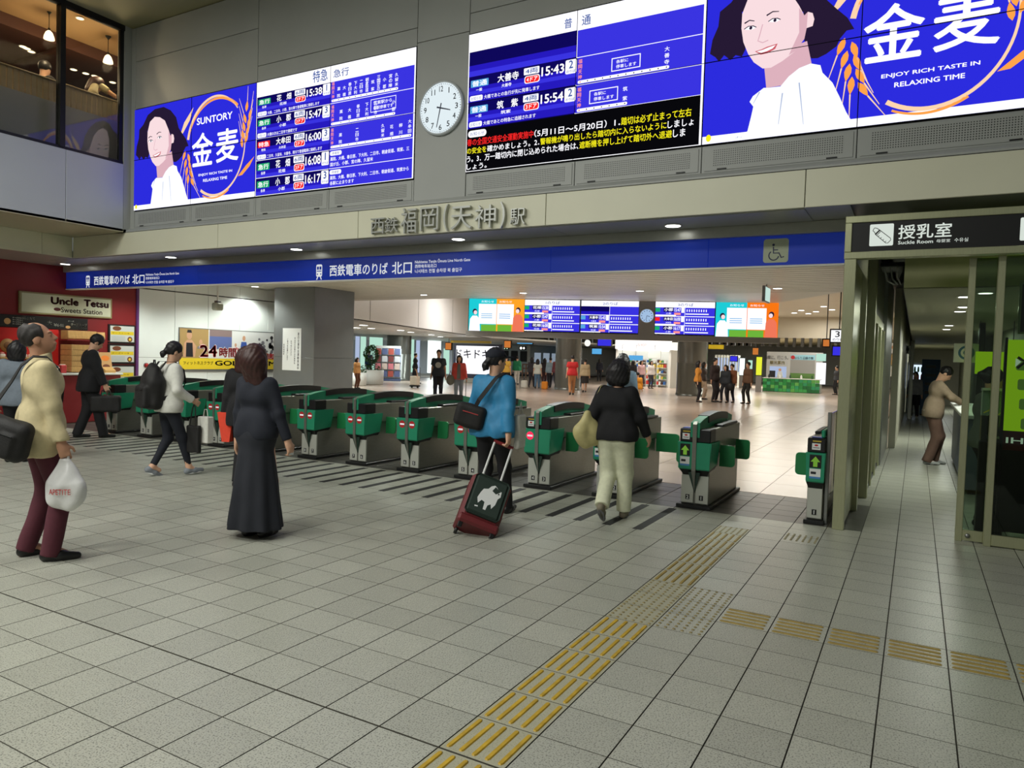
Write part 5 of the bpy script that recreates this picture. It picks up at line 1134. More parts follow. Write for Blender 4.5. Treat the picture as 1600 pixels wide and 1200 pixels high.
# train at the platform
t = thing('train', 'grey train standing at the platform beyond the hall', 'train', (0, 0, 0)); A = py(781, 569, 52); B = py(827, 541, 52); zt = 2.75
M_trn = mat('train steel', (190, 198, 200), rough=.35, metal=.2); MB().bev(A[0], B[0], 52, 63.5, .1, zt, .18).build('car_body', M_trn, t)
w_ = B[0]-A[0]
for k in (0, 1, 2): MB().bev(A[0]+w_*(.06+.32*k), A[0]+w_*(.30+.32*k), 51.96, 52.02, 1.2, 2.1, .03).build('windscreen', M_black, t)
for k in (0, 1): MB().bev(A[0]+w_*(.08+.58*k), A[0]+w_*(.32+.58*k), 51.95, 51.99, 2.2, 2.5, .03).build('lamp_box', M_black, t); MB().disc((A[0]+w_*(.15+.58*k), 51.94, 2.35), .11, (0, -1, 0), 12).build('headlamp', glow('headlamp %d' % k, ((200, 255, 200), (255, 255, 240))[k], 2), t); MB().disc((A[0]+w_*(.25+.58*k), 51.94, 2.35), .09, (0, -1, 0), 12).build('headlamp', glow('headlamp %d' % k, (255, 255, 255), 2), t)
for k in range(6): MB().bev(B[0]-.02, B[0]+.02, 53+k*1.7, 54.2+k*1.7, 1.0, 2.0, .01).build('side_window', glow('train window', (150, 165, 180), .7), t)
MB().bev(A[0]-.0, B[0]+.0, 51.9, 63, 0, .1, .02).build('underframe', M_black, t)
t = thing('train', 'second grey train partly hidden behind the left round pillar', 'train', (0, 0, 0)); A2 = py(868, 575, 54); MB().bev(A2[0], A2[0]+2.4, 54, 63.5, .1, 2.6, .15).build('car_body', M_trn, t); MB().bev(A2[0]+.3, A2[0]+2.1, 53.96, 54.02, 1.2, 2.1, .03).build('windscreen', M_black, t)
for k in (0, 1): MB().disc((A2[0]+.5+1.4*k, 53.95, 2.3), .1, (0, -1, 0), 12).build('headlamp', glow('headlamp 0', (200, 255, 200), 2), t)
M_tim = mat('timber barrier', (130, 96, 70), rough=.6); A = py(815, 588, 46); t = thing('barrier_fence', 'low timber barrier before the train', 'fence', (A[0], 46, 0))
for k in range(7): MB().bev(k*.3, k*.3+.08, 0, .06, 0, 1.05, .008).build('post', M_tim, t)
for z in (.35, .7, 1.0): MB().bev(0, 1.9, .06, .1, z, z+.08, .006).build('rail', M_tim, t)
# convenience store
A = py(963, 606, 40); B = py(1047, 530, 40); t = thing('station_shop', 'brightly lit convenience store front with white header in the hall', 'shop', (0, 0, 0)); x0, x1, zt = A[0], B[0], B[2]-.1
MB().box(x0, x1, 43, 43.1, 0, zt).build('back_wall', M_white, t); MB().bev(x0-.1, x1+.1, 39.8, 40.1, zt-.55, zt, .02).build('header', glow('shop header', (255, 250, 245), 1.3), t); MB().box(x0, x1, 40, 43, zt-.6, zt-.55).build('lit_ceiling', glow('shop ceiling', (255, 255, 250), 2.0), t); MB().box(x0-.1, x0+.02, 40, 43, 0, zt-.55).build('side_wall', M_white, t); MB().box(x1-.02, x1+.1, 40, 43, 0, zt-.55).build('side_wall', M_white, t)
cv = Canvas((0, 39.79, 0), (1, 0, 0), (0, 0, 1), .003); cv.text('SHOP', x0+(x1-x0)*.42, zt-.36, x0+(x1-x0)*.58, zt-.2, mat('header ink', (190, 120, 120)), 1); cv.build('header_print', t)
rnd = random.Random(3); gm = [mat('goods %d' % k, c) for k, c in enumerate(((200, 60, 50), (60, 110, 180), (230, 200, 80), (90, 150, 90), (235, 235, 230), (90, 60, 50)))]
for sidx in range(4):
    xs0 = x0+.3+(x1-x0-.6)*sidx/4; xs1 = xs0+(x1-x0-.6)/4-.12
    s_ = thing('goods_shelf', 'white goods shelf in the convenience store, %s from the left' % ordn[sidx], 'shelf', (0, 0, 0), 0, 'store shelves')
    MB().box(xs0, xs1, 41.0, 41.08, 0, 1.7).build('back', M_white, s_)
    for z in (.15, .5, .85, 1.2, 1.5):
        MB().bev(xs0, xs1, 40.65, 41.0, z-.03, z, .004).build('board', M_white, s_)
        nb = 4
        for k in range(nb): xx = xs0+(xs1-xs0)*(k+.1)/nb; MB().bev(xx, xx+(xs1-xs0)*.8/nb, 40.68, 40.95, z, z+.12+.12*rnd.random(), .01).build('packet', rnd.choice(gm), s_)
for k, (xa, xb, ya, yb, m) in enumerate(((990, 1012, 556, 563, E_cyan), (1020, 1040, 548, 560, M_pgrey), (975, 985, 553, 560, M_gdk))):
    a = py(xa, yb, 40.4); b = py(xb, ya, 40.4); o = MB().bev(a[0], b[0], 39.5, 39.56, a[2], b[2], .01).build('hanging_panel', m, t); MB().tube([((a[0]+b[0])/2, 39.53, b[2]), ((a[0]+b[0])/2, 39.53, zt-.3), ((a[0]+b[0])/2, 39.8, zt-.3)], .012, 6).build('hanger', M_dark, o)
# kiosk with green tiled counter
t = thing('green_kiosk', 'information kiosk with green mosaic counter and picture back wall', 'kiosk', (0, 0, 0)); xa, xb = -6.35, -3.2; zt = py(1230, 550, 43.5)[2]
MB().box(xa, xb, 43.6, 43.75, 0, zt).build('back_wall', mat('kiosk wall', (186, 188, 186), rough=.5), t)
MB().bev(xa, xb+.0, 42.6, 43.3, 0, .02, .005).build('kick', M_dark, t); hc = .78
M_mos = [mat('mosaic %d' % k, c, rough=.4) for k, c in enumerate(((40, 150, 70), (70, 180, 90), (30, 120, 60), (110, 190, 90), (50, 165, 110)))]
for c_ in range(14):
    for r_ in range(4): MB().bev(xa+(xb-xa)*c_/14+.005, xa+(xb-xa)*(c_+1)/14-.005, 42.62, 42.7, .02+r_*.19+.003, .02+(r_+1)*.19-.003, .004).build('mosaic_tile', rnd.choice(M_mos), t)
MB().bev(xa-.02, xb+.02, 42.58, 43.3, hc, hc+.04, .008).build('counter_top', M_white, t)
cv = Canvas((0, 43.595, 0), (1, 0, 0), (0, 0, 1), .003)
def onk(x0_, yb_, x1_, yt_): a_ = py(x0_, yb_, 43.6); b_ = py(x1_, yt_, 43.6); return a_[0], a_[2], b_[0], b_[2]
cv.text('沿線に、行こう。', *onk(1194, 561, 1232, 556), M_pgry, 1, bold=.01); cv.text('観光案内', *onk(1203, 569, 1226, 564), M_pyel, 1, bold=.01); a = onk(1202, 589, 1229, 573); cv.rect(*a, E_grey, 1); cv.rect(a[0], a[1], a[0]+.35*(a[2]-a[0]), a[1]+.6*(a[3]-a[1]), M_pk, 2); cv.disc(a[0]+.62*(a[2]-a[0]), a[1]+.7*(a[3]-a[1]), .09, M_sk, 2, 10); cv.poly([(a[0]+.45*(a[2]-a[0]), a[1]), (a[0]+.5*(a[2]-a[0]), a[1]+.55*(a[3]-a[1])), (a[0]+.75*(a[2]-a[0]), a[1]+.55*(a[3]-a[1])), (a[0]+.8*(a[2]-a[0]), a[1])], M_pw, 2)
a = onk(1234, 595, 1274, 555); cv.rect(*a, mat('landscape grey', (150, 150, 146)), 1); cv.rect(a[0], a[1], a[2], a[1]+.3*(a[3]-a[1]), mat('landscape green', (90, 130, 60)), 2); cv.rect(a[0], a[3]-.3, a[2], a[3], mat('landscape sky', (150, 200, 215)), 2); cv.text('ぶらり沿線の旅', a[0]+.2, a[3]-.27, a[2]-.1, a[3]-.1, M_navy, 3, bold=.01); cv.disc(a[0]+.12, a[3]-.16, .12, M_stop, 3, 12)
a = onk(1274, 600, 1291, 567); cv.rect(*a, E_white, 1); a = onk(1275, 564, 1291, 553); cv.rect(*a, E_day2, 1); cv.build('wall_print', t)
for k in range(5): o = MB().lathe([(.05, 0), (.06, .1), (.03, .2), (.02, .22)], (xa+.3+k*.6, 42.9, hc+.0405), n=10).build('counter_vase', (M_pk, M_pot, M_leaf, M_pot, M_leaf)[k]); tag(o, '%s small vase on the green kiosk counter' % ordn[k], 'vase', 'vases on the kiosk')
# lit poster boxes, hanging boards
def lit(x0_, yb_, x1_, yt_, Y, m, name, lab, cat='sign', leg=True, txt=None):
    a_ = py(x0_, yb_, Y); b_ = py(x1_, yt_, Y); t = thing(name, lab, cat, (0, 0, 0)); MB().bev(a_[0]-.04, b_[0]+.04, Y, Y+.12, a_[2]-.04, b_[2]+.04, .01).build('case', M_dark, t); MB().box(a_[0], b_[0], Y-.006, Y-.001, a_[2], b_[2]).build('lit_face', m, t)
    if leg and a_[2] > .1: MB().bev(a_[0], b_[0], Y+.01, Y+.11, 0, a_[2]-.04, .01).build('plinth', M_fas, t)
    elif not leg: zt_ = 4.6 if Y < 46 else 3.3; MB().tube([((a_[0]+b_[0])/2, Y+.06, b_[2]+.04), ((a_[0]+b_[0])/2, Y+.06, zt_)], .015, 6).build('hanger', M_dark, t)
    if txt:
        cv = Canvas((0, Y-.007, 0), (1, 0, 0), (0, 0, 1), .002)
        for (s_, u0, v0, u1, v1, m2) in txt: cv.text(s_, a_[0]+(b_[0]-a_[0])*u0, a_[2]+(b_[2]-a_[2])*v0, a_[0]+(b_[0]-a_[0])*u1, a_[2]+(b_[2]-a_[2])*v1, m2, 1, bold=.01)
        cv.build('face_print', t)
lit(1181, 586, 1191, 558, 41, glow('poster yellow glow', (235, 240, 60), 1.0), 'yellow_lit_poster', 'yellow lit poster box beside the green kiosk'); lit(1155, 586, 1164, 560, 47, E_day, 'white_lit_poster', 'white lit poster box left of the yellow one'); lit(1168, 590, 1176, 563, 47, E_day2, 'pale_lit_poster', 'pale green lit poster box behind the waiting group')
lit(1298, 534, 1324, 516, 20, E_white, 'platform_three_sign', 'white hanging sign with platform number 3', leg=False, txt=[('3', .25, .40, .55, .92, M_num), ('のりば', .1, .08, .8, .32, M_num)])
lit(1301, 555, 1318, 542, 24, E_blue, 'blue_hanging_screen', 'small blue hanging screen under the platform three sign', 'screen', False); lit(1286, 541, 1296, 531, 22, glow('orange sign', (220, 130, 60), .8), 'orange_hanging_sign', 'small orange square hanging sign near platform three', leg=False)
lit(1141, 564, 1152, 557, 44, E_blue, 'blue_hanging_screen', 'small blue hanging screen above the waiting group', 'screen', False); lit(1176, 554, 1185, 544, 40, glow('orange sign', (220, 130, 60), .8), 'orange_hanging_sign', 'small orange square hanging sign right of the right round pillar', leg=False)
lit(788, 543, 798, 533, 36, glow('orange sign', (220, 130, 60), .8), 'orange_hanging_sign', 'small orange square hanging sign above the train', leg=False); lit(696, 546, 705, 536, 36, glow('orange sign', (220, 130, 60), .8), 'orange_hanging_sign', 'small orange square hanging sign left of the video board', leg=False)
lit(808, 537, 832, 530, 45, E_cyan, 'pale_blue_screen', 'pale blue hanging screen above the train roof', 'screen', False); lit(934, 540, 955, 530, 40, E_blue, 'blue_hanging_screen', 'blue hanging screen left of the convenience store', 'screen', False); lit(925, 553, 940, 545, 43, E_cyan, 'pale_blue_screen', 'pale blue hanging screen behind the left round pillar', 'screen', False)
lit(1107, 545, 1131, 539, 38, mat('yellow board', (220, 195, 30), rough=.5), 'yellow_hanging_board', 'yellow hanging board above the waiting group', leg=False)
o = MB().lathe([(.2, -.03), (.22, 0), (.2, .03)], (0, 0, 0), n=20, axis='y').build('round_station_clock', glow('tiny clock', (250, 250, 245), 1.0)); pc = py(918, 536, 42); o.location = pc; tag(o, 'tiny round clock hanging above the crowd', 'clock'); MB().tube([(0, 0, .2), (0, 0, 4.6-pc[2])], .015, 6).build('stem', M_dark, o)
# dark louvre band over the platforms
M_louv = mat('dark louvre', (58, 54, 46), rough=.6)
MB().box(-31, 1.2, 45.9, 46.0, 3.3, 4.6).build('wall_platform_head', M_hceil, kind='structure')
lv = thing('louvre_band', 'dark slatted louvre band under the ceiling beyond the display', 'louvre', (0, 0, 0))
A = py(1120, 563, 48); B = py(1300, 540, 48)
for k in range(24): xx = A[0]+(1.0-A[0])*k/24; MB().box(xx, xx+.16, 45.5, 45.8, 2.75, 3.3).build('slat', M_louv, lv)
for k in range(30): xx = -22.5+k*.5; MB().box(xx, xx+.3, 45.5, 45.8, 2.76, 3.3).build('slat', M_louv, lv)
# far ticket machines
for k in range(9):
    A = py(1117+k*4.5, 600, 52); o = thing('platform_gate', 'slim pale platform screen door behind the waiting group, %s of nine' % ordn[k], 'gate', (A[0], 52, 0), 0, 'far platform gates'); MB().bev(-.08, .08, 0, .1, 0, 2.2, .01).build('post', M_gpl, o); MB().bev(-.06, .06, -.01, 0, 1.0, 2.0, .004).build('glass_strip', E_grey, o)
# area lights added to brighten the hall, the platforms and the far left
area((-6, 22, 4.5), 3, 260, (1, .93, .84)); area((-14, 24, 4.5), 3, 300, (1, .95, .9)); area((-4, 34, 4.5), 3, 420, (1, .95, .85)); area((-13, 38, 4.5), 3, 420, (1, .95, .88)); area((-8, 50, 3.2), 3, 600, (1, .97, .88)); area((-19, 49.5, 3.2), 2.5, 700, (.95, 1, .95)); area((-3, 43.0, 4.5), 2, 200, (1, .97, .88)); area((-29, 41, 2.55), 2, 260, (.9, .97, 1)); area((-23, 30, 2.55), 2, 150, (.9, 1, .97)); area((-21, 22, 2.55), 2, 120, (.9, 1, .97))
for k, (x, y) in enumerate(((1263, 490), (1241, 489), (1252, 485), (1287, 479), (1300, 484), (1275, 487))):
    p = fl(x, y, 4.595); downlight(p[0], p[1], 4.594, .15, 0, 'bright lamp in the high hall ceiling right of the display, %s of six' % ordn[k], 'high hall lamps')
# ================================================================== PEOPLE: bodies and clothes grown from distance fields
def V3(*a): return np.array(a, float)
def unit(v): return v/(np.linalg.norm(v)+1e-9)
class Field:
    def __init__(s): s.ops = []
    def cone(s, a, b, ra, rb, k=.03, flat=0, sc=None): s.ops.append(('c', V3(*a), V3(*b), ra, rb, k, flat)); return s
    def ell(s, c, r, k=.02, R=None): s.ops.append(('e', V3(*c), V3(*r), R, None, k, 0)); return s
    def sub(s, c, r, k=.01, R=None): s.ops.append(('x', V3(*c), V3(*r), R, None, k, 0)); return s
    def box(s, c, r, rd, k=.01, R=None): s.ops.append(('b', V3(*c), V3(*r), R, rd, k, 0)); return s
    def cut(s, p, n): s.ops.append(('p', V3(*p), unit(V3(*n)), 0, 0, 0, 0)); return s       # keeps the side n points away from
    def skirt(s, a, b, ra, rb, pl, k=.02): s.ops.append(('k', V3(*a), V3(*b), ra, rb, k, pl)); return s
    def __call__(s, p, fold=0., seed=0.):
        d = np.full(len(p), 9., np.float32); p = p.astype(np.float32)
        for t, a, b, ra, rb, k, fl_ in s.ops:
            a = a.astype(np.float32); b = b.astype(np.float32)
            if t == 'c':
                ba = b-a; q = p-a; h = np.clip(q@ba/max(ba@ba, 1e-9), 0, 1); e = np.sqrt((((q-h[:, None]*ba))**2).sum(1))-(ra+(rb-ra)*h)
                if fl_: e = np.maximum(e, (p-b)@(ba/np.linalg.norm(ba)).astype(np.float32))
            elif t in 'ex':
                q = p-a
                if ra is not None: q = q@np.asarray(ra, np.float32)
                m = np.sqrt(((q/b)**2).sum(1)); e = (m-1)*b.min()
            elif t == 'b':
                q = p-a
                if ra is not None: q = q@np.asarray(ra, np.float32)
                q = np.abs(q)-(b-rb); e = np.sqrt((np.maximum(q, 0)**2).sum(1))+np.minimum(q.max(1), 0)-rb
            elif t == 'k':
                q = p-a; H = (b-a)[2]; h = np.clip(q[:, 2]/H, 0, 1); c = a+h[:, None]*(b-a); x, y = p[:, 0]-c[:, 0], (p[:, 1]-c[:, 1])/.8
                th = np.arctan2(y, x); r = ra+(rb-ra)*h**.85; r = r*(1+fl_*h*np.sin(9*th+1.3)+fl_*.6*h*np.sin(5*th))
                e = np.maximum((np.hypot(x, y)-r)*.9, np.maximum(q[:, 2]*(1 if H < 0 else -1), -(p[:, 2]-b[2])*(1 if H < 0 else -1)))
            elif t == 'p':
                d = np.maximum(d, (p-a)@b); continue
            if t == 'x':
                h = np.clip(.5-.5*(d+e)/k, 0, 1); d = d+(-e-d)*h+k*h*(1-h)
            else:
                h = np.clip(.5+.5*(d-e)/k, 0, 1); d = d+(e-d)*h-k*h*(1-h)
        if fold:
            x, y, z = p[:, 0], p[:, 1], p[:, 2]
            if seed == 2.: return d+fold*(np.sin(150*x+40*y+6*np.sin(14*z))*.5+np.sin(95*y-60*x+5*np.sin(11*z))*.6)
            d = d+fold*(np.sin(21*z+5*np.sin(9*x+seed)+4*y)*.6+np.sin(34*x-13*z+6*np.sin(7*y+seed*2))*.4)
        return d
    def bounds(s):
        lo = V3(9, 9, 9); hi = -lo
        for t, a, b, ra, rb, k, f_ in s.ops:
            if t in 'px': continue
            if t in 'ck': r = max(ra, rb)*1.15; lo = np.minimum(lo, np.minimum(a, b)-r); hi = np.maximum(hi, np.maximum(a, b)+r)
            else: r = b.max(); lo = np.minimum(lo, a-r); hi = np.maximum(hi, a+r)
        return lo-.03, hi+.03
def nets(F, h, fold=0., seed=0.):
    lo, hi = F.bounds(); B = 8
    n = np.maximum(1, np.ceil((hi-lo)/(h*B)).astype(int)); N = n*B+1
    V = np.full(N, 1., np.float32)
    bi = np.stack(np.meshgrid(*[np.arange(k) for k in n], indexing='ij'), -1).reshape(-1, 3)
    dc = F(lo+(bi+.5)*B*h, fold, seed); act = bi[np.abs(dc) < B*h*1.25+.02]; inn = bi[dc <= -(B*h*1.25+.02)]
    for b in inn: i, j, k = b*B; V[i:i+B+1, j:j+B+1, k:k+B+1] = -1
    g = np.stack(np.meshgrid(*[np.arange(B+1)]*3, indexing='ij'), -1).reshape(-1, 3)
    for c in range(0, len(act), 400):
        ids = (act[c:c+400, None, :]*B+g[None]).reshape(-1, 3); V[ids[:, 0], ids[:, 1], ids[:, 2]] = F(lo+ids*h, fold, seed)
    S = V < 0; M = N-1
    cnt = np.zeros(M, np.int8)
    cor = [(i, j, k) for i in (0, 1) for j in (0, 1) for k in (0, 1)]
    for i, j, k in cor: cnt += S[i:i+M[0], j:j+M[1], k:k+M[2]]
    cell = np.argwhere((cnt > 0) & (cnt < 8)); idx = np.full(M, -1, np.int64); idx[tuple(cell.T)] = np.arange(len(cell))
    acc = np.zeros((len(cell), 3)); num = np.zeros(len(cell))
    for a in cor:
        for ax in range(3):
            if a[ax]: continue
            b = list(a); b[ax] = 1; va = V[tuple((cell+a).T)]; vb = V[tuple((cell+b).T)]; m = (va < 0) != (vb < 0)
            t = np.where(m, va/np.where(m, va-vb, 1), 0); p = np.tile(np.array(a, float), (len(cell), 1)); p[:, ax] = t; acc[m] += p[m]; num[m] += 1
    verts = lo+(cell+acc/num[:, None])*h; quads = []
    for ax in range(3):
        o = [(ax+1) % 3, (ax+2) % 3]; sl = [slice(None)]*3; s2_ = [slice(None)]*3; sl[ax] = slice(0, -1); s2_[ax] = slice(1, None)
        A = S[tuple(sl)]; Bb = S[tuple(s2_)]; e = np.argwhere(A != Bb); e = e[(e[:, o[0]] > 0) & (e[:, o[1]] > 0) & (e[:, o[0]] < M[o[0]]) & (e[:, o[1]] < M[o[1]])]
        if not len(e): continue
        ins = A[tuple(e.T)]
        def at(d0, d1): q = e.copy(); q[:, o[0]] += d0; q[:, o[1]] += d1; return idx[tuple(q.T)]
        Q = np.stack([at(-1, -1), at(0, -1), at(0, 0), at(-1, 0)], 1); Q[~ins] = Q[~ins][:, ::-1]; quads.append(Q)
    Q = np.concatenate(quads); Q = Q[(Q >= 0).all(1)]
    return verts, Q
def field_obj(F, h, name, m, parent, S=1., fold=0., seed=0., fine=None):
    v, q = nets(F, h, fold, seed)
    me = bpy.data.meshes.new(name); me.vertices.add(len(v)); me.vertices.foreach_set('co', (v*S).astype(np.float32).ravel()); me.loops.add(len(q)*4); me.loops.foreach_set('vertex_index', q.astype(np.int32).ravel())
    me.polygons.add(len(q)); me.polygons.foreach_set('loop_start', np.arange(0, len(q)*4, 4, dtype=np.int32)); me.polygons.foreach_set('use_smooth', np.ones(len(q), bool)); me.update(calc_edges=True); me.materials.append(m)
    return mkobj(name, me, parent)
def rotm(ax, a):
    return np.array(Matrix.Rotation(a, 3, ax))
def ik(a, b, l1, l2, pole):
    d = b-a; L = np.linalg.norm(d)
    if L > (l1+l2)*.999: b = a+d/L*(l1+l2)*.999; d = b-a; L = np.linalg.norm(d)
    u = d/L; c = (l1*l1+L*L-l2*l2)/(2*L); s = math.sqrt(max(l1*l1-c*c, 0)); pv = pole-u*(pole@u); return a+u*c+unit(pv)*s, b
SK = mat('skin', (216, 170, 140), rough=.55, noise=.04, nscale=8); SK2 = mat('tanned skin', (196, 146, 116), rough=.55, noise=.05, nscale=8)
def cloth(name, c, r=.85, n=.06): return mat(name, c, rough=r, noise=n, nscale=30, bump=.12, bscale=260)
def skeleton(o):
    J = {}; lean = o.get('lean', 0); side = o.get('side', 0); zp = o.get('zp', .92)
    R = rotm('X', -lean)@rotm('Y', side)@rotm('Z', o.get('twist', 0)); P = V3(o.get('px', 0), o.get('pyy', 0), zp); J['P'] = P; J['R'] = R
    J['waist'] = P+R@V3(0, 0, .14); J['chest'] = P+R@V3(0, .01, .34); J['neck'] = P+R@V3(0, -.005, .51)
    Rh = R@rotm('Z', o.get('hyaw', 0))@rotm('X', o.get('hpitch', 0)); J['Rh'] = Rh; J['head'] = J['neck']+R@V3(0, .015, .06)+Rh@V3(0, .01, .105)
    feet = o.get('feet', ((-.1, 0, 0, 0), (.1, 0, 0, 0)))
    for s, n, f_ in ((-1, 'L', feet[0]), (1, 'R', feet[1])):
        hip = P+V3(s*.088, 0, -.03); ank = V3(f_[0], f_[1], .085+f_[2]); kn, ank = ik(hip, ank, .42, .41, V3(s*.05, 1, 0)); J['hip'+n], J['knee'+n], J['ank'+n], J['foot'+n] = hip, kn, ank, f_
        sh = P+R@V3(s*o.get('shw', .172), 0, .455); hd = o.get('hand'+n); hd = V3(*hd) if hd is not None else P+V3(s*.24, .03, -.10)
        el, wr = ik(sh, hd, .275, .245, V3(s*.35, -1, -.2) if o.get('pole'+n) is None else V3(*o['pole'+n])); J['sh'+n], J['el'+n], J['wr'+n] = sh, el, wr
    return J
def hand_field(F, w, d, n, s, r=1., curl=.6):
    """palm, four unequal bent fingers, thumb: w wrist, d along the hand, n palm side, s thumb side"""
    d, n, s = unit(d), unit(n-d*(n@unit(d))), None if s is None else s; s = np.cross(d, n) if s is None else unit(s-d*(s@d)-n*(s@n))
    F.cone(w-d*.01, w+d*.045, .027, .026, .02); F.box(w+d*.055, V3(.036, .045, .013), .012, .02, R=np.stack([s, d, n], 1))
    for i, (off, L) in enumerate(((.028, .068), (.0095, .078), (-.0095, .072), (-.027, .056))):
        b = w+d*.095+s*off; c1 = unit(d*math.cos(curl)+n*math.sin(curl)); c2 = unit(d*math.cos(2.1*curl)+n*math.sin(2.1*curl)); m_ = b+c1*L*.52; F.cone(b-d*.02, m_, .0095, .0090, .004); F.cone(m_, m_+c2*L*.5, .0090, .0075, .003)
    b = w+d*.03+s*.03; m_ = b+unit(s*.7+d*.6+n*.3)*.035; F.cone(b, m_, .0125, .0105, .008); F.cone(m_, m_+unit(d*.8+n*.55+s*.15)*.034, .0105, .0085, .004)
def head_field(F, J, det=True):
    h, R = J['head'], J['Rh']; X = lambda x, y, z: h+R@V3(x, y, z)
    F.cone(J['neck']-J['R']@V3(0, 0, .05), X(0, -.02, -.05), .056, .052, .03)
    F.ell(X(0, -.012, .03), (.074, .094, .088), .03, R); F.ell(X(0, .025, -.04), (.056, .066, .074), .04, R); F.ell(X(0, .05, -.088), (.026, .024, .020), .03, R)
    if det:
        F.sub(X(-.031, .098, .004), (.017, .016, .011), .014, R); F.sub(X(.031, .098, .004), (.017, .016, .011), .014, R)
        F.cone(X(0, .086, .012), X(0, .106, -.030), .009, .013, .012); F.ell(X(-.012, .094, -.034), (.009, .010, .008), .008, R); F.ell(X(.012, .094, -.034), (.009, .010, .008), .008, R)
        F.ell(X(0, .088, -.060), (.024, .011, .006), .008, R); F.ell(X(0, .086, -.069), (.020, .011, .006), .007, R)
        for s in (-1, 1): F.ell(X(s*.031, .082, .003), (.012, .010, .009), .004, R); F.ell(X(s*.076, -.012, -.012), (.010, .022, .033), .008, R); F.cone(X(s*.016, .094, .022), X(s*.046, .084, .024), .006, .005, .01)
def body_field(o, J, det=True):
    F = Field(); R = J['R']; P = J['P']
    dw = .172-o.get('shw', .172)+.008
    for c, r, w_ in ((P, .095, .072), (J['waist'], .085, .05), (J['chest'], .09, .08-dw), (P+R@V3(0, 0, .44), .054, .12-dw)): F.cone(c-R@V3(w_, 0, 0), c+R@V3(w_, 0, 0), r, r, .06)
    for n in 'LR':
        F.cone(J['hip'+n], J['knee'+n], .080, .054, .05); F.cone(J['knee'+n], J['ank'+n], .052, .036, .03); F.cone(J['sh'+n], J['el'+n], .046, .038, .04); F.cone(J['el'+n], J['wr'+n], .038, .027, .02)
        F.cone(J['ank'+n], J['ank'+n]+V3(0, .09, -.045), .036, .028, .03)
    head_field(F, J, det); return F
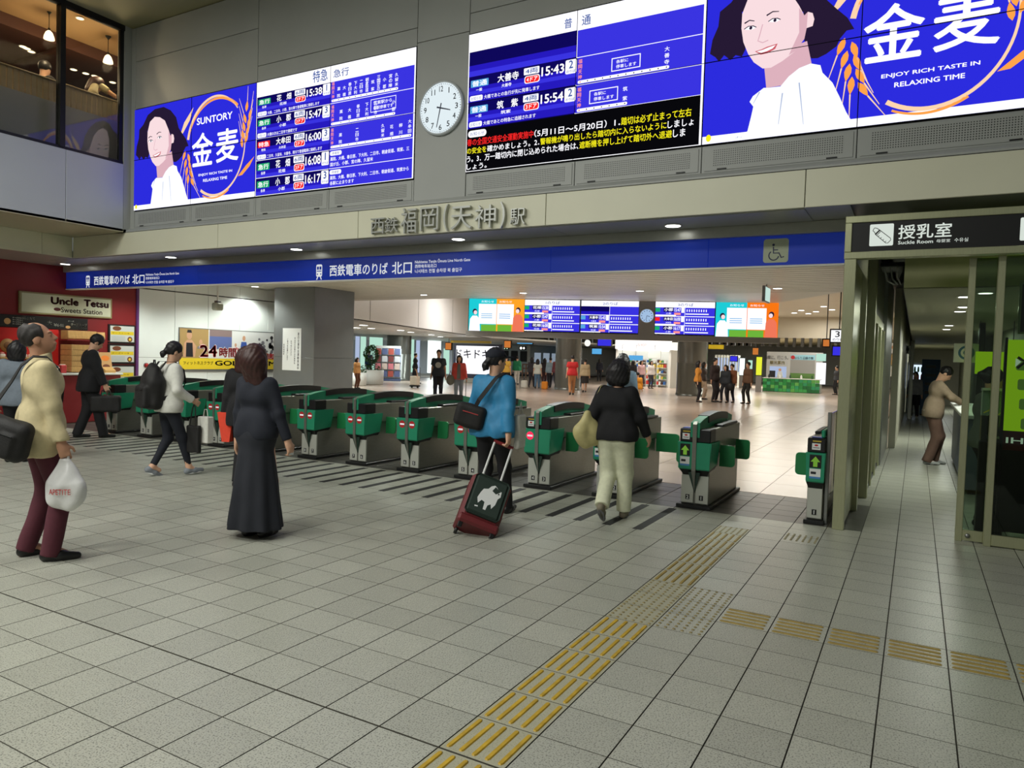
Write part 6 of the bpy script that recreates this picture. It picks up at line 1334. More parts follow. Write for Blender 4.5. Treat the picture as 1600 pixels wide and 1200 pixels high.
def person(label, loc, face, H=1.65, vox=.0085, far=False, group=None, top=None, bottom=None, hair=None, shoes=None, skin=SK, scarf=None, **o):
    """one person: body, hair, upper garment, trousers or skirt, two shoes; o holds the pose"""
    J = skeleton(o); S = H/1.70; face = unit(V3(face[0], face[1], 0))
    t = thing('person', label, 'person', loc, math.atan2(-face[0], face[1]), group)
    det = not far; F = body_field(o, J, det)
    for n, s in (('L', -1), ('R', 1)):
        d = unit(J['wr'+n]-J['el'+n]); d = unit(d+V3(*o.get('hdir'+n, (0, 0, 0))))
        if det: hand_field(F, J['wr'+n]+d*.01, d, V3(*o.get('palm'+n, (-s, .2, -.1))), V3(0, 1, .15), curl=o.get('curl'+n, .5))
        else: F.cone(J['wr'+n], J['wr'+n]+d*.13, .03, .024, .02)
    b = field_obj(F, vox if not far else .024, 'body', skin, t, S)
    hv = vox*1.1 if not far else .026
    h, R = J['head'], J['Rh']; X = lambda x, y, z: h+R@V3(x, y, z)
    if det:
        em = MB()
        for s in (-1, 1): em.lathe([(.0, .0), (.0045, .0002), (.0052, -.001)], n=10)
        MB().add([tuple(S*X(s*.031+dx*.0055, .0935-abs(dz)*.002, .003+dz*.0055)) for s in (-1, 1) for dx, dz in ((-1, 0), (-.5, -.8), (.5, -.8), (1, 0), (.5, .8), (-.5, .8))], [(0, 1, 2, 3, 4, 5), (6, 7, 8, 9, 10, 11)]).build('eyes', M_black, t)
    if top:
        m, st = top[0], top[1]; F = Field(); Rb = J['R']; P = J['P']; lo_ = st.get('loose', .02); hem = st.get('hem', -.06)
        bl_ = (bottom[1].get('loose', .014) if bottom else 0)
        for c, r, w_ in ((P+Rb@V3(0, 0, hem+.05), st.get('pel', .112)+lo_*st.get('flare', 1.)*.8+bl_*.7, .085), (P+Rb@V3(0, 0, .02), st.get('pel', .112)+lo_*.7+bl_*.7, .08), (J['waist'], .10+lo_*st.get('waist', .8), .062), (J['chest'], .107+lo_*.8, .092-(.172-o.get('shw', .172))), (P+Rb@V3(0, 0, .435), .064+lo_*.6, .125-(.172-o.get('shw', .172)))): F.cone(c-Rb@V3(w_, 0, 0), c+Rb@V3(w_, 0, 0), r, r, .07)
        F.cone(P+Rb@V3(0, -.005, .46), J['neck']+Rb@V3(0, -.005, st.get('collar', .0)), .07, .062+lo_*.3, .04)
        hp = P+Rb@V3(0, 0, hem); F.cut(hp, Rb@V3(0, 0, -1))
        if st.get('collar', 0) <= 0: F.cut(J['neck']+Rb@V3(0, 0, st.get('neckz', .01)), Rb@V3(0, -.25, 1))
        else: F.cut(J['neck']+Rb@V3(0, 0, st['collar']), Rb@V3(0, -.3, 1))
        for n in 'LR':
            sl = st.get('sleeve', .97)
            if sl > .3: F.cone(J['sh'+n], J['el'+n], .050+lo_*.8, .042+lo_*.75, .045); F.cone(J['el'+n], J['el'+n]+(J['wr'+n]-J['el'+n])*sl, .042+lo_*.75, .033+lo_*.7, .025, 1)
            else: F.cone(J['sh'+n], J['sh'+n]+(J['el'+n]-J['sh'+n])*.62, .052+lo_*.8, .052+lo_, .045, 1)
        tb = field_obj(F, hv, st.get('name', 'jacket'), m, t, S, st.get('fold', .005) if det else .003, seed=H*7)
    if bottom:
        m, st = bottom[0], bottom[1]; F = Field(); P = J['P']
        if st.get('skirt'):
            F.skirt(P+V3(0, 0, .10), V3(*st.get('to', (0, 0, st['skirt']))), .125, st.get('hemr', .25), st.get('pleat', .03)); F.cone(P-V3(.075, 0, .0), P+V3(.075, 0, 0), .12, .12, .06); F.cut(P+V3(0, 0, .12), (0, 0, 1)); nm = 'skirt'
        else:
            lo_ = st.get('loose', .014)
            for zz in (.05, -.02): F.cone(P+J['R']@V3(-.075, 0, zz), P+J['R']@V3(.075, 0, zz), .108+lo_*.6, .108+lo_*.6, .08)
            F.cut(P+J['R']@V3(0, 0, .13), J['R']@V3(0, 0, 1))
            for n in 'LR':
                F.cone(J['hip'+n], J['knee'+n], .086+lo_, .058+lo_, .05); e = J['ank'+n]+(J['ank'+n]-J['knee'+n])*st.get('len', .05); F.cone(J['knee'+n], e, .058+lo_, st.get('cuff', .047)+lo_*.6, .03, 1)
            nm = 'trousers'
        field_obj(F, hv, nm, m, t, S, .003 if det else .002, seed=H*3)
    if hair:
        m, st = hair[0], hair[1]; F = Field(); g = st.get('puff', .012)
        F.ell(X(0, -.014, .036), (.076+g, .092+g*.7, .088+g), .02, R)
        k_ = st.get('kind', 'short')
        if k_ in ('bob', 'long'): L = st.get('len', .16); F.ell(X(0, -.035, -.03), (.086+g, .075+g, .10+g), .04, R); F.cone(X(-.04, -.045, -.02), X(-.05, -.055, -L), .06+g, .05+g, .05); F.cone(X(.04, -.045, -.02), X(.05, -.055, -L), .06+g, .05+g, .05); F.cone(X(0, -.06, 0), X(0, -.07, -L), .06+g, .05, .05)
        if k_ == 'tail': F.cone(X(0, -.10, .0), X(0, -.135, -.05), .03, .033, .02); F.cone(X(0, -.135, -.05), X(0, -.13, -.05-st.get('len', .12)), .033, .014, .02)
        if k_ == 'bun': F.ell(X(0, -.11, .05), (.045, .045, .045), .02, R)
        F.sub(X(0, .085+st.get('front', 0), -.035), (.070, .075, .085), .012, R)
        if k_ in ('short', 'bald', 'tail', 'bun'): F.cut(X(0, 0, -.055), R@V3(0, .35, -1)); [F.sub(X(s*.09, .005, -.03), (.03, .03, .045), .01, R) for s in (-1, 1)]
        if k_ == 'bald': F.sub(X(0, .05, .12), (.05, .085, .05), .02, R); F.cut(X(0, .045, .03), R@V3(0, 1, -.15))
        field_obj(F, hv*(.75 if det else .9), 'hair', m, t, S, .0035 if det else 0, seed=2.)
    if shoes:
        for n in 'LR':
            f_ = J['foot'+n]; F = Field(); a = J['ank'+n]; pt = f_[3]; Rf = rotm('Z', f_[4] if len(f_) > 4 else 0)@rotm('X', -pt); Y = lambda x, y, z: a+Rf@V3(x, y, z)
            F.cone(Y(0, -.035, -.05), Y(0, .06, -.052), .036, .037, .03); F.cone(Y(0, .06, -.055), Y(0, .165, -.062), .038, .026, .03); F.cone(Y(0, -.01, -.03), Y(0, .0, .02), .038, .036, .03); F.cut(Y(0, 0, -.085), Rf@V3(0, 0, -1)); F.cut(Y(0, 0, .02+shoes[1].get('h', 0)), Rf@V3(0, 0, 1))
            so = field_obj(F, hv*.85, 'shoe', shoes[0], t, S)
            if det:
                pts = [Y(.038*math.cos(q)*(1 if math.sin(q) < 0 else .85), .065+.11*math.sin(q), -.085) for q in np.linspace(0, 2*math.pi, 20)[:-1]]; MB().prism([tuple(S*p_) for p_ in pts], tuple(S*(Rf@V3(0, 0, .016)))).build('sole', shoes[1].get('sole', M_black), so)
    t['S'] = S; J['S'] = S; return t, J
def strap(t, J, pts, w_, name, m, th=.006):
    """flat band along pts (body space, for a 1.7 m person), lying with its width along the second vector"""
    S = J['S']; mb = MB(); n = len(pts); vs = []
    for i, (p_, nr) in enumerate(pts):
        p_ = V3(*p_); a = V3(*pts[max(i-1, 0)][0]); b = V3(*pts[min(i+1, n-1)][0]); tg = unit(b-a); nr = unit(V3(*nr)-tg*(V3(*nr)@tg)); sd = np.cross(tg, nr)
        vs += [S*(p_+sd*w_/2), S*(p_-sd*w_/2), S*(p_-sd*w_/2+nr*th), S*(p_+sd*w_/2+nr*th)]
    fs = []
    for i in range(n-1):
        for k in range(4): a, b = i*4+k, i*4+(k+1) % 4; fs.append((a, b, b+4, a+4))
    fs += [(3, 2, 1, 0), tuple((n-1)*4+k for k in range(4))]; mb.add(vs, fs); return mb.build(name, m, t)
HK = mat('black hair', (22, 20, 22), rough=.5, noise=.2, nscale=60, stretch=(1, 1, .2)); HB = mat('brown hair', (60, 32, 28), rough=.5, noise=.25, nscale=60, stretch=(1, 1, .2)); HG = mat('greying hair', (48, 44, 42), rough=.6, noise=.25, nscale=60)
K_ = cloth('black cloth', (22, 22, 25)); NV = cloth('dark navy cloth', (27, 31, 42)); BG = cloth('beige cotton', (206, 192, 150)); MR = cloth('maroon cotton', (84, 34, 46)); WH = cloth('white cotton', (222, 222, 212)); BL = cloth('sky blue nylon', (48, 134, 182), .6); CR = cloth('cream cotton', (224, 226, 196)); GY = cloth('grey canvas', (130, 136, 142)); BN = cloth('brown cotton', (110, 84, 72)); LB = mat('black leather', (20, 20, 20), rough=.35); BK_ = cloth('black nylon', (20, 20, 22), .6); TN = cloth('tan jacket', (158, 138, 116))
def at(x, y): p = fl(x, y); return (p[0], p[1], 0)
def wpt(t, J, p): return t.matrix_world
# ------------------------------------------------------------------ people near the viewer
FWD = V3(_fw[0], _fw[1], 0); RGT = V3(_rt[0], _rt[1], 0)
def fdir(r, f): return unit(RGT*r+FWD*f)
def local(loc, face, S, w):      # world point -> 1.7 m body space
    a = math.atan2(-face[0], face[1]); d = V3(*w)-V3(*loc); c, s = math.cos(-a), math.sin(-a); return V3(c*d[0]-s*d[1], s*d[0]+c*d[1], d[2])/S
def world(t, J, p): 
    a = t.rotation_euler[2]; p = V3(*p)*J['S']; c, s = math.cos(a), math.sin(a); return V3(t.location[0]+c*p[0]-s*p[1], t.location[1]+s*p[0]+c*p[1], t.location[2]+p[2])
# man in beige jacket
f1 = fdir(.75, .66)
t, J = person('man in beige jacket and maroon trousers looking up at the screens', at(62, 872), f1, 1.74, top=(BG, dict(loose=.022, hem=-.17, fold=.010, collar=.045, waist=1.5, flare=.5)), bottom=(MR, dict(loose=.016, len=.12, cuff=.052)), hair=(HG, dict(kind='bald', puff=.010)), shoes=(LB, dict(h=.02)), skin=SK2, hpitch=.36, hyaw=-.15, feet=((-.12, -.06, 0, 0, .25), (.12, .05, 0, 0, -.2)), handR=(.27, .10, .80), handL=(-.24, .05, .82), curlR=.95, twist=-.05)
bagM = mat('black bag nylon', (24, 23, 22), rough=.7, noise=.15, nscale=25, bump=.2, bscale=120); S = J['S']
bt = thing('shoulder_bag', 'large black nylon shoulder bag on the hip of the man in beige', 'bag', tuple(world(t, J, (.15, -.27, .78))), math.atan2(RGT[1], RGT[0]))
RT_ = rotm('Y', .3); F = Field(); F.box((0, 0, .15), (.23, .08, .14), .06, .01, RT_); F.box((0, -.07, .12), (.17, .03, .09), .025, .02, RT_); field_obj(F, .009, 'bag_body', bagM, bt, 1, .005); MB().bev(-.16, .16, -.104, -.098, .04, .05, .002).xf(Matrix.Translation((0, 0, .15)) @ Matrix.Rotation(.3, 4, 'Y')).build('zip', M_dark, bt)
for s in (-.08, .06): MB().bev(s-.012, s+.012, -.105, -.09, .2-.3*s, .235-.3*s, .003).build('buckle', M_steel, bt)
strap(t, J, [((.0, -.36, 1.02), (.3, -1, 0)), ((.02, -.25, 1.16), (.2, -1, 0)), ((.05, -.175, 1.29), (.1, -1, .2)), ((.09, -.125, 1.40), (.1, -.9, .5)), ((.115, -.06, 1.463), (.2, -.3, 1)), ((.12, .02, 1.46), (.2, .2, 1)), ((.09, .095, 1.38), (.1, 1, .4)), ((.02, .135, 1.26), (0, 1, .1)), ((-.06, .14, 1.14), (0, 1, 0))], .05, 'bag_strap', bagM)
plas = mat('white plastic film', (226, 226, 224), rough=.35, noise=.04, alpha=.96); hw = world(t, J, J['wrR']+V3(.0, .03, -.10))
pb = thing('plastic_bag', 'white plastic carrier bag in the hand of the man in beige', 'bag', (hw[0], hw[1], hw[2]-.40), t.rotation_euler[2]+.9)
F = Field(); F.ell((0, 0, .12), (.14, .07, .12), .05); F.cone((-.05, 0, .2), (-.02, 0, .36), .07, .02, .06); F.cone((.05, 0, .2), (.02, 0, .36), .07, .02, .06); field_obj(F, .008, 'bag_body', plas, pb, 1, .006, 3.)
MB().tube([(-.02, 0, .35), (-.015, 0, .40), (0, 0, .42), (.015, 0, .40), (.02, 0, .35)], .01, 8).build('handle', plas, pb)
def curved_text(tx, u0, u1, v0, v1, rx, ry, m, parent, name='bag_print', back=False):
    v, fs = glyphs(tx, 0.); n = (v-v.min(0))/np.maximum(v.max(0)-v.min(0), 1e-6); U_ = u0+n[:, 0]*(u1-u0); W_2 = v0+n[:, 1]*(v1-v0); yy_ = -ry*np.sqrt(np.maximum(1-(U_/rx)**2, .02)); MB().add(np.stack([U_, yy_, W_2], 1), fs).build(name, m, parent)
curved_text('APETITE', -.075, .075, .13, .17, .15, .088, mat('bag red print', (190, 50, 44), rough=.6), pb)
# woman in grey behind him
f2 = fdir(-.3, .95); q = C3+ray(27, 540)*9.6; person('woman in grey top near the cake shop, half hidden behind the man in beige', (q[0], q[1], 0), f2, 1.6, vox=.011, top=(cloth('slate top', (112, 122, 132)), dict(loose=.03, hem=-.12, name='shirt')), bottom=(K_, dict()), hair=(HK, dict(kind='bob', len=.10)), shoes=(LB, dict()))
# man in black suit with bag
f3 = fdir(.75, .6); t, J = person('man in black suit bowing his head by the leftmost gates', at(138, 684), f3, 1.76, vox=.011, top=(K_, dict(loose=.034, hem=-.16, flare=1.2)), bottom=(K_, dict(loose=.024, len=.12, cuff=.06)), hair=(HK, dict(puff=.02)), shoes=(LB, dict()), hpitch=-.5, lean=.06, feet=((-.09, -.14, .0, .0), (.09, .2, 0, 0)), handR=(.20, .20, .88), curlR=.9, handL=(-.22, .1, .85))
MB().prism([tuple(J['S']*(J['neck']+V3(a, .06, b))) for a, b in ((-.05, .0), (.05, 0), (.0, -.16))], (0, .05, 0)).build('shirt_front', WH, t)
hw = world(t, J, J['wrR']+V3(0, .02, -.08)); bt = thing('briefcase', 'soft black briefcase carried by the man in the black suit', 'bag', (hw[0], hw[1], hw[2]-.38), t.rotation_euler[2]+1.2)
F = Field(); F.box((0, 0, .14), (.23, .07, .14), .04, .01); field_obj(F, .01, 'bag_body', bagM, bt, 1, .004); MB().tube([(-.08, 0, .27), (-.06, 0, .36), (.06, 0, .36), (.08, 0, .27)], .01, 8).build('handle', bagM, bt)
# student with backpack
f4 = fdir(.68, .73); t, J = person('person in white shirt with black backpack walking towards the gates', at(262, 743), f4, 1.64, shw=.155, vox=.010, top=(WH, dict(loose=.026, hem=-.10, collar=.02, name='shirt')), bottom=(cloth('dark blue trousers', (24, 28, 38)), dict(loose=.004, len=-.06, cuff=.036)), hair=(HK, dict(kind='tail', len=.06, puff=.016)), shoes=(GY, dict(h=.01, sole=M_pw)), feet=((-.07, -.17, .03, .45), (.08, .24, 0, -.1)), lean=.05, handR=(.20, .22, .98), curlR=.9, hpitch=-.12)
bp = thing('backpack', 'black backpack worn over the white shirt', 'bag', tuple(world(t, J, (0, -.20, .90))), t.rotation_euler[2]); F = Field(); F.box((0, 0, .16), (.17, .10, .20), .09, .01); F.ell((0, .0, .32), (.15, .10, .20), .10); F.box((0, -.11, .12), (.14, .05, .14), .04, .03); field_obj(F, .010, 'bag_body', bagM, bp, 1, .006); MB().tube([(-.03, .02, .50), (-.02, .02, .56), (.02, .02, .56), (.03, .02, .50)], .008, 8).build('grab_loop', bagM, bp); MB().bev(-.1, .1, -.168, -.160, .2, .21, .002).build('zip', M_dark, bp)
for s in (-1, 1): strap(t, J, [((s*.10, -.15, 1.36), (0, -1, .6)), ((s*.11, -.08, 1.46), (0, -.4, 1)), ((s*.11, .03, 1.46), (0, .5, 1)), ((s*.125, .13, 1.36), (0, 1, .3)), ((s*.14, .15, 1.2), (0, 1, 0)), ((s*.19, .05, 1.05), (s, .4, 0)), ((s*.15, -.14, 1.0), (s, -.4, 0))], .05, 'backpack_strap', bagM)
hw = world(t, J, J['wrR']+V3(.0, .02, -.08)); bt = thing('tote_bag', 'black tote bag hanging from the arm of the backpack wearer', 'bag', (hw[0], hw[1], hw[2]-.58), t.rotation_euler[2]+.4); F = Field(); F.box((0, 0, .17), (.10, .03, .17), .02, .01); field_obj(F, .009, 'bag_body', bagM, bt, 1, .004)
for s in (-.05, .05): MB().tube([(s, -.02, .33), (s*.4, 0, .56), (0, 0, .60)], .008, 6).build('handle', bagM, bt)
q = hw+RGT*.12+FWD*.06; bt = thing('paper_bag', 'white paper bag beside the black tote bag', 'bag', (q[0], q[1], hw[2]-.46), t.rotation_euler[2]+.3); MB().bev(-.09, .09, -.05, .05, 0, .33, .01).build('bag_body', WH, bt); MB().tube([(-.04, 0, .33), (-.02, 0, .42), (.02, 0, .42), (.04, 0, .33)], .005, 6).build('handle', WH, bt)
# woman in long dark skirt
f5 = fdir(.35, .93); t, J = person('woman in navy top and long dark skirt standing with her back turned', at(398, 838), f5, 1.62, shw=.150, top=(NV, dict(loose=.010, hem=-.03, pel=.098, flare=0, name='cardigan', fold=.004, waist=1.4)), bottom=(cloth('dark slate skirt', (30, 33, 41)), dict(skirt=.09, hemr=.255, pleat=.06, to=(0, .0, .085))), hair=(HB, dict(kind='long', len=.19, puff=.020)), shoes=(LB, dict()), hpitch=.28, hyaw=-.25, handR=(.32, .06, .80), curlR=.85, feet=((-.07, 0, 0, 0), (.08, .02, 0, 0)))
hw = world(t, J, J['wrR']+V3(.01, .03, -.11)); o = MB().bev(-.012, .012, -.03, .03, -.02, .03, .004).build('folded_ticket', M_pw); o.location = hw; tag(o, 'small white ticket in the hand of the woman in the long skirt', 'ticket')
q = C3+ray(385, 560)*8.3; f5b = fdir(.1, 1); loc5 = (q[0], q[1], 0)
t, J = person('woman in black jacket hidden behind the one in the long skirt', loc5, f5b, 1.6, vox=.011, top=(K_, dict(loose=.034, hem=-.16)), bottom=(K_, dict()), hair=(HB, dict(kind='bob', len=.14, puff=.02)), shoes=(LB, dict()), handR=(.30, .10, .98), handL=(-.27, .02, .86))
hw = world(t, J, (-.24, .0, .62)); o = thing('orange_bag', 'tall orange-red bag at the side of the hidden woman', 'bag', (hw[0], hw[1], hw[2]-.06), t.rotation_euler[2]); MB().prism([(-.09, -.05, .34), (.10, -.05, .34), (.06, -.05, 0), (-.03, -.05, 0)], (0, .1, 0)).build('bag_body', cloth('orange red cloth', (228, 72, 48)), o); MB().tube([(-.04, 0, .34), (-.02, 0, .5), (.02, 0, .5), (.04, 0, .34)], .008, 6).build('handle', BK_, o)
hw = world(t, J, (.34, .02, .88)); o = thing('striped_bag', 'black and white striped bag at the elbow of the hidden woman', 'bag', tuple(hw), t.rotation_euler[2]); F = Field(); F.box((0, 0, .11), (.085, .05, .12), .04, .01); field_obj(F, .012, 'bag_body', BK_, o, 1)
for k in range(4): MB().bev(-.087, .087, -.054, .054, .03+k*.05, .052+k*.05, .012).build('white_stripe', WH, o)
# woman in blue jacket with suitcase
f6 = fdir(.45, .9); t, J = person('woman in sky blue jacket and dark cap pulling the suitcase', at(765, 806), f6, 1.66, shw=.16, top=(BL, dict(loose=.036, hem=-.10, collar=.03, fold=.009, flare=1.2)), bottom=(K_, dict(loose=.012, len=.08)), hair=(HK, dict(kind='tail', len=.24, puff=.018)), shoes=(LB, dict(h=.01)), feet=((-.08, -.12, .02, .2), (.09, .22, 0, -.08)), handR=(.25, -.12, .80), palmR=(-1, 0, -.3), curlR=1.0, handL=(-.18, .22, 1.0), hyaw=-.45, lean=.04)
F = Field(); h_, R_ = J['head'], J['Rh']; F.ell(h_+R_@V3(0, -.014, .05), (.094, .113, .085), .02, R_); F.cut(h_+R_@V3(0, 0, .04), R_@V3(0, .15, -1)); F.box(h_+R_@V3(0, .12, .045), (.07, .06, .008), .006, .02, R_); field_obj(F, .009, 'cap', NV, t, J['S'])
strap(t, J, [((-.14, -.155, 1.08), (-.3, -1, 0)), ((-.06, -.18, 1.2), (-.1, -1, 0)), ((.03, -.165, 1.32), (0, -1, .2)), ((.09, -.10, 1.43), (0, -.6, .8)), ((.11, .0, 1.465), (.2, 0, 1)), ((.07, .12, 1.38), (0, 1, .4)), ((-.04, .165, 1.22), (0, 1, 0))], .045, 'bag_strap', bagM)
bt = thing('crossbody_bag', 'black crossbody bag on the back of the woman in blue', 'bag', tuple(world(t, J, (-.15, -.20, .93))), t.rotation_euler[2]+.35); F = Field(); F.box((0, 0, .10), (.15, .06, .12), .05, .01, R=rotm('Y', .25)); field_obj(F, .009, 'bag_body', bagM, bt, 1, .004); MB().bev(-.10, .06, -.066, -.058, .13, .14, .002).xf(Matrix.Rotation(.25, 4, 'Y')).build('zip', mat('red zip', (170, 60, 60)), bt)
hw = world(t, J, (.27, .10, .72)); bt = thing('white_shopping_bag', 'white bag hanging beside the woman in blue', 'bag', (hw[0], hw[1], hw[2]), t.rotation_euler[2]); F = Field(); F.box((0, 0, .16), (.03, .09, .17), .025, .01); field_obj(F, .01, 'bag_body', WH, bt, 1, .005); MB().tube([(0, -.05, .32), (0, 0, .45), (0, .05, .32)], .006, 6).build('handle', WH, bt)
hand = world(t, J, J['wrR']+V3(-.01, -.03, -.085))
# suitcase leaning towards the hand
base = fl(738, 838); M_case = mat('maroon suitcase shell', (104, 32, 36), rough=.5, noise=.06); M_cgrn = mat('dark green case front', (34, 50, 42), rough=.75, bump=.2, bscale=200)
up_ = unit(hand-base+V3(0, 0, .02)); sx_ = unit(np.cross(up_, -FWD*1.0+RGT*.25)); sx_ = unit(RGT*.93+FWD*.3-up_*((RGT*.93+FWD*.3)@up_)); fy_ = np.cross(up_, sx_)
sc = thing('suitcase', 'maroon and green wheeled suitcase with a white dog motif', 'suitcase', tuple(base)); MT = Matrix(((sx_[0], fy_[0], up_[0], 0), (sx_[1], fy_[1], up_[1], 0), (sx_[2], fy_[2], up_[2], 0), (0, 0, 0, 1)))
def sp(mb, name, m, par=None): return mb.xf(MT).build(name, m, par or sc)
Lh = np.linalg.norm(hand-base)
mb = MB().bev(-.19, .19, -.12, .12, .06, .56, .04); sp(mb, 'shell', M_case); mb = MB().bev(-.165, .165, -.152, -.118, .14, .54, .03); sp(mb, 'front_pocket', M_cgrn); sp(MB().bev(-.19, .19, -.135, .12, .045, .13, .02), 'base_guard', M_case)
for s in (-1, 1): sp(MB().lathe([(0, -.014), (.034, -.014), (.036, 0), (.034, .014), (0, .014)], (s*.15, .085, .036), n=16, axis='y').xf(Matrix.Translation((s*.15, .085, .036)) @ Matrix.Rotation(math.pi/2, 4, 'Z') @ Matrix.Translation((-s*.15, -.085, -.036))), 'wheel', M_black); sp(MB().bev(s*.15-.02, s*.15+.02, -.11, -.08, 0, .05, .005), 'foot', M_black)
for s in (-1, 1): sp(MB().tube([(s*.09, .07, .55), (s*.09, .07, Lh-.015)], .011, 8), 'handle_tube', mat('white handle tube', (226, 228, 226), rough=.3))
sp(MB().tube([(-.10, .07, Lh), (.10, .07, Lh)], .018, 10), 'handle_grip', mat('red grip', (130, 40, 44), rough=.4)); sp(MB().bev(-.06, .06, -.03, .03, .56, .59, .012), 'top_handle', M_case); sp(MB().bev(.192, .2, -.04, .04, .2, .26, .004), 'side_buckle', M_steel)
cv = Canvas((0, -.1525, 0), (1, 0, 0), (0, 0, 1), .0006); dg = [(-.09, .30), (-.075, .36), (-.06, .40), (-.02, .415), (.0, .45), (.03, .47), (.05, .46), (.07, .44), (.105, .43), (.11, .38), (.09, .35), (.085, .29), (.06, .24), (.045, .28), (.02, .26), (.015, .21), (-.01, .21), (-.015, .28), (-.045, .29), (-.07, .25)]
cv.poly(dg, M_pw, 1); cv.poly([(.02, .41), (.04, .46), (.07, .44), (.10, .43), (.06, .39)], M_cgrn, 2); cv.disc(.085, .40, .008, M_pk, 3, 8); cv.line([(-.06, .22), (-.09, .215)], .012, M_pw, 1); cv.mb.xf(MT); cv.build('dog_motif', sc)
# woman in black top and cream trousers
f7 = unit(V3(-.12, .99, 0)); t, J = person('woman in black top and cream trousers walking into a gate', at(957, 812), f7, 1.58, shw=.155, top=(K_, dict(loose=.026, hem=-.06, name='sweater')), bottom=(CR, dict(loose=.028, len=.02, cuff=.060)), hair=(HK, dict(kind='bob', len=.07, puff=.024)), shoes=(cloth('taupe sneaker', (130, 122, 104)), dict(h=.01, sole=M_pgry)), feet=((-.07, -.20, .10, .75), (.08, .16, 0, -.05)), lean=.05, handR=(.30, .20, .92), handL=(-.22, .14, 1.0), curlL=.9)
bt = thing('hobo_bag', 'soft cream shoulder bag on the left side of the woman in black', 'bag', tuple(world(t, J, (-.27, -.12, .78))), t.rotation_euler[2]+.7); F = Field(); F.ell((0, 0, .12), (.15, .07, .13), .05); F.cone((-.08, 0, .18), (-.02, 0, .34), .05, .02, .06); F.cone((.06, 0, .18), (.0, 0, .34), .05, .02, .06); field_obj(F, .009, 'bag_body', mat('cream leather', (196, 186, 130), rough=.5, noise=.08), bt, 1, .006)
strap(t, J, [((-.25, -.06, 1.15), (-1, 0, 0)), ((-.225, -.04, 1.3), (-1, 0, 0)), ((-.17, -.03, 1.435), (-.6, 0, 1)), ((-.15, .04, 1.44), (-.3, .4, 1)), ((-.20, .08, 1.3), (-.7, .7, 0)), ((-.25, .03, 1.15), (-1, .3, 0))], .03, 'bag_strap', mat('cream leather', (196, 186, 130)))
person('person in denim blue top passing through the gate ahead of the woman in black', (py(972, 600, 8.9)[0], 8.9, 0), (-.1, 1), 1.68, vox=.012, top=(cloth('denim', (92, 112, 128)), dict(loose=.026, hem=-.12, name='shirt')), bottom=(NV, dict()), hair=(HK, dict(kind='bob', len=.06, puff=.02)), shoes=(LB, dict()), feet=((-.08, -.14, .02, .2), (.08, .16, 0, 0)))
# corridor people
t, J = person('man in beige jacket leaning on the information counter', (1.93, 11.75, 0), (1, .12), 1.68, vox=.011, top=(TN, dict(loose=.026, hem=-.12, flare=.5, waist=1.3)), bottom=(BN, dict(loose=.03, len=.1, cuff=.06)), hair=(HK, dict(puff=.014)), shoes=(cloth('pale shoe', (170, 172, 170)), dict()), lean=.12, pyy=-.02, hpitch=-.6, handR=(.10, .40, 1.07), handL=(-.14, .43, 1.07), palmR=(0, 0, -1), palmL=(0, 0, -1), poleR=(1, -.3, -.4), poleL=(-1, -.3, -.4), feet=((-.1, .04, 0, 0), (.1, -.08, 0, 0)))
F = Field(); P = J['P']; F.cone(P+V3(-.08, -.02, .0), P+V3(.08, -.02, 0), .138, .138, .05); F.cut(P+V3(0, 0, .02), (0, 0, 1)); F.cut(P+V3(0, 0, -.05), (0, 0, -1)); field_obj(F, .012, 'shirt_tail', WH, t, J['S'])
person('woman in black and grey behind the narrow glass door', (2.30, 6.36, 0), (.9, .3), 1.62, vox=.011, top=(cloth('grey green vest', (120, 124, 112)), dict(loose=.026, hem=-.06, name='vest')), bottom=(K_, dict(loose=.012)), hair=(HK, dict(kind='bun', puff=.018)), shoes=(LB, dict()), handR=(.16, .28, 1.1))
# ------------------------------------------------------------------ people farther away
fc = {}
def fcl(c):
    k = 'cloth %d %d %d' % c; return cloth(k, c)
def farp(label, x, y, face, H, tc, bc, hair='short', skirt=None, sleeve=.97, hk=HK, group='people in the hall', **o):
    p = fl(x, y); b = (fcl(bc), dict(skirt=skirt, hemr=.21, pleat=.0)) if skirt else (fcl(bc), dict(loose=.012))
    return person(label, (p[0], p[1], 0), face, H, far=True, group=group, top=(fcl(tc), dict(loose=.022, hem=-.08, sleeve=sleeve, name='shirt')), bottom=b, hair=(hk, dict(kind=hair, puff=.014)), shoes=(LB, dict()), **o)
WALK = ((-.08, -.18, .03, .4), (.08, .2, 0, 0)); cam_d = -FWD
farp('woman in black dress crossing the hall beside the magazine rack', 648, 599, tuple(RGT), 1.62, (30, 30, 34), (34, 34, 40), 'short', skirt=.45, feet=WALK)
o = thing('shopping_trolley_bag', 'beige wheeled shopping bag on a black cart', 'trolley', tuple(fl(648, 606))); MB().bev(-.2, .2, -.15, .15, .12, .55, .03).build('bag', fcl((190, 178, 160)), o); MB().bev(-.2, .2, -.16, .16, .06, .12, .01).build('frame', M_black, o); MB().tube([(-.15, .16, .1), (-.15, .2, .95), (.15, .2, .95), (.15, .16, .1)], .012, 6).build('handle', M_black, o)
for s in (-.17, .17): MB().lathe([(0, -.02), (.06, -.02), (.06, .02), (0, .02)], (s, 0, .06), n=12, axis='y').build('wheel', M_black, o)
t, J = farp('man in dark tee shirt with round print walking towards the gates', 684, 627, tuple(cam_d), 1.74, (52, 60, 70), (34, 38, 52), sleeve=.1, feet=WALK, hk=HG)
MB().disc((0, .156, 1.24), .10, (0, 1, 0), 18).build('round_print', M_pgrey, t); F = Field(); P = J['P']; F.skirt(P+V3(0, 0, .08), V3(0, 0, .55), .135, .17, .05); field_obj(F, .024, 'tied_jacket', K_, t, J['S'])
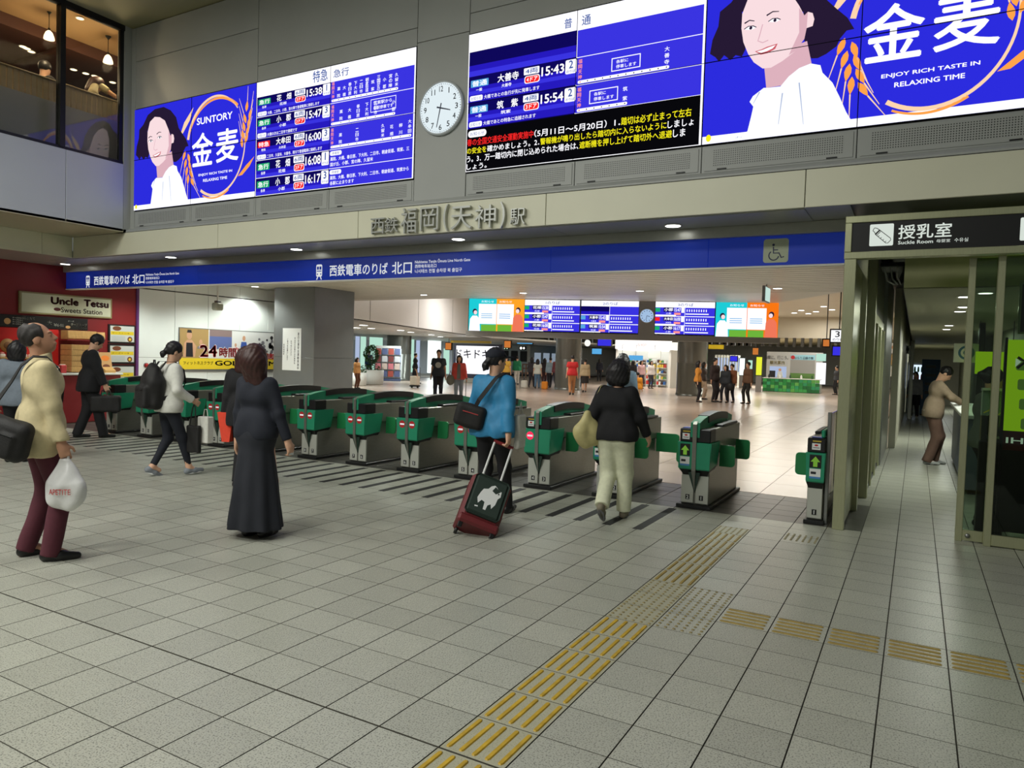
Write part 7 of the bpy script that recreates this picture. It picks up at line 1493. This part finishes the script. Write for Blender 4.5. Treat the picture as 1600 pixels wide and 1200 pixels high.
t, J = farp('woman in coral jacket and grey top with a walking stick', 716, 629, tuple(cam_d), 1.58, (232, 92, 84), (140, 150, 160), 'bob', feet=WALK, handL=(-.28, .16, .86))
MB().prism([tuple(J['S']*V3(a, .10, b)) for a, b in ((-.07, .86), (.07, .86), (.05, 1.40), (-.05, 1.40))], (0, .07, 0)).build('grey_top', fcl((120, 122, 118)), t)
hw = world(t, J, J['wrL']+V3(0, .03, -.03)); o = thing('walking_stick', 'thin walking stick of the woman in coral', 'stick', (hw[0], hw[1], 0)); MB().tube([(0, 0, 0), (0, 0, hw[2]-.02)], .012, 8).build('shaft', M_steel, o); MB().tube([(0, 0, hw[2]-.02), (0, .0, hw[2]+.02), (.05, 0, hw[2]+.02)], .014, 8).build('handle', M_black, o)
hw = world(t, J, (.30, .05, .62)); o = thing('grey_tote', 'grey patterned tote of the woman in coral', 'bag', (hw[0], hw[1], hw[2])); F = Field(); F.ell((0, 0, .18), (.16, .1, .18), .02); field_obj(F, .024, 'bag_body', fcl((130, 130, 120)), o); MB().tube([(-.06, 0, .32), (0, 0, .5), (.06, 0, .32)], .012, 6).build('handle', fcl((130, 130, 120)), o)
farp('person in yellow vest with dark trousers walking to the platforms', 790, 607, tuple(FWD), 1.62, (205, 160, 62), (34, 32, 34), sleeve=.1, feet=WALK)
farp('person in green shirt and white trousers walking to the platforms', 807, 601, tuple(FWD), 1.62, (40, 140, 96), (228, 226, 218), feet=WALK)
for k, (x, y, H, a, b, hr, lab, ex) in enumerate(((830, 605, 1.58, (60, 56, 62), (50, 46, 54), 'bob', 'person in dark clothes at the left of the crowd by the train', {}), (839, 607, 1.5, (206, 212, 204), (88, 120, 150), 'long', 'girl in white shirt and denim shorts by the crowd', dict(sleeve=.1)), (850, 603, 1.55, (50, 44, 48), (70, 40, 44), 'bob', 'person in black and maroon in the middle of the crowd', {}), (859, 606, 1.6, (150, 176, 190), (46, 46, 54), 'short', 'person in pale blue top in the crowd', {}), (869, 607, 1.66, (128, 70, 76), (60, 56, 66), 'short', 'person in wine red shirt at the pillar edge', {}))):
    farp(lab, x, y, tuple(FWD*.8+RGT*(.3-.15*k)), H, a, b, hr, feet=WALK, **ex)
for k, (x, y, lab) in enumerate(((855, 608, 'orange backpack set down in the crowd'), (823, 606, 'white carrier bag set down by the barrier'))):
    p = fl(x, y); o = thing('carried_bag', lab, 'bag', (p[0], p[1]-.3, 0)); F = Field(); F.box((0, 0, .2), (.16, .1, .2), .06, .01); field_obj(F, .024, 'bag_body', (fcl((226, 140, 44)), WH)[k], o); MB().tube([(-.06, 0, .38), (0, 0, .5), (.06, 0, .38)], .015, 6).build('handle', BK_, o)
t, J = farp('man in red tee shirt and tan trousers walking past the left pillar', 893, 617, tuple(FWD), 1.72, (196, 42, 44), (176, 122, 78), sleeve=.1, feet=WALK)
farp('woman in beige coat and dark skirt right of the left pillar', 913, 613, tuple(FWD), 1.58, (188, 170, 136), (40, 36, 36), 'short', skirt=.48, feet=WALK)
farp('person in dark coat behind the woman in beige', 905, 606, tuple(FWD), 1.62, (36, 34, 38), (32, 32, 36), 'bob', feet=WALK); farp('person in dark blue coat in front of the store entrance', 936, 596, tuple(FWD+RGT*.3), 1.62, (40, 42, 54), (36, 36, 42), 'bob', feet=WALK)
farp('child in yellow shirt behind the gates', 995, 634, tuple(FWD), 1.18, (226, 150, 40), (206, 190, 170), 'short', feet=WALK)
for k, (x, tc) in enumerate(((988, (44, 44, 50)), (1001, (226, 186, 190)), (1016, (230, 226, 226)))): farp(['customer in dark coat before the store shelves', 'shop assistant in pink before the shelves', 'shop assistant in white before the shelves'][k], x, 607, tuple(RGT*.4-FWD*(.9 if k else -.6)), 1.6, tc, (60, 60, 70), 'bob')
for k, (x, y, H, tc, bc, hr, fx, lab) in enumerate(((1089, 628, 1.64, (222, 150, 60), (36, 34, 38), 'bob', .9, 'woman in orange coat waiting with cream bag'), (1098, 624, 1.6, (70, 62, 60), (190, 170, 150), 'bob', .6, 'woman in brown top and pale trousers behind the orange coat'), (1115, 628, 1.78, (56, 46, 46), (40, 36, 40), 'short', .3, 'tall man in dark clothes standing in the waiting group'), (1132, 629, 1.52, (46, 52, 58), (34, 36, 44), 'bob', -.4, 'woman in dark teal top with black bag in the waiting group'), (1142, 629, 1.56, (138, 86, 56), (36, 36, 46), 'bun', -.5, 'woman in rust brown jacket in the waiting group'), (1167, 631, 1.66, (104, 76, 56), (40, 40, 38), 'short', -.9, 'man in brown jacket standing right of the waiting group'))):
    t, J = farp(lab, x, y, tuple(RGT*fx-FWD*.4), H, tc, bc, hr, feet=((-.13, 0, 0, 0), (.13, .05, 0, 0)))
    if k in (0, 3):
        hw = world(t, J, (-.27, .05, .55)); o = thing('waiting_bag', ['cream shoulder bag of the woman in orange', '', '', 'black bag of the woman in dark teal'][k], 'bag', tuple(hw)); F = Field(); F.ell((0, 0, .17), (.17, .1, .17), .02); field_obj(F, .024, 'bag_body', (fcl((212, 190, 160)), 0, 0, BK_)[k], o); MB().tube([(-.08, 0, .3), (0, 0, .55), (.08, 0, .3)], .015, 6).build('handle', BK_, o)
farp('person in dark jacket at the right edge of the hall', 1306, 617, tuple(-RGT), 1.62, (60, 62, 66), (34, 34, 38), 'short')
p = fl(1401, 630); person('person in grey top standing far down the corridor', (1.62, 24.6, 0), (-.2, -1), 1.5, far=True, group='people in the hall', top=(fcl((150, 150, 156)), dict(name='shirt')), bottom=(fcl((30, 30, 34)), dict()), hair=(HK, dict(kind='short')), shoes=(WH, dict()))
p = fl(577, 597); farp('person in blue top seen behind the tall planter', 576, 590, tuple(FWD), 1.7, (60, 96, 160), (44, 48, 60)); farp('girl in tan coat at the edge of the grey pillar', 557, 607, tuple(FWD*-.5+RGT), 1.35, (206, 150, 90), (110, 70, 50), 'bob')
# diners upstairs
for k, (y, x, fc_, tc, hk) in enumerate(((4.37, -11.25, (-.2, 1), (34, 32, 34), HK), (5.15, -11.15, (.5, .8), (176, 166, 132), HB))):
    z = 4.70; t, J = person(['dark haired diner seated behind the slatted parapet upstairs', 'brown haired diner in pale jumper leaning at the parapet upstairs'][k], (x, y, z), fc_, 1.66, far=True, group='restaurant diners', top=(fcl(tc), dict(name='jumper', loose=.026)), bottom=(fcl((40, 40, 44)), dict()), hair=(hk, dict(kind='bob' if k else 'short', puff=.02)), shoes=(LB, dict()), zp=.82, feet=((-.1, .34, .12, 0), (.1, .34, .12, 0)), handR=(.1, .32, 1.1) if k == 0 else (.05, .25, 1.38), handL=(-.1, .32, 1.1) if k == 0 else (-.05, .25, 1.38), hpitch=-.2 if k == 0 else -.5)
    c = thing('dining_chair', 'brown restaurant chair under the %s diner upstairs' % ['dark haired', 'brown haired'][k], 'chair', (x, y, z), math.atan2(-fc_[0], fc_[1]), 'restaurant chairs'); MB().bev(-.22, .22, -.22, .22, .655, .70, .01).build('seat', M_tim, c); MB().bev(-.22, .22, -.25, -.22, .70, 1.0, .01).build('backrest', M_tim, c)
    for sx2 in (-.19, .19):
        for sy2 in (-.19, .19): MB().bev(sx2-.02, sx2+.02, sy2-.02, sy2+.02, 0, .655, .004).build('leg', M_tim, c)
bpy.data.objects.remove(_to); bpy.data.curves.remove(_tx)
bpy.context.view_layer.update()
